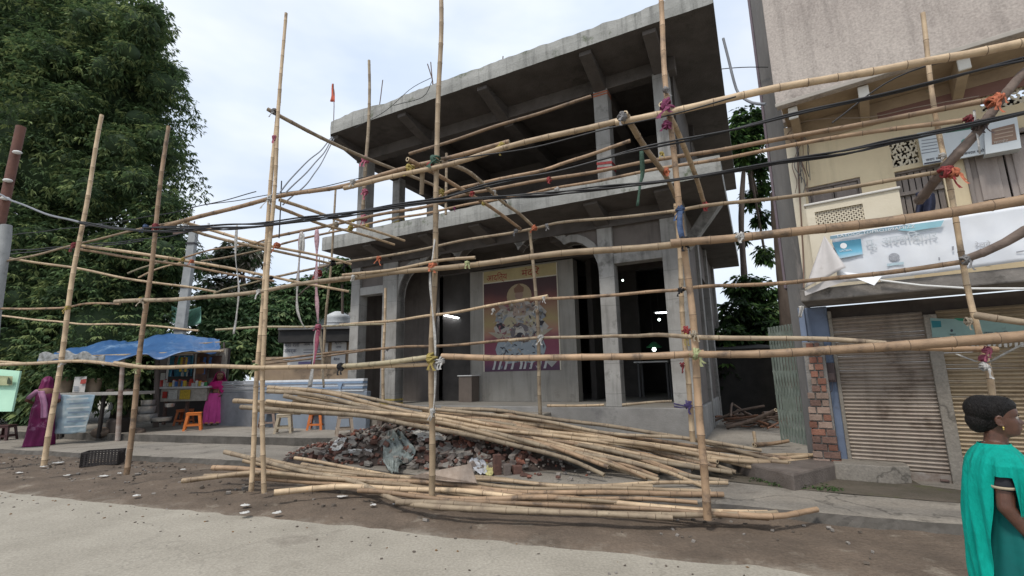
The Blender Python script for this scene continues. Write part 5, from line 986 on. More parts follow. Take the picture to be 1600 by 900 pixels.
up = [  # (px,py,Y) left -> right
 [(480, 606, 9.2), (600, 628, 8.9), (690, 640, 8.6), (800, 652, 8.4), (930, 672, 8.1), (1080, 688, 7.7), (1190, 703, 7.3)],
 [(419, 604, 8.9), (520, 617, 8.8), (600, 634, 8.6), (680, 652, 8.4), (800, 670, 8.1), (960, 690, 7.7), (1100, 712, 7.3), (1236, 738, 6.9)],
 [(418, 611, 8.7), (520, 624, 8.6), (600, 641, 8.4), (680, 660, 8.2), (800, 684, 7.8), (930, 712, 7.4), (1040, 738, 7.0), (1138, 752, 6.7)],
 [(465, 618, 8.8), (560, 632, 8.7), (640, 645, 8.5), (760, 662, 8.2), (900, 680, 7.9), (1060, 700, 7.6), (1200, 716, 7.4), (1330, 709, 7.3)],
 [(445, 618, 8.6), (500, 628, 8.55), (560, 640, 8.4), (680, 655, 8.2), (820, 682, 7.9), (960, 706, 7.5), (1090, 730, 7.1), (1144, 741, 6.9)],
 [(365, 628, 8.6), (480, 636, 8.5), (600, 648, 8.3), (720, 668, 8.0), (840, 694, 7.7), (940, 722, 7.3), (1030, 750, 6.8)],
 [(415, 627, 8.5), (520, 637, 8.4), (620, 648, 8.2), (740, 664, 8.0), (880, 684, 7.8), (1020, 700, 7.6), (1160, 712, 7.5), (1336, 714, 7.35)],
 [(376, 636, 8.4), (500, 644, 8.3), (600, 657, 8.1), (700, 672, 7.9), (800, 696, 7.6), (880, 716, 7.35), (945, 742, 6.95)],
 [(470, 641, 8.5), (600, 650, 8.3), (720, 668, 8.05), (860, 686, 7.8), (990, 716, 7.4), (1060, 742, 6.9)],
 [(690, 636, 9.0), (800, 646, 8.7), (930, 662, 8.4), (1060, 684, 7.9), (1130, 700, 7.6), (1235, 722, 7.3)],
 [(660, 640, 8.8), (780, 655, 8.5), (900, 675, 8.2), (1040, 700, 7.7), (1180, 732, 7.2), (1238, 741, 7.05)],
 [(768, 640, 8.9), (820, 655, 8.6), (900, 676, 8.2), (1000, 700, 7.8), (1120, 728, 7.2)],
 [(640, 652, 8.3), (760, 676, 8.0), (860, 700, 7.7), (960, 724, 7.3), (1028, 744, 7.0)],
 [(700, 660, 8.2), (800, 676, 8.0), (900, 700, 7.6), (1010, 730, 7.2), (1100, 758, 6.7)],
 [(600, 645, 8.6), (700, 655, 8.4), (820, 668, 8.2), (950, 690, 7.9), (1070, 715, 7.5), (1150, 738, 7.1)],
 [(560, 636, 8.7), (660, 650, 8.5), (760, 664, 8.2), (880, 690, 7.8), (980, 712, 7.5), (1080, 745, 6.9)],
 [(740, 668, 8.1), (840, 690, 7.8), (930, 716, 7.4), (1010, 745, 6.9)],
 [(800, 664, 8.3), (920, 686, 8.0), (1040, 706, 7.7), (1180, 722, 7.5), (1300, 720, 7.4)],
 [(840, 672, 8.3), (960, 690, 8.0), (1080, 708, 7.7), (1230, 735, 7.0)],
 [(395, 634, 8.7), (480, 640, 8.6), (580, 650, 8.4), (700, 664, 8.15), (830, 690, 7.75), (950, 730, 7.1)],
]
ex = []
for a_, c_ in ((1, 2), (4, 5), (7, 8), (10, 1), (9, 3), (14, 15), (12, 13), (16, 5), (11, 17), (3, 18)):
    A_, C_ = up[a_], up[c_]; xs = [max(A_[0][0], C_[0][0])+12+(min(A_[-1][0], C_[-1][0])-max(A_[0][0], C_[0][0])-10)*k/5 for k in range(6)]
    f_ = lambda P, x, j: float(np.interp(x, [q[0] for q in P], [q[j] for q in P]))
    ex.append([(x, (f_(A_, x, 1)+f_(C_, x, 1))/2+2.2*math.sin(x*.011+a_), (f_(A_, x, 2)+f_(C_, x, 2))/2+.10) for x in xs])
up += ex
ordn_more = ['twenty-first', 'twenty-second', 'twenty-third', 'twenty-fourth', 'twenty-fifth', 'twenty-sixth', 'twenty-seventh', 'twenty-eighth', 'twenty-ninth', 'thirtieth']
up.sort(key=lambda q: np.interp(675, [a[0] for a in q], [a[1] for a in q]) if q[0][0] < 675 else 9000+q[0][0])
ordn = ['topmost', 'second', 'third', 'fourth', 'fifth', 'sixth', 'seventh', 'eighth', 'ninth', 'tenth', 'eleventh', 'twelfth', 'thirteenth', 'fourteenth', 'fifteenth', 'sixteenth', 'seventeenth', 'eighteenth', 'nineteenth', 'twentieth']
ordn += ordn_more; nl = sum(1 for q in up if q[0][0] < 675); kk = 0; k2 = 0
for i, q in enumerate(up):
    if q[0][0] < 675: lab = '%s pole from the top of the upper pile, counted at the middle upright' % ordn[kk]; kk += 1
    else: lab = 'pole of the upper pile right of the middle upright, %s by left end' % ordn[k2]; k2 += 1
    pile_pole(q, .040+.012*((i*37) % 10)/10, lab, UPG, 400+i, 'n' if i % 6 else 'o')
lo = [
 ([(460, 718, 8.2), (560, 733, 7.9), (640, 746, 7.7), (760, 752, 7.4), (900, 757, 7.2), (1138, 755, 6.9)], 'topmost long pole of the lower pile, right end turned up beside the thick right upright'),
 ([(405, 718, 7.9), (500, 734, 7.7), (600, 743, 7.5), (700, 753, 7.3), (820, 760, 7.1), (960, 765, 6.9), (1110, 768, 6.7)], 'pole of the lower pile running just under the topmost one'),
 ([(350, 706, 7.8), (430, 724, 7.5), (540, 752, 7.0), (600, 772, 6.7), (656, 787, 6.5), (740, 797, 6.35), (900, 803, 6.1), (1050, 806, 5.9)], 'greyish pole slanting across the lower pile from its upper left end'),
 ([(332, 733, 7.7), (420, 737, 7.5), (560, 748, 7.2), (680, 757, 7.0), (800, 765, 6.85), (950, 772, 6.65), (1130, 772, 6.5)], 'stout straight pole in the middle of the lower pile'),
 ([(318, 746, 7.3), (400, 742, 7.3), (500, 747, 7.15), (620, 760, 6.9), (740, 772, 6.7), (860, 780, 6.5), (1000, 790, 6.3), (1100, 803, 6.0)], 'pole of the lower pile behind the low left ends'),
 ([(285, 749, 7.2), (360, 744, 7.25), (420, 741, 7.2), (520, 746, 7.05), (640, 757, 6.9)], 'short-looking pole reaching farthest left on the dirt'),
 ([(428, 770, 6.7), (500, 762, 6.75), (560, 759, 6.75), (680, 767, 6.6), (800, 777, 6.45), (940, 783, 6.3), (1008, 792, 6.15), (1100, 801, 5.95), (1200, 803, 5.8)], 'bent pole with its pale end on the dirt left of the middle upright'),
 ([(560, 768, 6.75), (660, 778, 6.55), (780, 784, 6.4), (900, 790, 6.2), (1080, 803, 5.95), (1200, 806, 5.75)], 'pole low in the front of the lower pile'),
 ([(620, 783, 6.4), (720, 792, 6.25), (860, 797, 6.1), (1000, 803, 5.95), (1180, 806, 5.7), (1215, 804, 5.62)], 'frontmost pole of the lower pile'),
 ([(640, 772, 6.65), (760, 780, 6.5), (900, 782, 6.4), (1060, 792, 6.15), (1196, 808, 5.65), (1280, 798, 5.5)], 'pole of the lower pile with a kinked end at the pavement corner'),
 ([(395, 750, 7.3), (520, 755, 7.1), (640, 764, 6.9), (800, 772, 6.7), (960, 778, 6.5), (1090, 788, 6.25)], 'half-hidden pole between the stout one and the bent one'),
 ([(470, 727, 8.0), (600, 742, 7.75), (740, 748, 7.5), (860, 755, 7.3), (1020, 762, 7.1)], 'thin pole behind the topmost pole of the lower pile'),
 ([(380, 722, 8.0), (420, 730, 7.9), (480, 738, 7.7), (560, 742, 7.6)], 'short pole end at the upper left of the lower pile'),
]
for i, (q, lab) in enumerate(lo): pile_pole(q, .036+.012*((i*53) % 10)/10, lab, LOG, 500+i, 'n' if i != 2 else 'o')
# odd pieces
pile_pole([(1176, 695, 8.6), (1205, 692, 8.6), (1232, 687, 8.55)], .045, 'short cut bamboo piece lying on the apron by the folding gate', 'short bamboo offcuts', 601)
pile_pole([(1178, 674, 8.9), (1181, 688, 8.7), (1182, 696, 8.55)], .035, 'short bamboo piece pointing at the gate beside the branch heap', 'short bamboo offcuts', 602)
pile_pole([(855, 634, 9.6), (900, 633.5, 9.4), (944, 631, 9.2)], .032, 'short pole lying on the hall floor left of the slim column', 'short bamboo offcuts', 603)
pile_pole([(972, 631, 9.3), (1010, 630, 9.15), (1050, 629, 9.0)], .032, 'short pole lying in the right-hand opening', 'short bamboo offcuts', 604, 'o')
pile_pole([(400, 641, 8.6), (440, 644, 8.55), (470, 645, 8.5)], .028, 'thin grey stick at the left of the upper pile', 'short bamboo offcuts', 605, 'o')

# ------------------------------------------------------------------ rubble heap
rub_earth = mat('rubble_earth', (.095, .07, .058), (.05, .04, .034), scale=6, bump=1.0, bscale=30)
b = MB()
def fheap(s, t):
    u = -4.6+6.3*s; v = 1.5+2.2*t; h = f_heap(u, v); return S.P(u, v, .115+h*(.86+.2*nz_(u, v, 0, 3)) + (.03*nz_(u, v, 5, 9) if h > 0 else -.02))
b.grid(fheap, 70, 30); b.build('rubble_mound', rub_earth, kind='stuff', label='dark earth and brick dust under the broken bricks', cat='rubble')
rr = random.Random(21); nb = 0
brick_mats = [mat('rubble_brick_dark', (.16, .085, .065), (.10, .055, .045), scale=12, bump=.6, bscale=50, rand=.35), mat('rubble_brick_red', (.26, .11, .075), (.17, .075, .055), scale=12, bump=.6, rand=.25), mat('rubble_brick_grey', (.20, .165, .145), (.13, .105, .09), scale=12, bump=.6, rand=.3), mat('rubble_mortar', (.30, .27, .24), (.2, .18, .16), scale=12, bump=.6, rand=.2)]
def chunk_brick(p, sx, sy, sz, m, rr, label=None, name='brick'):
    rot = Matrix.Rotation(rr.uniform(0, 6.28), 3, 'Z') @ Matrix.Rotation(rr.uniform(-.6, .6), 3, 'X') @ Matrix.Rotation(rr.uniform(-.5, .5), 3, 'Y')
    b = MB(); b.box(p, (sx, sy, sz), rot)
    b.v = [tuple(V3(q)+V3((rr.uniform(-1, 1), rr.uniform(-1, 1), rr.uniform(-1, 1)))*sz*.22) for q in b.v]
    return b.build(name, m, label=label or 'broken brown-red brick lying in the rubble heap', cat='brick', group='broken bricks in the rubble heap', bevel=.006, origin=p)
def at_heap(px, py, off=0.0):   # where the sight line meets the heap surface
    d = ray(px, py).normalized(); t = 3.0
    for _ in range(1100):
        p = CP+d*t; q = p-S.o; u, v = q.dot(S.u), q.dot(S.n); hh = .12+f_heap(u, v)*.95+off
        if p.z < hh: return p
        t += .01
    return p
spots_ = []; tries = 0
while nb < 285 and tries < 9000:
    tries += 1; px = rr.uniform(485, 835); py = rr.uniform(655, 746); p = at_heap(px, py); q = p-S.o; u, v = q.dot(S.u), q.dot(S.n); h = f_heap(u, v)
    if h < .012 and rr.random() > .03: continue
    s_ = rr.choices([1, .8, .6, .4, .28], [3, 3, 3, 3, 2])[0]; w0 = .085*s_
    if any((p-a).length < (w0+w1)*.62 for a, w1 in spots_): 
        if rr.random() > .12: continue
    spots_.append((p.copy(), w0)); side = 'left' if px < 600 else 'middle' if px < 730 else 'right'; mi = rr.choices([0, 1, 2, 3], [4, 1.3, 4, 3.2])[0]
    lb = '%s %s lying in the %s part of the rubble heap' % (['dark brown', 'clean red', 'greyish-brown', 'mortar-covered'][mi], 'brick' if s_ > .9 else 'broken brick' if s_ > .5 else 'brick fragment', side)
    chunk_brick(p+V3((0, 0, rr.uniform(.0, .045))), .235*s_*rr.uniform(.8, 1), .115*max(s_, .6)*rr.uniform(.75, 1), .075*max(s_, .7), brick_mats[mi], rr, lb); nb += 1
for (x, y, v, m, lab) in ((715, 722, 1.6, 1, 'clean red brick at the front of the rubble, right of the grey sack'), (1010-230, 727, 1.7, 2, 'upright brown brick at the right end of the rubble beside the yellow wrapper')):
    pass
def upright_brick(px, py, w_, h_, m, lab):
    p = G(px, py, .12); b = MB(); b.box(p+V3((0, 0, h_/2)), (w_, .10, h_), Matrix.Rotation(.3, 3, 'Z')); b.build('brick', m, label=lab, cat='brick', group='broken bricks in the rubble heap', bevel=.008)
upright_brick(777, 742, .12, .30, brick_mats[0], 'tall brown brick standing at the right end of the rubble beside the yellow wrapper')
upright_brick(792, 743, .10, .17, brick_mats[2], 'shorter brick standing right of the tall brown one')
upright_brick(808, 741, .14, .13, brick_mats[0], 'dark brick block at the far right end of the rubble')
upright_brick(713, 731, .19, .15, brick_mats[1], 'clean bright red brick behind the plank at the middle upright')
# cement slabs in the heap
slab_g = mat('broken_cement', (.27, .25, .225), (.19, .175, .155), scale=4, bump=.5)
def shard(pxs, th, m, label, name='cement_shard', cat='rubble', grp='cement pieces in the rubble heap', lift=.06, parent=None):
    ps = [at_heap(x, y, lift) if not isinstance(x, tuple) else None for x, y in pxs]; c = sum(ps, V3())/len(ps); n = len(ps); nrm = (ps[1]-ps[0]).cross(ps[2]-ps[0]).normalized()
    if nrm.z < 0: nrm = -nrm
    b = MB(); b.add(ps+[p-nrm*th for p in ps], [tuple(range(n)), tuple(range(2*n-1, n-1, -1))]+[(i, (i+1) % n, (i+1) % n+n, i+n) for i in range(n)])
    return b.build(name, m, label=label, cat=cat, group=grp, bevel=.004)
shard([(588, 690), (597, 676), (622, 668), (612, 680), (594, 698)], .04, slab_g, 'pale flat cement shard tilted above the grey sack')
shard([(678, 712), (685, 696), (703, 690), (706, 700), (690, 713)], .04, slab_g, 'grey cement shard right of the middle upright')
shard([(700, 708), (712, 697), (730, 694), (724, 706)], .04, slab_g, 'pale cement shard below the upper pile, right of the upright')
for k, (x, y, r) in enumerate([(560, 706, 9), (530, 716, 7), (660, 700, 10), (752, 712, 9), (640, 722, 8), (575, 722, 6), (700, 726, 8), (618, 700, 7), (548, 692, 8), (672, 726, 7), (735, 734, 7), (505, 722, 6)]):
    a = k*1.3; shard([(x+r*1.2*math.cos(a+j*1.05+.2*math.sin(k+j)), y+r*.6*math.sin(a+j*1.05)) for j in range(5)], .03, slab_g, 'small pale cement shard %s of the rubble heap' % ('in the left part' if x < 600 else 'in the middle' if x < 700 else 'in the right part'))
b = MB(); rc_ = random.Random(61)
for i in range(1500):   # dust-covered chips and mortar crumbs filling the heap: nobody could count them
    u = rc_.uniform(-4.5, 1.7); v = rc_.uniform(1.3, 3.0); h = f_heap(u, v)
    if h < .01 and rc_.random() > .12: continue
    if v < interp(pav_front, u)+.1: continue
    s_ = rc_.uniform(.008, .032); p = S.P(u, v, .125+h*.97+s_*.3+rc_.uniform(0, .03)); rot = Matrix.Rotation(rc_.uniform(0, 6), 3, 'Z')@Matrix.Rotation(rc_.uniform(-.8, .8), 3, 'X'); b.box(p, (s_*2, s_*1.4, s_), rot, rc_.choice([0, 1, 2, 2]))
b.build('rubble_chips', [brick_mats[0], brick_mats[1], brick_mats[3]], kind='stuff', label='small chips and mortar crumbs between the broken bricks of the heap', cat='rubble')
# plank lying on the lower pile
b = MB(); pl = [D(641, 745, 6.95), D(660, 739, 6.85), D(735, 725, 6.75), D(744, 754, 6.55), D(700, 752, 6.65), D(665, 747, 6.85)]; nrm = (pl[2]-pl[0]).cross(pl[3]-pl[0]).normalized()
b.add(pl+[p+nrm*.03 for p in pl], [tuple(range(6)), tuple(range(11, 5, -1))]+[(i, (i+1) % 6, (i+1) % 6+6, i+6) for i in range(6)])
b.build('plank', mat('plank_brown', (.36, .29, .235), (.27, .21, .165), scale=6, bump=.3, stretch=(3, .6, 3)), label='triangular brown board resting on the lower pile behind the middle upright', cat='board', bevel=.004)
# torn sacks and wrappers
def rag(name, outline, m, label, cat, amp=.05, lift=.10, n=16, seed=0):
    xs = [q[0] for q in outline]; ys = [q[1] for q in outline]; b = MB(); rr = random.Random(seed)
    # outline: list of (px_left, px_right, py) rows from top to bottom
    def fn(s, t):
        k = t*(len(outline)-1); i = min(int(k), len(outline)-2); f = k-i; l = outline[i][0]+(outline[i+1][0]-outline[i][0])*f; r = outline[i][1]+(outline[i+1][1]-outline[i][1])*f; y = outline[i][2]+(outline[i+1][2]-outline[i][2])*f
        x = l+(r-l)*s + 1.6*nz_(s*3, t*5, seed, 2); p = at_heap(x, y+1.5*nz_(s*4, t*3, seed+2, 2), lift)
        return p+V3((0, -.7, .7))*amp*(nz_(s*3, t*4, seed+5, 1.6)+.6*abs(nz_(s*7, t*8, seed+9, 1.4)))
    b.grid(fn, n, n); return b.build(name, m, label=label, cat=cat, solid=.006)
sack_m = mat('sack_green', (.27, .30, .285), (.17, .195, .185), scale=9, rough=.6, bump=.4, c3=(.34, .35, .33), s3=6, t3=.58)
wp_ = mat('wrapper_white', (.62, .61, .58), (.46, .45, .43), scale=14, rough=.5, bump=.5)
rag('torn_sack', [(606, 624, 676), (600, 640, 690), (600, 650, 704), (596, 645, 718), (602, 625, 726), (610, 622, 738)], sack_m, 'crumpled grey-green plastic sack spilling down the middle of the rubble', 'sack', .13, .10, 34, 1)
rag('torn_sack', [(635, 670, 673), (652, 700, 680), (655, 695, 688)], wp_, 'white torn sheet crumpled at the top of the rubble under the poles', 'sheet', .05, .08, 16, 2)
rag('torn_sack', [(526, 542, 684), (520, 538, 694), (513, 530, 705)], wp_, 'white torn plastic at the left slope of the rubble', 'plastic', .05, .06, 14, 3)
rag('torn_sack', [(545, 582, 702), (540, 580, 708)], wp_, 'flat white plastic strip below the left white plastic', 'plastic', .02, .06, 10, 4)
rag('torn_sack', [(736, 748, 716), (732, 760, 724), (742, 762, 734), (748, 760, 740)], mat('sack_white', (.55, .56, .58), (.40, .41, .44), scale=12, bump=.5), 'crumpled pale sack left of the yellow wrapper', 'sack', .06, .05, 16, 5)
rag('wrapper', [(758, 762, 722), (757, 771, 726), (757, 771, 738), (760, 768, 743)], mat('wrapper_yellow', (.58, .54, .25), (.42, .38, .16), scale=14, bump=.5), 'yellow plastic wrapper standing at the right of the rubble', 'wrapper', .03, .05, 10, 6)
# litter on the dirt
for k, (x, y, w_, lab) in enumerate([(214, 776, .10, 'white paper scrap on the dirt below the crate upright'), (105, 744, .11, 'white paper scrap on the dirt between the leftmost upright and the crate'), (163, 745, .14, 'white paper plate scrap below the crate'), (187, 741, .07, 'small paper scrap beside the crate upright'), (286, 735, .09, 'crumpled white wrapper on the dirt left of the lower pile'), (383, 791, .11, 'white leaf-shaped scrap before the paired uprights'), (383, 803, .12, 'curled white scrap nearest the road before the paired uprights'), (535, 777, .13, 'white torn paper under the bent pole'), (583, 791, .08, 'white crumb of paper left of the middle upright'), (619, 789, .09, 'white crumpled paper at the foot of the middle upright'), (91, 724, .20, 'crumpled pale litter by the kerb beside the leftmost upright'), (68, 730, .12, 'flat pale litter left of the leftmost upright'), (30, 740, .1, 'small paper scrap at the far left of the dirt'), (433, 803, .1, 'white torn scrap right of the paired uprights')]):
    p = G(x, y, .045); b = MB(); r = random.Random(k+50)
    def fl(s, t, p=p, w_=w_, r0=k):
        a = 2*math.pi*s; rad = w_*.5*t*(1+.35*nz_(math.cos(a), math.sin(a), r0, 1.5)); return p+V3((rad*math.cos(a)*1.15, rad*math.sin(a)*.75, .012+.03*abs(nz_(math.cos(a)*t, math.sin(a)*t, r0+3, 2.2))))
    b.grid(fl, 12, 4); b.build('litter', wp_, label=lab, cat='litter', group='scraps of litter on the dirt', solid=.003)
# small stones and dirt clods: nobody could count them
rr = random.Random(77); b = MB()
for i in range(650):
    u = rr.uniform(-13, 4.5); v = rr.triangular(-.8, 1.75, 1.4); 
    if v > interp(pav_front, u)-.05: continue
    s_ = rr.uniform(.006, .022)*(1 if rr.random() < .93 else 1.9); p = S.P(u, v, .03+s_*.3); rot = Matrix.Rotation(rr.uniform(0, 6), 3, 'Z')@Matrix.Rotation(rr.uniform(-.5, .5), 3, 'X')
    b.box(p, (s_*2, s_*1.4, s_), rot, rr.choice([0, 0, 1]))
b.build('pebbles', [mat('clod', (.13, .108, .088), rough=.95), mat('pebble', (.26, .235, .21), rough=.9)], kind='stuff', label='small stones and clods scattered over the dirt verge', cat='gravel')
# branch heap by the gate
rr = random.Random(31); hc = G(1185, 668, .3)
for i in range(34):
    a = rr.uniform(0, math.pi); L_ = rr.uniform(.5, 1.5); c = hc+V3((rr.gauss(0, .32), rr.gauss(.1, .25), .06+abs(rr.gauss(0, .16)))); d = V3((math.cos(a), math.sin(a)*.6, rr.uniform(-.16, .3))); m0 = c-d*L_*.5; m1 = c+d*L_*.5; m0.z = max(.32, m0.z)
    bb = MB(); bb.tube(spline([m0, c+V3((0, 0, rr.uniform(-.04, .08))), m1], .15), rr.uniform(.015, .04), 6)
    bb.build('broken_branch', [mat('dead_wood', (.17, .12, .09), (.10, .07, .055), scale=8, bump=.6, rand=.3), mat('dead_wood_red', (.24, .12, .075), (.15, .08, .05), scale=8, rand=.2)][i % 3 == 0], label=('reddish' if i % 3 == 0 else 'grey-brown')+' broken branch in the heap of firewood left of the folding gate', cat='branch', group='broken branches in the heap by the gate')
bamboo([G(1135, 668, .34), G(1180, 655, .55), G(1212, 640, .8)], .045, .035, 'long dead branch leaning up the firewood heap by the gate', 'branches tied into the scaffold', 'b', 640, 'dead_branch')
# ================================================================== FOLIAGE
def leaf_mats(tag_, base, light, dark):
    r = []
    for i, c in enumerate((base, light, dark)):
        m = mat('leaf_%s_%d' % (tag_, i), c, tuple(x*.5 for x in c), scale=1.1, rough=.6, spec=.2)
        nt = m.node_tree; bs = nt.nodes['Principled BSDF']; tl = nt.nodes.new('ShaderNodeBsdfTranslucent'); ms_ = nt.nodes.new('ShaderNodeMixShader'); ms_.inputs[0].default_value = .33; src = bs.inputs['Base Color'].links[0].from_socket
        if not tl.inputs[0].links: nt.links.new(src, tl.inputs[0]); nt.links.new(bs.outputs[0], ms_.inputs[1]); nt.links.new(tl.outputs[0], ms_.inputs[2]); nt.links.new(ms_.outputs[0], nt.nodes['Material Output'].inputs[0])
        r.append(m)
    return r
def leaves(name, lobes, n, size, mats, parent=None, seed=1, droop=.6, shell=.55, per=7, flat=.42, **k):
    """lobes: (centre, rx, ry, rz); rosettes of drooping leaves spread through the shells of the lobes"""
    rs = np.random.RandomState(seed); vol = np.array([l[1]*l[2]+l[1]*l[3]+l[2]*l[3] for l in lobes]); cnt = np.maximum(1, (vol/vol.sum()*n/per).astype(int))
    C_, D_ = [], []
    for (c, rx, ry, rz), m_ in zip(lobes, cnt):
        d = rs.normal(size=(m_, 3)); d /= np.linalg.norm(d, axis=1)[:, None]; rad = shell+(1-shell)*rs.rand(m_)**.6
        bump = 1+.16*np.sin(d[:, 0]*7+c[0])*np.sin(d[:, 2]*6+c[2])
        C_.append(np.array(c)+d*np.array([rx, ry, rz])*(rad*bump)[:, None]); D_.append(d)
    C_ = np.concatenate(C_); D_ = np.concatenate(D_); M_ = len(C_)
    C_ = np.repeat(C_, per, 0); D_ = np.repeat(D_, per, 0); N_ = len(C_)
    a = rs.rand(N_)*6.283; dirs = np.stack([np.cos(a), np.sin(a), -droop+.5*rs.rand(N_)-.25], 1)+D_*.55; dirs /= np.linalg.norm(dirs, axis=1)[:, None]
    side = np.cross(dirs, np.stack([rs.normal(size=N_)*.4, rs.normal(size=N_)*.4, np.ones(N_)], 1)); side /= np.linalg.norm(side, axis=1)[:, None]
    s = size*(.6+.8*rs.rand(N_))[:, None]; off = dirs*s*.25
    p0 = C_+off; p1 = C_+off+dirs*s*.5+side*s*flat*.5; p2 = C_+off+dirs*s+np.array([0, 0, -1])*s*.25; p3 = C_+off+dirs*s*.5-side*s*flat*.5
    V_ = np.stack([p0, p1, p2, p3], 1).reshape(-1, 3)
    me = bpy.data.meshes.new(name); me.vertices.add(N_*4); org = np.array(lobes[0][0]); me.vertices.foreach_set('co', (V_-org).ravel())
    me.loops.add(N_*4); me.loops.foreach_set('vertex_index', np.arange(N_*4, dtype=np.int32)); me.polygons.add(N_); me.polygons.foreach_set('loop_start', np.arange(N_, dtype=np.int32)*4); me.polygons.foreach_set('loop_total', np.full(N_, 4, dtype=np.int32))
    for mm in mats: me.materials.append(mm)
    g = np.repeat(rs.choice(len(mats), M_, p=[.5, .25, .25]), per); me.polygons.foreach_set('material_index', g.astype(np.int32)); me.update(calc_edges=True)
    o = bpy.data.objects.new(name, me); link(o, parent, V3(org)); return tag(o, **k)
def lobe(px, py, rpx, Y, ry=None, rz=None, dy=1.0):
    p = D(px, py, Y); k = (p-CP).dot(Fw)/FPX; r = rpx*k; return (tuple(p), r, r*dy, r*(rz or 1.0))
def core(name, lobes, m, parent):  # dark balls hidden in the crown, added to block light between the leaves
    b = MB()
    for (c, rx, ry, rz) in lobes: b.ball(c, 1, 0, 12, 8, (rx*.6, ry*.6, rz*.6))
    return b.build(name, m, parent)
def tree(label, lobes, n, size, mats, seed, trunk, cat='tree', do_core=True, **k):
    base = trunk[0][0]; t = thing(k.pop('name', 'tree'), label, cat, base, k.pop('group', None))
    trunk_mesh(trunk[0], trunk[1], bark, 'trunk', t, 12, .15)
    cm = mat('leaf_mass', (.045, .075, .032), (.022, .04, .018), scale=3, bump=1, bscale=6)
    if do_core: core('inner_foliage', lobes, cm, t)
    leaves('crown', lobes, n, size, mats, t, seed, **k)
    # main limbs
    b = MB(); top = V3(trunk[0][-1])
    for (c, rx, ry, rz) in lobes[:12]: b.tube(spline([top, top.lerp(V3(c), .5)+V3((0, 0, .3)), V3(c)], .5), .05, 5)
    b.build('limb', bark, t); return t
dk_leaf = leaf_mats('dark', (.13, .205, .085), (.28, .35, .14), (.068, .118, .055))
md_leaf = leaf_mats('mid', (.14, .24, .10), (.26, .35, .16), (.07, .13, .06))
lt_leaf = leaf_mats('light', (.10, .17, .06), (.17, .24, .10), (.05, .09, .03))
rr = random.Random(5)
Ls = []
for (x, y, r, Y) in [(60, 430, 150, 19), (190, 420, 105, 18.5), (100, 250, 170, 19.5), (165, 180, 120, 19.5), (60, 100, 150, 20), (175, 90, 90, 20), (40, 560, 90, 18), (180, 520, 110, 18), (-120, 300, 170, 20), (-90, 480, 150, 19.5), (-60, 120, 150, 21), (110, 20, 80, 20.5)]: Ls.append(lobe(x, y, r, Y))
edge = [(262, 110, 38), (282, 150, 24), (262, 190, 34), (285, 235, 32), (270, 280, 38), (278, 330, 36), (300, 380, 36), (322, 410, 30), (240, 140, 44), (235, 250, 40), (255, 60, 30), (200, 25, 36), (140, -5, 38), (300, 250, 16), (255, 440, 46), (290, 470, 34), (60, 20, 40)]
Le = [lobe(x-34, y, r*.92, 18.6+rr.uniform(-.4, .6)) for x, y, r in edge]
cl = []
for i in range(95):
    x = rr.uniform(-60, 268); y = rr.uniform(20, 590); r = rr.uniform(20, 40); cl.append(lobe(x, y, r, 16.3+2.2*abs(x-120)/300+rr.uniform(-.3, .8), rz=.8))
T1b = G(120, 640, .3); T1b = V3((-15.5, 19.5, .3))
tree('huge dense dark green tree filling the left of the picture behind the blue tarpaulin', Ls+Le+cl, 360000, .175, dk_leaf, 3, ([T1b, T1b+V3((0, 0, 3)), T1b+V3((.2, 0, 6))], [.55, .42, .3]), shell=.6, droop=.5, flat=.34)
tree('pale flowering tree in the distance between the concrete post and the paired uprights', [lobe(345+rr.uniform(-25, 70), 400+rr.uniform(-5, 80), rr.uniform(12, 24), 24+rr.uniform(-1, 2)) for _ in range(18)], 13000, .26, leaf_mats('flower', (.22, .25, .16), (.55, .50, .42), (.07, .12, .05)), 5, ([D(385, 560, 25), D(383, 480, 25), D(380, 430, 25)], [.2, .15, .1]), do_core=False, shell=.3)
tree('mid-green spreading tree behind the brown wall, left of the building', [lobe(x, y, r, Y) for x, y, r, Y in [(360, 500, 38, 21), (405, 490, 34, 21), (330, 480, 26, 20.5), (440, 470, 24, 22), (480, 460, 30, 22), (515, 465, 28, 22), (400, 530, 40, 20), (340, 535, 36, 19.5), (460, 495, 30, 21), (540, 460, 24, 22), (430, 510, 36, 20.5), (535, 415, 15, 21), (520, 428, 14, 21)]], 32000, .24, md_leaf, 7, ([D(420, 600, 21), D(420, 550, 21), D(418, 510, 21)], [.25, .2, .15]), shell=.5)
tree('small pale green bush under the canopy corner', [lobe(x, y, r, Y) for x, y, r, Y in [(533, 425, 13, 18), (543, 418, 12, 18), (524, 432, 9, 18)]], 2500, .16, lt_leaf, 8, ([D(535, 520, 18), D(535, 470, 18), D(534, 435, 18)], [.06, .05, .04]), shell=.3, do_core=False)
rl = [(1165, 190, 24, 17), (1150, 210, 18, 16.5), (1178, 215, 18, 17), (1160, 240, 22, 17), (1185, 260, 14, 17.5), (1190, 290, 13, 18), (1175, 310, 14, 18), (1195, 180, 12, 17.5),
      (1190, 340, 12, 18), (1160, 370, 10, 18), (1195, 395, 14, 18), (1160, 450, 22, 17), (1190, 455, 22, 17), (1150, 490, 26, 16), (1180, 500, 28, 16), (1200, 520, 26, 15.5), (1140, 530, 26, 15), (1165, 560, 30, 15), (1200, 570, 30, 14.5), (1135, 580, 28, 14.5)]
tree('tree with open branches seen in the gap between the concrete building and the grey wing', [lobe(*q) for q in rl], 15000, .22, leaf_mats('gap', (.045, .095, .03), (.11, .20, .05), (.02, .04, .015)), 9, ([D(1170, 640, 17), D(1165, 480, 17), D(1158, 330, 17), D(1165, 230, 17)], [.16, .13, .09, .05]), shell=.25, do_core=False)
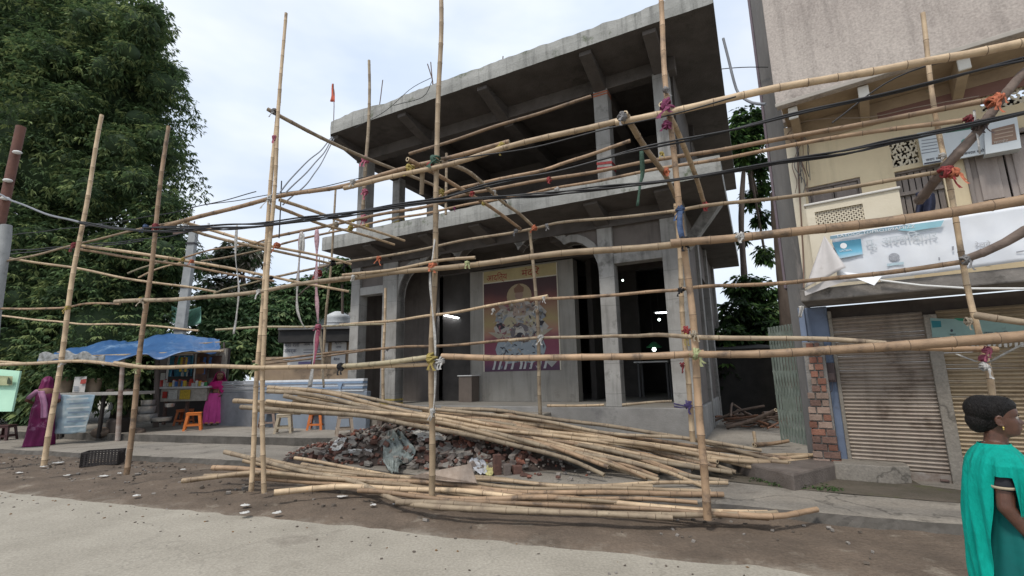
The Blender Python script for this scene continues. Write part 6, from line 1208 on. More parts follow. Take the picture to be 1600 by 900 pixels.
# dark hedge and undergrowth behind the stall and in the gap
leaves('hedge', [lobe(x, y, r, Y) for x, y, r, Y in [(20, 590, 45, 17), (90, 600, 45, 16.8), (150, 590, 40, 16.8), (220, 590, 45, 17), (300, 560, 40, 18), (370, 560, 34, 18.5), (60, 640, 30, 16.8), (-60, 600, 60, 17)]], 26000, .24, dk_leaf, None, 12, shell=.1, kind='stuff', label='dark undergrowth behind the tarpaulin stall', cat='hedge')
leaves('undergrowth', [lobe(x, y, r, Y) for x, y, r, Y in [(1150, 560, 24, 17), (1190, 560, 30, 16.5), (1225, 540, 30, 16), (1130, 550, 26, 17.5), (1215, 500, 30, 16.5)]], 12000, .2, dk_leaf, None, 13, shell=.05, kind='stuff', label='dark undergrowth in the gap right of the concrete building', cat='hedge')
leaves('weeds', [(tuple(G(x, y, .14)), .12, .12, .05) for x, y in [(1215, 757), (1235, 759), (1250, 760), (1268, 761), (1290, 763), (1200, 752), (1310, 764), (1180, 750)]], 900, .05, lt_leaf, None, 14, shell=0, kind='stuff', label='small weeds along the mossy gap before the dark block', cat='weeds')
# grey boundary wall closing the gap, and houses far behind on the left
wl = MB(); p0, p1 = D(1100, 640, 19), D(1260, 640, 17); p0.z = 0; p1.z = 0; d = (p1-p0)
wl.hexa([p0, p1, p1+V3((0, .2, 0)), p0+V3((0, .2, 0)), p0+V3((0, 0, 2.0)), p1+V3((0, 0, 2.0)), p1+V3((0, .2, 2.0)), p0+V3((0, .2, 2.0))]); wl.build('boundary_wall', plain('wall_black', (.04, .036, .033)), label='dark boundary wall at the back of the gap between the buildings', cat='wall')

ds = thing('shed', 'black tarred shed in the shade at the back of the gap behind the firewood', 'shed', D(1165, 640, 14))  # dark box and lid added only to blacken the view through the gap
def _gap_dark():
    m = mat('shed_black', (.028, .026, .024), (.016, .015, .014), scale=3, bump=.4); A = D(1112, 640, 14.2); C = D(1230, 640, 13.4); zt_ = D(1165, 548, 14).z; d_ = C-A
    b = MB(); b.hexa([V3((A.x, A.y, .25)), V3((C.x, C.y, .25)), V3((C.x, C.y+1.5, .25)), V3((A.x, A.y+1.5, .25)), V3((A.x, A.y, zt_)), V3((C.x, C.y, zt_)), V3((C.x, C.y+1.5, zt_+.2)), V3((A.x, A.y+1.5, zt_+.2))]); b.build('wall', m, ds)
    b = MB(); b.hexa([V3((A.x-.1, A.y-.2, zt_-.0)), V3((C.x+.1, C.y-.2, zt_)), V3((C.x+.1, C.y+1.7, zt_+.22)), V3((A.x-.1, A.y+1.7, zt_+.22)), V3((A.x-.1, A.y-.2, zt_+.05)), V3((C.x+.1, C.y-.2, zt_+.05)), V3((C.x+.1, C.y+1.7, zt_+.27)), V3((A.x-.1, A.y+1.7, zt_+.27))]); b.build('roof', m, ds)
_gap_dark()
# ================================================================== LEFT: STALL, WALLS, FAR HOUSES
def dbox(b, x0, y0, x1, y1, Y0, Y1, m=0):
    """upright box with front at depth Y0 (left px x0) - corners from pixels, vertical sides"""
    A = D(x0, y1, Y0); C = D(x1, y1, Y0); zt = (D(x0, y0, Y0).z+D(x1, y0, Y0).z)/2; zb = (A.z+C.z)/2
    b.hexa([V3((A.x, Y0, zb)), V3((C.x, Y0, zb)), V3((C.x, Y1, zb)), V3((A.x, Y1, zb)), V3((A.x, Y0, zt)), V3((C.x, Y0, zt)), V3((C.x, Y1, zt)), V3((A.x, Y1, zt))], m); return b
def dpart(name, m, q, parent=None, bevel=.008, **k):
    b = MB()
    for a in q: dbox(b, *a)
    return b.build(name, m, parent, bevel=bevel, **k)
stall = thing('tea_stall', 'roadside kiosk with a blue shelf window under the tarpaulin', 'stall', D(290, 665, 14.8))
st_dark = plain('stall_dark', (.035, .03, .028)); st_brown = mat('stall_brown', (.12, .075, .06), (.07, .045, .038), scale=7); st_pale = mat('stall_pale', (.34, .32, .28), (.22, .2, .18), scale=9, c3=(.14, .12, .10), s3=5, t3=.55); st_blue = mat('stall_blue', (.06, .26, .38), (.03, .12, .18), scale=9)
dpart('back_wall', st_dark, [(235, 545, 348, 662, 16.2, 16.3)], stall); dpart('counter', st_pale, [(250, 607, 322, 627, 14.8, 15.1)], stall); dpart('counter_top', plain('steel_top', (.45, .45, .45), rough=.4), [(246, 604, 326, 607, 14.7, 15.4)], stall)
dpart('shelf_panel', st_blue, [(262, 556, 298, 588, 15.6, 15.65)], stall); dpart('window_frame', plain('frame_white', (.6, .6, .58)), [(257, 553, 259, 606, 15.0, 15.05), (300, 553, 302, 606, 15.0, 15.05), (259, 553, 300, 555, 15.0, 15.05)], stall)
dpart('side_panel', st_brown, [(303, 548, 320, 606, 15.0, 15.06)], stall); dpart('side_panel', st_pale, [(320, 545, 349, 600, 15.3, 15.4)], stall); dpart('side_panel', st_brown, [(326, 556, 342, 590, 15.24, 15.3)], stall)
for x in (252, 286, 318): dpart('leg', st_brown, [(x, 627, x+4, 664, 15.0, 15.08)], stall)
rr = random.Random(6)
for i in range(12):
    x = 263+rr.random()*33; y = rr.choice([566, 577, 588]); cc = rr.choice([(.5, .5, .45), (.5, .2, .05), (.02, .03, .06), (.1, .3, .5), (.35, .05, .05)])
    b = MB(); p = D(x, y, 15.5); b.tube([p, p+V3((0, 0, .10)), p+V3((0, 0, .14)), p+V3((0, 0, .2))], [.04, .04, .02, .02], 8); b.build('bottle', plain('bottle_%d' % i, cc, rough=.3), label='small %s bottle on the blue shelf of the kiosk' % {0: 'pale', 1: 'orange', 2: 'black', 3: 'blue', 4: 'red'}[[(.5, .5, .45), (.5, .2, .05), (.02, .03, .06), (.1, .3, .5), (.35, .05, .05)].index(cc)], cat='bottle', group='bottles on the kiosk shelf')
for q, lab in (((207, 575, 215, 688, 12.6), None),): pass
def post(x0, y0, x1, y1, Y, r, m, label):
    b = MB(); b.tube([D(x0, y0, Y), D((x0+x1)/2, (y0+y1)/2, Y), D(x1, y1, Y)], [r*1.1, r, r*.9], 8); return b.build('wooden_post', m, label=label, cat='post')
post(184, 689, 192, 560, 12.9, .055, mat('post_paint', (.42, .38, .34), (.20, .12, .09), scale=2.2, stretch=(.3, .3, 2)), 'wooden post with a whitewashed foot holding the tarpaulin behind the crate upright')
post(243, 668, 246, 560, 14.0, .07, plain('post_dark', (.12, .10, .09)), 'dark post of the stall left of the kiosk')
post(351, 600, 350, 535, 15.4, .03, plain('post_dark', (.12, .10, .09)), 'thin post at the right end of the tarpaulin')
post(88, 690, 96, 555, 13.6, .04, plain('post_dark', (.12, .10, .09)), 'thin dark post at the left end of the tarpaulin')
# small goods that fill the kiosk and the counter
rr = random.Random(91); gcol = {'red': (.45, .04, .03), 'green': (.05, .25, .08), 'yellow': (.6, .42, .05), 'white': (.6, .6, .57), 'brown': (.2, .1, .05), 'blue': (.05, .15, .4)}
for i in range(16):
    cn = rr.choice(list(gcol)); x = 252+i*4.6+rr.uniform(-1, 1); p = D(x, 604, 14.95); h = rr.uniform(.08, .2); r = rr.uniform(.035, .06); t = thing('jar', '%s jar standing on the kiosk counter' % cn, 'jar', p, 'jars on the kiosk counter')
    b = MB(); b.tube([p, p+V3((0, 0, h)), p+V3((0, 0, h*1.1))], [r, r, r*.7], 8); b.build('body', plain('goods_'+cn, gcol[cn], rough=.4), t); b = MB(); b.tube([p+V3((0, 0, h*1.1)), p+V3((0, 0, h*1.25))], r*.75, 8); b.build('lid', plain('goods_red', gcol['red'], rough=.4), t)
for i in range(9):
    x = rr.choice([rr.uniform(262, 298), rr.uniform(304, 340)]); p = D(x, 560, 14.9); n_ = rr.randint(4, 7); cn = rr.choice(list(gcol)); t = thing('packet_strip', 'strip of %s packets hanging from the kiosk roof' % cn, 'packets', p, 'hanging packet strips'); 
    for k in range(n_): b = MB(); b.box(p-V3((rr.uniform(-.01, .01), 0, .075*k)), (.07, .012, .07)); b.build('packet', plain('goods_'+cn, gcol[cn], rough=.4), t)
for k, (x0, y0, x1, y1, cn, lab) in enumerate([(262, 610, 276, 624, 'white', 'white notice pasted on the left of the kiosk counter front'), (280, 609, 296, 624, 'yellow', 'yellowed notice pasted in the middle of the kiosk counter front'), (253, 612, 260, 622, 'red', 'small red notice at the left end of the kiosk counter front'), (250, 583, 257, 594, 'white', 'small white notice on the stall post left of the window'), (306, 566, 318, 584, 'brown', 'brown poster beside the kiosk window')]):
    dpart('notice', mat('notice_'+cn, tuple(x*.8 for x in gcol[cn]), tuple(x*.45 for x in gcol[cn]), scale=30), [(x0, y0, x1, y1, 14.76 if k < 3 else 14.6, 14.78 if k < 3 else 14.62)], None, 0, label=lab, cat='notice')
for (x, y, r, lab) in ((215, 676, .16, 'dark bundle on the ground by the white-footed post'), (158, 676, .2, 'grey sack under the printed sheet table'), (200, 612, .12, 'brown cloth bundle on the table shelf'), (172, 611, .09, 'small brown bundle on the table shelf')):
    p = D(x, y, 13.2); b = MB(); b.ball(p, r, 0, 12, 8, (1.2, .9, .75)); b.v = [tuple(V3(q)+V3((.03*nz_(q[0], q[1], q[2], 9), 0, .03*nz_(q[0], q[2], q[1], 8)))) for q in b.v]; b.build('bundle', mat('bundle_brown', (.16, .12, .09), (.08, .06, .05), scale=10, bump=.5), label=lab, cat='bundle')
# blue tarpaulin
tarp_m = mat('tarp_blue', (.028, .085, .21), (.045, .125, .28), scale=1.6, rough=.42, bump=.5, bscale=8, c3=(.16, .26, .40), s3=1.3, t3=.57, spec=.5)
hem = [(62, 556, 12.9), (100, 557, 12.9), (140, 557, 12.9), (170, 560, 12.8), (200, 558, 12.8), (235, 550, 12.9), (262, 552, 13.0), (300, 548, 13.2), (330, 546, 13.5), (346, 541, 13.8)]
ridge = [(85, 550, 15.2), (120, 543, 15.2), (150, 537, 15.4), (175, 530, 15.5), (200, 534, 15.6), (235, 527, 15.7), (270, 520, 15.8), (300, 524, 15.8), (325, 529, 15.8), (343, 529, 15.6)]
hemP = [D(*q) for q in hem]; ridP = [D(*q) for q in ridge]
def poly_at(P, s): k = s*(len(P)-1); i = min(int(k), len(P)-2); return P[i].lerp(P[i+1], k-i)
def ftarp(s, t):
    p = poly_at(hemP, s).lerp(poly_at(ridP, s), t); sag = -.16*math.sin(math.pi*t)*(1+.15*math.sin(s*15))
    w_ = .03*math.sin(s*38+t*5)*(1-t*.3)+.05*nz_(s*9, t*3, 4, 1)+.03*nz_(s*30, t*9, 7, 1)-.04*abs(nz_(s*14, t*14, 3, 1))
    if t < .12: return p+V3((0, -.05, -.16*(1-t/.12)*(.5+.5*math.sin(s*21+1)) + w_*.4))
    return p+V3((0, 0, sag+w_))
b = MB(); b.grid(ftarp, 110, 26); b.build('tarpaulin', tarp_m, label='blue tarpaulin roof sagging over the roadside stall', cat='tarpaulin', solid=.01)
b = MB()
def fedge(s, t):
    p = poly_at([D(62, 556, 12.8), D(100, 553, 12.75), D(130, 554, 12.7), (D(165, 560, 12.7))], s); return p+V3((0, -.02, .05-.22*t+.05*math.sin(s*20+t*3)))
b.grid(fedge, 24, 6); b.build('torn_sheet', mat('torn_dark', (.12, .12, .11), (.42, .43, .43), scale=9), label='torn dark and white plastic edge hanging at the left end of the tarpaulin', cat='plastic sheet', solid=.006)
for k, (x0, y0, x1, y1) in enumerate([(66, 556, 350, 545), (90, 548, 345, 532)]): 
    b = MB(); b.tube([D(x0, y0+3, 13.1+2*k), D((x0+x1)/2, (y0+y1)/2+4, 13.1+2*k), D(x1, y1+3, 13.4+2*k)], .035, 6); b.build('roof_pole', bamboo_old, label=['front pole under the tarpaulin', 'rear pole under the tarpaulin'][k]+' of the stall', cat='pole')
# table with printed sheet, planters, newspaper board
tbl = thing('table', 'low table hidden behind a faded blue printed sheet', 'table', G(115, 683, .12)+V3((0, .5, 0)))
dpart('tabletop', plain('tabletop_grey', (.4, .38, .35)), [(88, 613, 207, 618, 12.9, 13.7)], tbl)
for x in (92, 150, 203): dpart('leg', st_dark, [(x, 618, x+4, 684, 13.0, 13.08)], tbl)
def fsh(s, t):
    A = D(83, 617, 12.6); C = D(147, 617, 12.6); E = D(80, 679, 12.5); F_ = D(135, 676, 12.5); p = A.lerp(C, s).lerp(E.lerp(F_, s), t); return p+V3((0, .03*math.sin(s*8+t*3)+.02*nz_(s*5, t*6, 0, 1.5), .01*math.sin(s*9)))
shm = mat('sheet_blue', (.17, .26, .33), (.30, .35, .36), scale=2.4, rough=.6, c3=(.38, .40, .38), s3=2.2, t3=.55)
sh_ = thing('printed_sheet', 'faded blue and grey printed sheet hanging in front of the table behind the leftmost upright', 'sheet', D(112, 679, 12.55))
b = MB(); b.grid(fsh, 30, 24); b.build('sheet', shm, sh_, solid=.006)
prn = plain('sheet_print', (.42, .45, .46)); prd = plain('sheet_print_dark', (.14, .19, .25))
for i, (x, y, w_) in enumerate([(104, 623, 34), (108, 630, 32), (104, 637, 36), (106, 644, 34), (104, 651, 34), (104, 658, 30), (100, 666, 34)]):
    b = MB(); b.add([D(x, y, 12.42), D(x+w_, y-2, 12.42), D(x+w_, y+.4, 12.42), D(x, y+2.4, 12.42)], [(0, 1, 2, 3)]); b.build('print_line', [prn, prd][i % 2], sh_)
pl_m = mat('planter_tan', (.27, .21, .15), (.19, .15, .11), scale=5)
for k, (x0, x1, y0, y1, lab) in enumerate([(93, 111, 590, 613, 'tan pot with leafy plants left of the newspaper sheet'), (134, 156, 592, 614, 'tan pot with leafy plants right of the newspaper sheet')]):
    t = thing('flower_pot', lab, 'plant pot', D((x0+x1)/2, y1, 13.2), 'plant pots on the stall table'); cxy = D((x0+x1)/2, y1, 13.2); r = (x1-x0)/2/740*13.2*.9; hh = (y1-y0)/740*13.2
    b = MB(); b.tube([cxy, cxy+V3((0, 0, hh*.9)), cxy+V3((0, 0, hh*.9)), cxy+V3((0, 0, hh))], [r*.8, r, r*1.1, r*1.1], 14); b.build('pot', pl_m, t)
    leaves('plant', [(tuple(cxy+V3((0, 0, hh+.16))), .28, .25, .22)], 900, .11, lt_leaf if k else md_leaf, t, 40+k, shell=.1)
leaves('potted_greens', [(tuple(D(120, 580, 13.6)), 1.0, .4, .25), (tuple(D(165, 585, 13.8)), .7, .3, .25)], 3500, .12, md_leaf, None, 44, shell=.1, kind='stuff', label='leafy creepers hanging above the pots at the back of the stall', cat='creeper')
nw = thing('newspaper', 'newspaper sheet standing between the two pots on the table', 'newspaper', D(122, 612, 12.9)); 
b = MB(); b.add([D(113, 613, 12.9), D(132, 613, 12.9), D(136, 588, 12.95), D(117, 589, 12.95)], [(0, 1, 2, 3)]); b.build('paper', plain('paper_news', (.55, .53, .50)), nw, solid=.006)
b = MB(); b.add([D(125, 600, 12.88), D(134, 599, 12.88), D(135, 592, 12.9), D(126.5, 593, 12.9)], [(0, 1, 2, 3)]); b.build('print_block', plain('news_red', (.35, .06, .05)), nw)
for y in (604, 607, 610): b = MB(); b.add([D(115, y, 12.88), D(123, y, 12.88), D(123, y+1.4, 12.88), D(115, y+1.4, 12.88)], [(0, 1, 2, 3)]); b.build('print_line', prd, nw)
# metal pots and odds under the shelf
alu = mat('aluminium', (.48, .48, .47), (.30, .30, .30), scale=8, rough=.35, metal=.7)
for k, (x, y, r, h, lab) in enumerate([(228, 658, .26, .20, 'wide dented aluminium pan at the bottom of the stack'), (229, 646, .20, .2, 'aluminium pot on the wide pan'), (231, 634, .17, .16, 'small aluminium pot on top of the stack'), (252, 658, .24, .10, 'flat metal tray on the ground by the kiosk leg'), (265, 636, .12, .1, 'small shiny lid hanging under the kiosk counter')]):
    p = D(x, y, 13.6); b = MB(); b.tube([p, p+V3((0, 0, .02)), p+V3((0, 0, h*.8)), p+V3((0, 0, h))], [r*.75, r*.95, r, r*1.06], 16, caps=True); b.build('metal_pot', alu, label=lab, cat='pot', group='metal vessels under the stall')
b = MB(); p = D(172, 640, 13.6); b.tube([p, p+V3((0, 0, .12)), p+V3((0, 0, .17)), p+V3((0, 0, .2))], [.05, .05, .02, .02], 8); b.build('bottle', plain('bottle_grey', (.4, .42, .42), rough=.3), label='pale bottle in the shade under the table shelf', cat='bottle')
dpart('sack_pile', plain('stall_dark2', (.055, .045, .04)), [(160, 655, 182, 686, 13.2, 13.7)], None, .08, label='dark bulky bag under the stall table beside the white-footed post', cat='bag')
# mint board at the far left
gb = thing('notice_board', 'mint green painted notice board at the far left border', 'board', D(5, 642, 11.5))
b = MB(); q = [D(-25, 643, 11.5), D(18, 643, 11.5), D(31, 580, 11.8), D(-25, 575, 11.8)]; b.add(q+[p+V3((0, .05, 0)) for p in q], [(0, 1, 2, 3), (7, 6, 5, 4), (0, 4, 5, 1), (1, 5, 6, 2), (2, 6, 7, 3), (3, 7, 4, 0)]); b.build('panel', mat('mint', (.42, .66, .50), (.36, .58, .44), scale=2), gb)
b = MB(); b.add([D(-20, 602, 11.60), D(19, 602, 11.60), D(20, 588, 11.64), D(-20, 586, 11.64)], [(0, 1, 2, 3)]); b.build('picture', mat('picture_olive', (.40, .42, .25), (.20, .22, .12), scale=6), gb)
b = MB(); b.add([D(11, 600, 11.58), D(17, 600, 11.58), D(16, 592, 11.58), D(13, 589, 11.6), D(11, 595, 11.58)], [(0, 1, 2, 3, 4)]); b.build('silhouette', plain('sil', (.05, .07, .04)), gb)
# stools
def stool(p, rz, h, w_, c, label, group='plastic stools at the stall'):
    t = thing('plastic_stool', label, 'stool', p, group); m = plain('stool_%d_%d' % (int(c[0]*100), int(c[2]*100)), c, rough=.45); R = Matrix.Rotation(rz, 3, 'Z')
    b = MB(); b.box(p+V3((0, 0, h-.015)), (w_, w_, .03), R); b.box(p+V3((0, 0, h-.055)), (w_*.96, w_*.96, .05), R); b.build('seat', m, t, bevel=.012)
    for sx in (-1, 1):
        for sy in (-1, 1):
            tp = [R@V3((sx*(w_*.46-a), sy*(w_*.46-c_), 0)) for a, c_ in ((0, 0), (.07, 0), (.07, .02), (.02, .02), (.02, .07), (0, .07))]
            bt = [R@V3((sx*(w_*.60-a*.8), sy*(w_*.60-c_*.8), 0)) for a, c_ in ((0, 0), (.07, 0), (.07, .02), (.02, .02), (.02, .07), (0, .07))]
            b = MB(); n = 6; b.add([p+q for q in bt]+[p+q+V3((0, 0, h-.06)) for q in tp], [tuple(range(5, -1, -1)), tuple(range(6, 12))]+[(i, (i+1) % n, (i+1) % n+n, i+n) for i in range(n)]); b.build('leg', m, t)
    for k in range(4):
        a = k*math.pi/2; R2 = Matrix.Rotation(rz+a, 3, 'Z'); b = MB(); b.box(p+R2@V3((w_*.545, 0, 0))+V3((0, 0, h*.30)), (.016, w_*.95, .05), R2); b.build('stretcher', m, t)
    return t
stool(G(301, 672, .3), .5, .48, .37, (.62, .17, .03), 'bright orange plastic stool beside the woman in pink'); stool(G(287, 664, .3), .2, .48, .37, (.42, .12, .04), 'darker orange stool partly behind the bright orange one')
stool(G(443, 676, .3), .3, .46, .35, (.46, .38, .27), 'beige plastic stool under the left pole ends, nearest the paired uprights'); stool(G(416, 668, .3), .6, .46, .35, (.34, .25, .20), 'brownish beige stool behind the beige one, partly hidden by the paired uprights')
stool(G(494, 671, .3), .1, .46, .34, (.60, .17, .04), 'orange stool seen below the ends of the upper pile'); stool(G(538, 679, .3), .4, .46, .35, (.40, .32, .25), 'beige stool at the left edge of the rubble'); stool(G(508, 666, .3), .9, .46, .34, (.40, .24, .2), 'faded pink-beige stool right behind the small orange one')
stool(G(6, 688, .12), .2, .42, .34, (.07, .03, .03), 'dark maroon stool at the far left border')
# crate
cr_m = mat('crate_black', (.045, .038, .036), (.03, .026, .025), scale=12, rough=.55)
ct = thing('plastic_crate', 'black slatted plastic crate on the dirt between the two left uprights', 'crate', G(160, 728, .03)); cp_ = G(160, 726, .03); Rz = Matrix.Rotation(.42, 3, 'Z'); cw, cd, ch = .58, .36, .27
def cbox(b, x, y, z, sx, sy, sz): b.box(cp_+Rz@V3((x, y, 0))+V3((0, 0, z)), (sx, sy, sz), Rz)
b = MB(); cbox(b, 0, 0, .012, cw, cd, .02); b.build('base', cr_m, ct)
for (ax, ln, off) in ((0, cw, -cd/2), (0, cw, cd/2), (1, cd, -cw/2), (1, cd, cw/2)):
    b = MB(); nn = 11 if ax == 0 else 7
    for i in range(nn+1):
        t = -ln/2+ln*i/nn; h0 = ch-.01 if not (ax == 1 and abs(t) < .09) else ch-.06
        cbox(b, *((t, off) if ax == 0 else (off, t)), h0/2, .030, .014, h0)
    for z in (.02, .06, .10, .14, .18, .215): cbox(b, *((0, off) if ax == 0 else (off, 0)), z, *((ln, .012) if ax == 0 else (.012, ln)), .014)
    for z in (ch-.012,): cbox(b, *((0, off) if ax == 0 else (off, 0)), z, *((ln+.02, .026) if ax == 0 else (.026, ln+.02)), .03)
    b.build('side_panel', cr_m, ct, bevel=.002)
# long low wall with ribbed painted sheet, right of the woman in pink
A_ = G(346, 664, .3); C_ = G(548, 673, .3); dl = (C_-A_); LW = dl.length; dl.normalize(); nn_ = V3((-dl.y, dl.x, 0))
class _F: pass
LF = Frame(0, (A_.x, A_.y)); LF.u = dl; LF.n = nn_
lowwall = thing('low_wall', 'long blue-grey low wall with a white and blue ribbed sheet along its top', 'wall', A_)
zt = LF.uz(430, 612)[1]; zt2 = LF.uz(430, 594)[1]; um = LF.uz(398, 650)[0]
part(LF, 'wall', mat('wall_bluegrey', (.21, .245, .29), (.165, .19, .225), scale=1.8, bump=.2, c3=(.11, .12, .13), s3=2, t3=.6), [(um, LW+.5, 0, .15, .28, zt)], lowwall)
part(LF, 'metal_counter', mat('steel_grey', (.25, .26, .28), (.17, .175, .19), scale=3, rough=.45, metal=.4), [(-.1, um, -.1, .2, .28, zt)], lowwall, .02)
for i in range(5):
    z = zt+(zt2-zt)*i/5; part(LF, 'rib', [plain('rib_white', (.68, .70, .72)), plain('rib_blue', (.22, .30, .42))][i % 2], [(um if i else -.1, LW+.4, -.02-.03*(i % 2), .12, z, z+(zt2-zt)/5-.006)], lowwall, .006)
    part(LF, 'rib', plain('rib_steel', (.30, .31, .33), rough=.4), [(-.12, um-.01, -.06-.03*(i % 2), .15, z+.002, z+(zt2-zt)/5-.006)], lowwall, .006)
b = MB(); b.tube([LF.pix(402, 613, -.1), LF.pix(402, 600, -.12)], .012, 6); b.tube([LF.pix(399, 604, -.12), LF.pix(416, 604, -.12)], .014, 6); b.build('tap', rust, label='small rusty tap with its handle on the ribbed sheet', cat='tap')
b = MB(); q = [LF.pix(526, 597, -.07), LF.pix(536, 597, -.07), LF.pix(531, 610, -.07)]; b.add(q, [(0, 1, 2)]); b.build('emblem', plain('rib_blue', (.22, .30, .42)), lowwall)
# brown wall with posters and dark shed roof behind
bh = thing('shed', 'low brown shed with pasted posters and a black roof edge left of the building', 'shed', D(470, 640, 16.5))
dpart('wall', mat('shed_wall', (.40, .30, .20), (.27, .20, .145), scale=1.4, bump=.3, c3=(.04, .036, .032), s3=.9, t3=.56), [(396, 558, 440, 640, 16.5, 16.7), (440, 534, 560, 640, 16.5, 16.7)], bh)
dpart('roof', mat('shed_roof', (.035, .033, .033), (.02, .02, .02), scale=4), [(434, 514, 562, 534, 16.0, 18.0)], bh)
dpart('roof_edge', plain('grey_beam', (.14, .14, .14)), [(434, 511, 562, 514.5, 15.9, 16.0)], bh)
pap = mat('paper_wall', (.66, .66, .65), (.52, .52, .52), scale=4)
for k, (x0, y0, x1, y1) in enumerate([(442, 533, 470, 562), (470, 533, 506, 562), (449, 563, 486, 570), (518, 528, 541, 548), (517, 550, 539, 571), (500, 534, 512, 550)]):
    dpart('wall_poster', pap, [(x0, y0, x1, y1, 16.44, 16.46)], bh, 0)
for (s_, x, y, h) in (('\u092e\u0939\u093e \u0930\u0948\u0932\u0940', 444, 542, 6), ('\u0938\u0902\u092a\u0930\u094d\u0915', 444, 551, 6), ('\u0938\u0942\u091a\u0928\u093e', 523, 537, 4), ('\u0928\u0917\u0930', 525, 544, 4), ('\u092c\u0948\u0920\u0915', 521, 563, 4), ('\u0906\u092e \u0938\u092d\u093e', 474, 540, 5)):
    p = D(x, y, 16.42); text_mesh(s_, h/740*16.4*1.3, p, (1, 0, 0), (0, 0, 1), plain('ink_blue', (.08, .09, .14)), 'lettering', bh)
for y in (546, 550, 554): dpart('print_line', plain('print_grey2', (.22, .22, .24)), [(474, y, 503, y+1.2, 16.42, 16.43)], bh, 0)
dpart('print_line', plain('print_violet', (.18, .16, .30)), [(466, 565, 486, 569, 16.42, 16.43)], bh, 0)
# white water tank and pale far house
t = thing('water_tank', 'white round water tank standing behind the shed roof', 'water tank', D(527, 514, 18.2)); p = D(527, 515, 18.2); b = MB(); k = 18.2/740*1.05
b.tube([p, p+V3((0, 0, 16*k)), p+V3((0, 0, 19*k)), p+V3((0, 0, 24*k)), p+V3((0, 0, 27*k))], [18*k, 18*k, 19*k, 11*k, 5*k], 22); b.build('body', plain('tank_white', (.55, .57, .58), rough=.5), t)
for j in (4, 9): b = MB(); b.tube([p+V3((0, 0, j*k)), p+V3((0, 0, (j+1.2)*k))], 18.8*k, 22); b.build('ring', plain('tank_white', (.55, .57, .58), rough=.5), t)
fh = thing('far_house', 'pale green roofed house among the trees behind the shed', 'house', D(480, 560, 27)); dpart('wall', plain('far_pale', (.36, .42, .40)), [(462, 492, 510, 560, 27, 30)], fh); dpart('roof', mat('roof_mint', (.30, .46, .38), (.24, .36, .3), scale=2), [(458, 486, 512, 492, 26.6, 30.5)], fh)
fa = thing('far_apartment', 'unfinished grey apartment block with rods on its roof far behind the streamers', 'building', D(500, 560, 45)); dpart('wall', plain('far_grey', (.28, .26, .25)), [(476, 428, 548, 560, 45, 52), (497, 412, 530, 428, 45.2, 52)], fa)
for (x, y) in ((482, 436), (496, 436), (512, 436), (500, 418), (516, 418)): dpart('window', plain('far_dark', (.06, .06, .07)), [(x, y, x+6, y+6, 44.9, 45)], fa, 0)
for x in (498, 505, 513, 521): dpart('rebar', rust, [(x, 402, x+.7, 412, 45.3, 45.4)], fa, 0)
gn = MB()
def fnet(s, t): return D(268+46*s, 478+26*t+6*math.sin(s*3), 17.6+.3*math.sin(s*7+t*4))
gn.grid(fnet, 16, 8); gn.build('shade_net', mat('net_mint', (.22, .42, .33), (.14, .28, .22), scale=5), label='pale green net hanging in the trees right of the concrete post', cat='net', solid=.01)

# utility poles
up_ = thing('utility_pole', 'grey concrete electric post leaning behind the tarpaulin', 'utility pole', D(262, 640, 16.6)); pc = mat('pole_concrete', (.33, .34, .34), (.24, .25, .25), scale=4, bump=.3, c3=(.16, .16, .155), s3=2, t3=.6)
pb, pt_ = D(262, 640, 16.6), D(301, 356, 16.6); b = MB(); w0, w1_ = .20, .13
b.hexa([pb+V3((-w0, 0, 0)), pb+V3((w0, 0, 0)), pb+V3((w0, .2, 0)), pb+V3((-w0, .2, 0)), pt_+V3((-w1_, 0, 0)), pt_+V3((w1_, 0, 0)), pt_+V3((w1_, .18, 0)), pt_+V3((-w1_, .18, 0))]); b.build('shaft', pc, up_, bevel=.02)
for f_ in (.42, .66, .91): 
    q = pb.lerp(pt_, f_); b = MB(); ww = w0+(w1_-w0)*f_+.02; b.box(q+V3((0, .09, 0)), (ww*2, .24, .06)); b.build('band', plain('band_dark', (.05, .05, .055)), up_)
q = pt_; b = MB(); b.box(q+V3((0, .1, -.1)), (1.5, .08, .08), Matrix.Rotation(-.1, 3, 'Y')); b.build('crossarm', rust, up_)
for dx in (-.6, -.1, .5): b = MB(); b.tube([q+V3((dx, .1, -.05)), q+V3((dx, .1, .06)), q+V3((dx, .1, .1)), q+V3((dx, .1, .2))], [.03, .06, .035, .045], 8); b.build('insulator', white_pl, up_)
b = MB(); b.tube([q, q+V3((.05, 0, .25))], .02, 6); b.build('pin', rust, up_)
lp = thing('utility_pole', 'rusty steel pole clamped on a grey concrete post at the left border', 'utility pole', G(-40, 720, .12)); YL = 9.4
b = MB(); b.tube([D(0, 350, YL), D(16, 275, YL), D(33, 198, YL)], .085, 12); b.build('steel_tube', mat('rust_red', (.16, .075, .055), (.10, .05, .04), scale=5, rough=.8, bump=.4), lp)
b = MB(); b.tube([D(-30, 700, YL), D(-12, 500, YL), D(8, 372, YL), D(10, 352, YL)], [.13, .12, .10, .09], 12); b.build('post', pc, lp)
for (x, y) in ((12, 282), (8, 310), (27, 238)): b = MB(); b.ball(D(x, y, YL-.1), .07, 0, 10, 6, (1.3, 1, .5)); b.build('insulator', white_pl, lp)

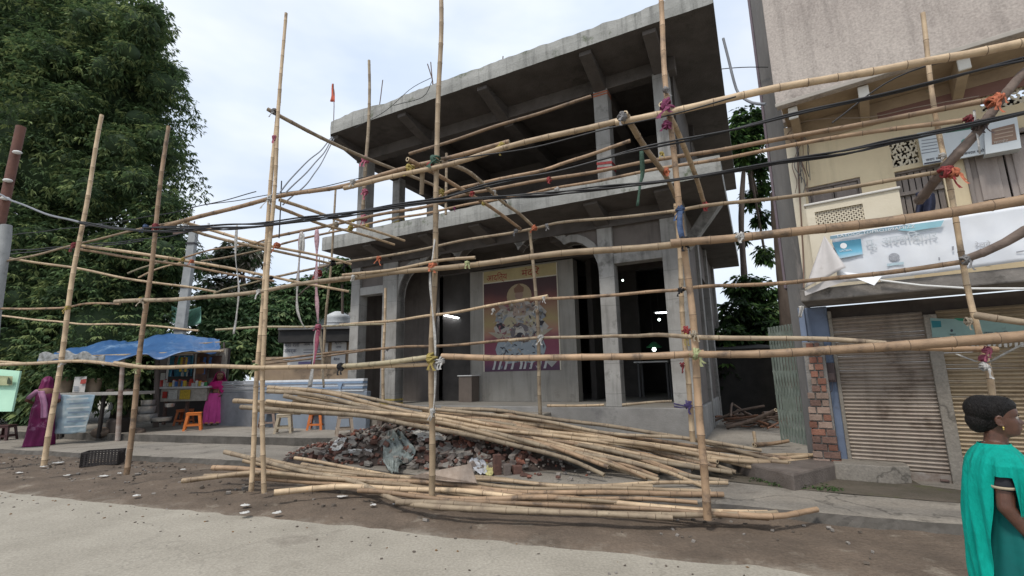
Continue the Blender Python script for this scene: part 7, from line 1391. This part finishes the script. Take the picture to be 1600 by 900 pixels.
# ------------------------------------------------------------------ cables
ck = plain('cable_black', (.018, .018, .02), rough=.45); cg = plain('cable_grey', (.20, .21, .23), rough=.5)
def cable(q, r, label, n=1, m=ck, twist=.03, group='overhead cables', v=None):
    base = spline(sp(*q), .12); b = MB(); 
    t = thing('cable', label, 'cable', base[0], group) if n > 1 else None
    for k in range(n):
        pts = []
        for i, p in enumerate(base):
            a = i*.22+k*6.283/max(n, 1); pts.append(p+(S.n*math.cos(a)+V3((0, 0, 1))*math.sin(a))*twist*(n > 1)+V3((0, 0, .01*math.sin(i*.5+k))))
        b = MB(); b.tube(pts, r, 6)
        if n > 1: b.build('strand', m, t)
        else: b.build('cable', m, label=label, cat='cable', group=group)
    return t
cable([(-40, 290, -.3), (0, 303, -.3), (20, 314, -.3), (70, 333, -.3), (124, 348, -.28)], .020, 'pale grey cable dropping from the left border pole to the crate upright', 1, cg)
cable([(124, 348, -.28), (224, 361, -.26), (310, 358, -.26), (400, 354, -.24), (496, 342, -.24), (580, 330, -.24), (676, 315, -.22), (780, 309, -.22), (840, 305, -.22), (900, 298, -.22), (1020, 286, -.22), (1080, 277, -.2), (1200, 257, -.2), (1320, 238, -.2), (1400, 219, -.2), (1500, 199, -.2), (1600, 177, -.2), (1700, 150, -.2)], .010, 'thick bundle of black cables sagging across the whole scaffold', 4, ck, .015)
cable([(224, 357, -.2), (400, 349, -.2), (520, 335, -.2), (600, 324, -.2), (680, 311, -.18), (750, 292, -.18), (850, 272, -.18), (928, 252, -.18), (1000, 234, -.18), (1100, 212, -.18), (1200, 189, -.18), (1400, 142, -.18), (1600, 93, -.18), (1700, 66, -.18)], .012, 'double black cable rising across the canopy to the top right', 2, ck, .012)
for i, (q, r, lab) in enumerate([([(438, 300, .4), (470, 262, 1.2), (500, 236, 2.2), (519, 214, 3.0)], .012, 'first thin wire fanning from the paired uprights to the roof corner'), ([(440, 308, .4), (478, 270, 1.2), (505, 240, 2.2), (520, 215, 3.0)], .012, 'second thin wire fanning from the paired uprights to the roof corner'), ([(442, 320, .4), (478, 288, 1.2), (500, 258, 2.2), (522, 217, 3.0)], .012, 'third thin wire fanning from the paired uprights to the roof corner'),
    ([(300, 324, 1.0), (400, 308, 1.0), (500, 292, 1.5), (640, 262, 2)], .008, 'hair-thin wire above the top rail'), ([(20, 367, 1.5), (120, 355, 1.5), (224, 340, 1.5), (300, 325, 1.5), (400, 300, 1.5)], .010, 'thin wire crossing the dark tree'), ([(12, 392, 1.5), (120, 384, 1.5), (240, 372, 1.5), (300, 362, 1.5)], .012, 'thin dark wire just below the bent rail at the left'), ([(12, 398, 1.2), (80, 390, 1.2), (150, 385, 1.2), (224, 376, 1.2)], .012, 'lowest thin wire at the left, ending at the crate upright'),
    ([(436, 372, 1.5), (438, 330, 1.5), (440, 282, 1.5)], .012, 'thin rod-like wire beside the paired uprights'), ([(305, 368, 3), (320, 395, 3), (332, 412, 3)], .010, 'short loose wire dropping from the concrete post'),
    ([(1130, 60, 2.5), (1140, 100, 2.5), (1147, 128, 2.5), (1155, 147, 2.5), (1175, 160, 2.2), (1196, 163, 2.0)], .022, 'grey cable drooping in the gap of sky right of the roof slab'), ([(1125, 108, 3), (1160, 106, 3), (1200, 105, 3)], .008, 'thin straight wire in the gap of sky right of the roof slab'),
    ([(1300, 192, .2), (1420, 112, .2), (1600, 70, .2)], .008, 'thin dark wire under the upper balcony'), ([(700, 251, -.2), (800, 236, -.2), (900, 214, -.2), (1040, 180, -.2), (1150, 152, -.2)], .009, 'thin black wire following the top rail'), ([(615, 145+20, 3.6), (660, 152, 3.6), (676, 124, 3.6)], .008, 'hair-thin wire on the edge of the roof slab'), ([(555, 200, 3.3), (600, 175, 3.5), (640, 140, 3.6), (674, 122, 3.6)], .007, 'sagging hair-thin wire tied to the roof rods')]):
    cable(q, r, lab, 1, cg if i in (0, 1, 2, 9) else ck, 0, 'thin wires')
# grit, leaves and dust clods on the road: nobody could count them
rr = random.Random(177); b = MB()
for i in range(150):
    u = rr.uniform(-9, 5.5); v = -.75-abs(rr.gauss(0, .45)); 
    if v < -3.5: continue
    s_ = rr.uniform(.004, .013); p = S.P(u, v, s_*.4); rot = Matrix.Rotation(rr.uniform(0, 6), 3, 'Z')@Matrix.Rotation(rr.uniform(-.5, .5), 3, 'X')
    b.box(p, (s_*2, s_*1.5, s_*(.3 if i % 5 == 0 else 1)), rot, rr.choice([0, 0, 1, 2]))
b.build('grit', [mat('clod', (.13, .108, .088), rough=.95), mat('pebble', (.26, .235, .21), rough=.9), mat('dry_leaf', (.22, .13, .06), rough=.8)], kind='stuff', label='grit and dry leaf crumbs along the edge of the pale road', cat='gravel')
# ================================================================== PEOPLE
def smoothed(b, vox, m, name, parent, it=2):
    """fuse the overlapping volumes of a builder into one continuous skin"""
    o = b.build(name, m, parent); dm = o.modifiers.new('r', 'REMESH'); dm.mode = 'VOXEL'; dm.voxel_size = vox; dm.use_smooth_shade = True
    sm = o.modifiers.new('s', 'SMOOTH'); sm.factor = .5; sm.iterations = it
    dg = bpy.context.evaluated_depsgraph_get(); me = bpy.data.meshes.new_from_object(o.evaluated_get(dg)); o.modifiers.clear(); old = o.data; o.data = me; bpy.data.meshes.remove(old); me.name = name
    for p in me.polygons: p.use_smooth = True
    return o
class Person:
    def __init__(s, base, heading, h, label):
        s.k = h/1.6; s.f = V3((math.cos(heading), math.sin(heading), 0)); s.l = V3((-s.f.y, s.f.x, 0)); s.base = V3(base); s.root = thing('person', label, 'person', base)
    def L(s, f, l, z): return s.base+(s.f*f+s.l*l+V3((0, 0, z)))*s.k
    def cap(s, b, p, r0, q, r1, n=12):
        P, Q = s.L(*p), s.L(*q); r0 *= s.k; r1 *= s.k; b.tube([P, P.lerp(Q, .5), Q], [r0, (r0+r1)/2, r1], n); b.ball(P, r0, 0, n, 8); b.ball(Q, r1, 0, n, 8)
    def el(s, b, p, r): # ellipsoid radii (f,l,z)
        rot = Matrix((s.f, s.l, V3((0, 0, 1)))).transposed(); b.ball(s.L(*p), s.k, 0, 16, 12, r, rot)
    def hand(s, b, wr, d, side, curl=.5, scale=1.0):
        """wr wrist (f,l,z), d pointing direction of the hand; five separate bent fingers"""
        W = V3(wr); d = V3(d).normalized(); up = V3((1, 0, 0)); ax = (up-d*up.dot(d)).normalized(); nr = d.cross(ax).normalized()*side
        pc_ = W+d*.045; 
        for t in (-.026, -.009, .009, .026): s.cap(b, tuple(W+ax*t*.6), .013*scale, tuple(W+d*.085+ax*t), .011*scale, 8)
        for i, (t, ln) in enumerate(((.028, .066), (.0095, .076), (-.0095, .070), (-.028, .055))):
            p = W+d*.085+ax*t*1.15; dd = d
            for j, (fr, r) in enumerate(((.42, .0088), (.32, .0078), (.26, .0068))):
                dd = (dd+nr*curl*(.35+.25*j)).normalized(); q = p+dd*ln*fr; s.cap(b, tuple(p), r*scale, tuple(q), r*.93*scale, 8); p = q
        p = W+d*.02+ax*.028; q = p+(d*.6+ax*.75+nr*.3).normalized()*.038; s.cap(b, tuple(p), .0115*scale, tuple(q), .0098*scale, 8); r_ = q+(d*.9+ax*.25+nr*.35).normalized()*.03; s.cap(b, tuple(q), .0095*scale, tuple(r_), .008*scale, 8)
    def head(s, b, chin, hs=1.0, yaw=0.0, pitch=0.0):
        """sculpted head as a loft of horizontal rings; chin=(f,l,z) of the point under the chin at the neck axis"""
        prof = [(-.004, .050, -.02, .030), (.006, .078, .03, .044), (.018, .090, .045, .052), (.032, .092, .055, .058), (.040, .0935, .06, .061), (.046, .0975, .062, .062), (.052, .0945, .064, .063), (.057, .0985, .066, .064), (.064, .0950, .07, .066), (.074, .0945, .075, .068), (.086, .0945, .08, .070), (.098, .0930, .085, .071), (.108, .0885, .088, .072), (.116, .0870, .09, .073), (.126, .0925, .093, .0745), (.140, .0950, .096, .076), (.160, .0930, .096, .077), (.180, .084, .090, .073), (.200, .066, .076, .062), (.214, .042, .052, .044), (.222, .012, .016, .016)]
        n = 40; vs = []; cy, sy = math.cos(yaw), math.sin(yaw); s.hc = (chin, hs, cy, sy)
        for (z, fr, bk, w_) in prof:
            for j in range(n):
                a = 2*math.pi*j/n; c_, s_ = math.cos(a), math.sin(a)
                ff = (fr if c_ > 0 else bk)*math.copysign(abs(c_)**.9, c_); ll = w_*math.copysign(abs(s_)**.85, s_)
                if c_ > 0:
                    g = math.exp(-(ll/.0125)**2); nose = .0255*math.exp(-((z-.078)/.011)**2)+.017*math.exp(-((z-.094)/.013)**2)+.006*math.exp(-((z-.108)/.01)**2); ff += nose*g
                    ff += .006*math.exp(-((abs(ll)-.015)/.007)**2)*math.exp(-((z-.074)/.008)**2)*(c_ > .5)
                    ff -= .011*math.exp(-((abs(ll)-.031)/.015)**2)*math.exp(-((z-.110)/.011)**2)
                    ff += .004*math.exp(-((abs(ll)-.038)/.018)**2)*math.exp(-((z-.088)/.016)**2)
                vs.append(s.hp(ff, ll, z))
        b.add(vs, [(i*n+j, i*n+(j+1) % n, (i+1)*n+(j+1) % n, (i+1)*n+j) for i in range(len(prof)-1) for j in range(n)]+[tuple(range(n-1, -1, -1)), tuple((len(prof)-1)*n+j for j in range(n))], 0, True)
    def hp(s, f, l, z):
        chin, hs, cy, sy = s.hc; return s.L(chin[0]+(f*cy-l*sy)*hs, chin[1]+(f*sy+l*cy)*hs, chin[2]+z*hs)
    def face_parts(s, ears=True):
        root = s.root; ew = plain('eye_white', (.34, .30, .27), rough=.35); ei = plain('eye_dark', (.012, .008, .006), rough=.2); lip = plain('lips', (.17, .05, .045), rough=.5); hs = s.hc[1]*s.k
        for sd in (-1, 1):
            b = MB(); b.ball(s.hp(.0755, sd*.031, .1105), .0120*hs, 0, 14, 10); e = b.build('eye', ew, root)
            b = MB(); b.ball(s.hp(.0825, sd*.0315, .1105), .0064*hs, 0, 10, 8); b.build('iris', ei, e)
            b = MB(); b.tube([s.hp(.0915, sd*.015, .1235), s.hp(.0925, sd*.030, .1275), s.hp(.082, sd*.048, .1235)], [.0022*hs, .003*hs, .0015*hs], 6); b.build('eyebrow', hair_m, root)
        b = MB(); b.tube([s.hp(.088, -.022, .051), s.hp(.0985, -.008, .0545), s.hp(.0985, .008, .0545), s.hp(.088, .022, .051)], [.0015*hs, .0042*hs, .0042*hs, .0015*hs], 8); b.tube([s.hp(.087, -.020, .048), s.hp(.0975, -.006, .0445), s.hp(.0975, .006, .0445), s.hp(.087, .020, .048)], [.0015*hs, .0048*hs, .0048*hs, .0015*hs], 8); b.build('lips', lip, root)
    def ear(s, b, sd):
        for i in range(9):
            a0 = -1.2+i*.42; a1 = a0+.42; f0 = lambda a: (-.012+.017*math.cos(a)*-1, sd*(.076+.006), .095+.028*math.sin(a))
            p, q = f0(a0), f0(a1); b.tube([s.hp(*p), s.hp(*q)], .0055*s.k, 8); b.ball(s.hp(*p), .0055*s.k, 0, 8, 6)
        b.ball(s.hp(-.006, sd*.074, .092), .018*s.k, 0, 10, 8, (.7, .5, 1.1)); b.ball(s.hp(-.002, sd*.078, .066), .009*s.k, 0, 8, 6)
    def loft(s, secs, m, name, n=64, fold=0.0, nf=18, a0=0, a1=2*math.pi, zfn=None, solid=.004, seed=0, off=0.0, parent=None, mats=None, rows=40, sway=0.0, pfold=None):
        """secs: (z, cf, cl, rf, rl) low to high; cloth wrapped round the body axis, with folds growing downwards"""
        zs = [q[0] for q in secs]; b = MB(); rr_ = random.Random(seed); ph = rr_.uniform(0, 9)
        def at(z): return [np.interp(z, zs, [q[i] for q in secs]) for i in (1, 2, 3, 4)]
        def fn(u, t):
            a = a0+(a1-a0)*u; zlo, zhi = (zs[0], zs[-1]) if zfn is None else zfn(a); z = zlo+(zhi-zlo)*t; cf, cl_, rf, rl = at(z); dn = min(1, max(0, (zs[-1]-z)/(zs[-1]-zs[0])))
            amp = fold*(dn**.7 if pfold is None else pfold(dn)); w_ = amp*(.6*math.sin(a*nf+ph+1.5*math.sin(z*3+ph))+.4*math.sin(a*nf*.53+2*ph+z*2)) + amp*.8*nz_(math.cos(a)*2, math.sin(a)*2+z*3, seed, 1)
            return s.L(cf+(rf+off+w_)*math.cos(a)+sway*dn, cl_+(rl+off+w_)*math.sin(a), z)
        b.grid(fn, n, rows); return b.build(name, mats or m, parent or s.root, solid=solid*s.k)
skin_d = mat('skin_dark', (.115, .052, .033), (.070, .032, .021), scale=22, rough=.45, bump=.22, bscale=320, sss=.06, spec=.45, c3=(.15, .068, .044), s3=9, t3=.58, gloss_var=.15)
hair_m = mat('hair_black', (.006, .005, .005), (.012, .010, .009), scale=30, rough=.55, bump=.8, bscale=160, stretch=(1, 1, .25), spec=.22)
teal = mat('cloth_teal', (.0, .33, .26), (.0, .235, .185), scale=9, rough=.85, bump=.9, bscale=28, stretch=(1, 1, .3), spec=.2, c3=(.0, .07, .06), s3=11, t3=.705)
teal_dark = mat('cloth_teal_dark', (.0, .13, .12), (.0, .09, .085), scale=8, rough=.8); blk = mat('cloth_blouse', (.012, .015, .02), (.02, .02, .025), scale=12, rough=.8)

# ---- the woman in green, near the camera at the right border
hd = math.atan2(-.50, .866)
hb_ = D(1551, 681, 2.62); P1 = Person((hb_.x, hb_.y, 0), hd, 1.41, 'woman walking right at the right border, black hair bun, teal dupatta, bare arm')
kz = hb_.z/P1.k   # chin height in body units
chin = (.035, 0, kz); ns = kz-.02   # neck top
sh = ns-.045
b = MB()
P1.head(b, chin, .98); P1.ear(b, -1); P1.ear(b, 1)
P1.cap(b, (.005, 0, sh+.0), .056, (.022, 0, kz+.05), .052); P1.el(b, (-.005, 0, sh-.12), (.095, .15, .17)); P1.el(b, (0, 0, .98), (.09, .125, .16)); P1.el(b, (0, 0, .86), (.105, .15, .12))
P1.cap(b, (-.0, -.12, sh-.062), .05, (-.0, .12, sh-.062), .05)
for sd in (-1, 1):
    P1.cap(b, (-.02, sd*.155, sh-.09), .046, (-.05+.0, sd*.19, sh-.30), .040); P1.cap(b, (-.05, sd*.19, sh-.30), .040, (.06, sd*.19, sh-.50), .024); P1.hand(b, (.06, sd*.19, sh-.50), (.25, 0, -1), sd, .45)
    P1.cap(b, (0, sd*.085, .86), .085, (.02*sd+.03, sd*.085, .46), .055); P1.cap(b, (.02*sd+.03, sd*.085, .46), .055, (.12*sd-.02, sd*.08, .09), .036); P1.cap(b, (.12*sd-.03, sd*.08, .06), .036, (.12*sd+.12, sd*.085, .035), .026)
smoothed(b, .0052, skin_d, 'body', P1.root, 2); P1.face_parts()
# hair: crown volume and the rolled bun at the nape
hsec = [(.028, -.03, .078, .040), (.05, -.012, .092, .060), (.075, -.004, .100, .070), (.10, .006, .106, .078), (.125, .028, .110, .082), (.15, .068, .112, .085), (.168, .092, .112, .087), (.19, .096, .108, .085), (.212, .085, .098, .076), (.232, .06, .075, .058), (.242, .02, .03, .028)]
b = MB(); n = 36; vs = []
for (z, fr, bk, w_) in hsec:
    for j in range(n):
        a = 2*math.pi*j/n; c_, s_ = math.cos(a), math.sin(a); ff = fr*c_ if c_ > 0 else bk*c_; 
        if fr < 0 and c_ > 0: ff = fr*(1-.2*c_)
        wv = 1+.010*math.sin(j*2.3+z*40)+.008*math.sin(z*160+j*1.1); vs.append(P1.hp(ff*wv, w_*s_*wv, z))
b.add(vs, [(i*n+j, i*n+(j+1) % n, (i+1)*n+(j+1) % n, (i+1)*n+j) for i in range(len(hsec)-1) for j in range(n)]+[tuple(range(n-1, -1, -1)), tuple((len(hsec)-1)*n+j for j in range(n))], 0, True)
b.ball(P1.hp(-.086, 0, .092), .052, 0, 16, 12, (1.0, 1.15, 1.15)); b.ball(P1.hp(-.092, 0, .055), .036, 0, 14, 10, (1, 1.25, .95)); b.ball(P1.hp(-.06, 0, .16), .075, 0, 16, 12, (1.0, 1.1, 1.0))
smoothed(b, .004, hair_m, 'hair', P1.root, 3)
b = MB()
rr = random.Random(3)
for i in range(260):   # stray hairs at crown and temple
    a = rr.uniform(.3, 6.0); z = rr.uniform(.14, .235); r_ = .09 if z < .2 else .075; p = P1.hp(-.005+r_*math.cos(a)*1.05, .07*math.sin(a), z); d = (P1.L(0, 0, 0)-P1.L(rr.uniform(-.02, .03), rr.uniform(-.01, .01), -rr.uniform(.0, .02))); b.tube([p, p+d*.7+V3((0, 0, .004)), p+d], .00035, 3, caps=False)
b.build('stray_hair', hair_m, P1.root)
b = MB(); p = P1.hp(-.002, -.082, .058); b.ball(p, .0055, 0, 8, 6); b.ball(p-V3((0, 0, .009)), .004, 0, 8, 6); b.build('earring', plain('gold', (.6, .45, .15), rough=.3, metal=.9), P1.root)
b = MB(); b.tube([P1.L(.045*math.cos(a), .066*math.sin(a), sh+.018+.014*math.cos(a+math.pi)) for a in [i*math.pi/12 for i in range(25)]], .0022, 5, caps=False); b.build('necklace', plain('beads', (.35, .33, .34), rough=.4), P1.root)
# kurta, sleeve and the big dupatta
P1.loft([(.16, .01, 0, .205, .225), (.45, .01, 0, .175, .205), (.70, .0, 0, .150, .19), (.86, 0, 0, .135, .18), (.98, 0, 0, .118, .152), (sh-.12, .0, 0, .118, .168), (sh-.06, -.002, 0, .10, .15), (sh-.02, -.004, 0, .078, .105), (sh+.01, -.002, 0, .064, .07)], teal_dark, 'kurta', fold=.018, nf=11, seed=4)
for sd in (-1, 1): b = MB(); P1.cap(b, (-.02, sd*.155, sh-.092), .054, (-.034, sd*.174, sh-.185), .052); smoothed(b, .008, blk, 'blouse_sleeve', P1.root)
for sd in (-1, 1):
    c0 = P1.L(-.036, sd*.1765, sh-.20); b = MB(); b.tube([c0+V3((0, 0, .012)), c0], [.0525*P1.k+.003, .051*P1.k+.003], 22, caps=False); b.build('sleeve_band', plain('cream_band', (.45, .38, .27)), P1.root, solid=.004)
def zf(a):   # lower hem of the dupatta by angle: lifted over the right arm
    a = a % (2*math.pi); d = abs((a-4.45+math.pi) % (2*math.pi)-math.pi); k = max(0, 1-d/.85); k = k*k*(3-2*k); k = min(1, k*1.25); return (.52*(1-k)+(sh-.135)*k, sh+.024)
P1.loft([(.50, -.015, .01, .165, .235), (.75, -.02, .01, .155, .225), (.95, -.02, 0, .145, .22), (sh-.22, -.015, .0, .142, .226), (sh-.14, -.010, 0, .136, .228), (sh-.08, -.008, 0, .122, .222), (sh-.04, -.006, 0, .105, .190), (sh-.005, -.004, 0, .084, .13), (sh+.014, -.002, 0, .068, .080), (sh+.026, -.002, 0, .066, .072)], teal, 'dupatta', n=240, rows=90, fold=.030, nf=15, zfn=zf, seed=9, off=.006, pfold=lambda d: min(1, d*2.2))
b = MB()
for (px, py) in ((1545, 748), (1560, 793)):
    pass
# ---- the woman in pink by the kiosk
skin_b = mat('skin_brown', (.19, .095, .062), (.15, .075, .048), scale=10, rough=.55)
pinkL = mat('saree_pink', (.52, .06, .26), (.42, .045, .21), scale=6, rough=.7, bump=.2); pinkD = mat('saree_magenta', (.44, .008, .15), (.34, .006, .11), scale=7, rough=.7, bump=.2); gold = plain('gold_border', (.55, .22, .12))
bp = G(337, 664, .3)
ht = D(338, 582, bp.y).z-.3
P2 = Person(bp, math.atan2(-.85, .53), ht, 'standing woman in a bright pink saree with its end over her head, facing the road')
P2.l = P2.l*1.25; P2.f = P2.f*1.12
b = MB(); P2.head(b, (.02, 0, 1.375)); P2.cap(b, (0, 0, 1.33), .05, (.015, 0, 1.42), .05); P2.el(b, (0, 0, 1.18), (.10, .155, .17)); P2.el(b, (.005, 0, 1.0), (.095, .13, .15)); P2.el(b, (0, 0, .86), (.115, .16, .14)); P2.cap(b, (0, -.12, 1.285), .05, (0, .12, 1.285), .05)
P2.cap(b, (0, -.16, 1.27), .045, (-.01, -.205, 1.03), .036); P2.cap(b, (-.01, -.205, 1.03), .036, (.03, -.225, .82), .025); P2.hand(b, (.03, -.225, .82), (.15, 0, -1), -1, .5)
P2.cap(b, (0, .16, 1.27), .045, (.0, .20, 1.03), .036); P2.cap(b, (.0, .20, 1.03), .036, (.16, .10, .93), .025); P2.hand(b, (.16, .10, .93), (.5, -.6, -.5), 1, .8)
for sd in (-1, 1): P2.cap(b, (0, sd*.08, .86), .085, (.02, sd*.08, .46), .055); P2.cap(b, (.02, sd*.08, .46), .055, (0, sd*.08, .08), .036); P2.cap(b, (-.02, sd*.08, .045), .034, (.15, sd*.095, .03), .024)
smoothed(b, .0085, skin_b, 'body', P2.root, 1); P2.face_parts()
P2.loft([(.07, .02, -.0, .22, .27), (.3, .02, 0, .21, .265), (.6, .01, 0, .20, .26), (.85, 0, 0, .175, .235), (.97, 0, 0, .135, .185)], pinkL, 'skirt', fold=.035, nf=13, seed=2)
P2.loft([(.07, .02, -.0, .225, .275), (.11, .02, 0, .224, .274)], gold, 'hem_border', fold=0, seed=2, rows=3)
P2.loft([(1.10, 0, 0, .115, .158), (1.2, 0, 0, .125, .172), (1.30, 0, 0, .085, .15), (1.33, 0, 0, .06, .08)], pinkD, 'blouse', seed=5)
b = MB(); P2.cap(b, (0, -.16, 1.27), .056, (-.006, -.185, 1.14), .05); smoothed(b, .01, pinkD, 'sleeve', P2.root); b = MB(); P2.cap(b, (0, .16, 1.27), .056, (.0, .185, 1.14), .05); smoothed(b, .01, pinkD, 'sleeve', P2.root)
def zf2(a): a = (a+math.pi) % (2*math.pi)-math.pi; k = max(0, 1-abs(a-.75)/.8); return (1.02-.30*min(1, k*1.6) if a > -.1 else 1.16+(.0 if a > -1.6 else -.5), 1.335)
P2.loft([(.6, .02, .07, .22, .28), (.9, .02, .06, .20, .28), (1.05, .01, .04, .18, .265), (1.2, .0, .01, .165, .25), (1.29, 0, 0, .11, .165), (1.34, 0, 0, .09, .10)], pinkD, 'saree_end', fold=.02, nf=6, zfn=zf2, n=90, seed=7, off=.008)
def hood(P, m, zc, r=(.118, .105, .15), op=.95, seed=1, name='head_cloth', drop=.17):
    b = MB()
    def fn(u, t):
        a = op+(2*math.pi-2*op)*u; th = math.pi*.5*min(1, t*1.55); sn, cs = math.sin(th), math.cos(th); low = max(0, t*1.55-1); w_ = .006*math.sin(a*9+t*4)
        return P.L(.01+(r[0]*sn+w_+low*.045)*math.cos(a)+.0, (r[1]*sn+w_+low*.10)*math.sin(a), zc+r[2]*cs-low*drop*1.6)
    b.grid(fn, 48, 26); return b.build(name, m, P.root, solid=.006*P.k)
hood(P2, pinkD, 1.475, op=1.3)
P2.loft([(1.395, 0, 0, .088, .075), (1.40, 0, 0, .09, .077)], hair_m, 'hair', a0=1.2, a1=5.08, rows=2)
b = MB(); b.tube([P2.L(.09, .03, 1.33), P2.L(.135, .0, 1.18), P2.L(.15, -.0, 1.0), P2.L(.15, .03, .85)], .008, 6); b.build('gold_border', gold, P2.root)
# ---- the stooping woman at the left
mgm = mat('saree_plum', (.15, .010, .072), (.10, .006, .05), scale=5, rough=.75, bump=.2, c3=(.36, .18, .29), s3=3.0, t3=.56, detail=1); mgp = mat('saree_mauve', (.38, .19, .30), (.28, .12, .21), scale=7, rough=.75)
bp = G(60, 697, .12); ht = (D(62, 590, bp.y).z-.12)*1.05
P3 = Person(bp, math.atan2(.55, -.6), ht, 'stooping woman in a plum and mauve saree, back turned, at the far left')
b = MB(); hx = .20
P3.head(b, (hx+.02, 0, 1.30)); P3.cap(b, (.12, 0, 1.25), .05, (hx, 0, 1.36), .05); P3.el(b, (.09, 0, 1.12), (.11, .155, .17)); P3.el(b, (.03, 0, .97), (.105, .135, .15)); P3.el(b, (0, 0, .86), (.12, .16, .14)); P3.cap(b, (.11, -.12, 1.22), .05, (.11, .12, 1.22), .05)
P3.cap(b, (.11, .16, 1.20), .045, (.14, .30, 1.02), .036); P3.cap(b, (.14, .30, 1.02), .036, (.28, .16, .93), .025); P3.hand(b, (.28, .16, .93), (.7, -.5, -.2), 1, .7)
P3.cap(b, (.11, -.16, 1.20), .045, (.14, -.24, .98), .036); P3.cap(b, (.14, -.24, .98), .036, (.28, -.14, .90), .025); P3.hand(b, (.28, -.14, .90), (.7, .5, -.2), -1, .7)
for sd in (-1, 1): P3.cap(b, (0, sd*.08, .86), .085, (.03, sd*.08, .46), .055); P3.cap(b, (.03, sd*.08, .46), .055, (0, sd*.08, .08), .036); P3.cap(b, (-.02, sd*.08, .045), .034, (.15, sd*.095, .03), .024)
smoothed(b, .0085, skin_b, 'body', P3.root, 1); P3.face_parts()
P3.loft([(.01, .02, -.0, .21, .25), (.2, .02, 0, .19, .235), (.6, .02, 0, .17, .205), (.85, .01, 0, .15, .19), (.97, .03, 0, .125, .16), (1.12, .09, 0, .125, .17), (1.22, .115, 0, .09, .15), (1.27, .13, 0, .06, .08)], mgm, 'saree', fold=.03, nf=9, seed=22, rows=60)
b = MB(); P3.cap(b, (.11, .16, 1.20), .058, (.135, .27, 1.07), .05); smoothed(b, .01, mgp, 'sleeve', P3.root); b = MB(); P3.cap(b, (.11, -.16, 1.20), .058, (.135, -.22, 1.05), .05); smoothed(b, .01, mgp, 'sleeve', P3.root)
_L = P3.L; P3.L = lambda f, l, z: _L(f+hx, l, z); hood(P3, mgm, 1.40, seed=3, drop=.27, op=1.1); P3.L = _L
b = MB()
def fst(u, t):
    pts = [(-.035, .10, 1.22), (-.10, .06, 1.08), (-.125, .02, .92), (-.15, .0, .74), (-.165, -.01, .62)]; k = t*(len(pts)-1); i = min(int(k), 3); q = V3(pts[i]).lerp(V3(pts[i+1]), k-i); return P3.L(q.x-.03-.01*math.sin(u*7), q.y+(u-.5)*.11, q.z)
b.grid(fst, 10, 24); b.build('saree_end', mgp, P3.root, solid=.008)
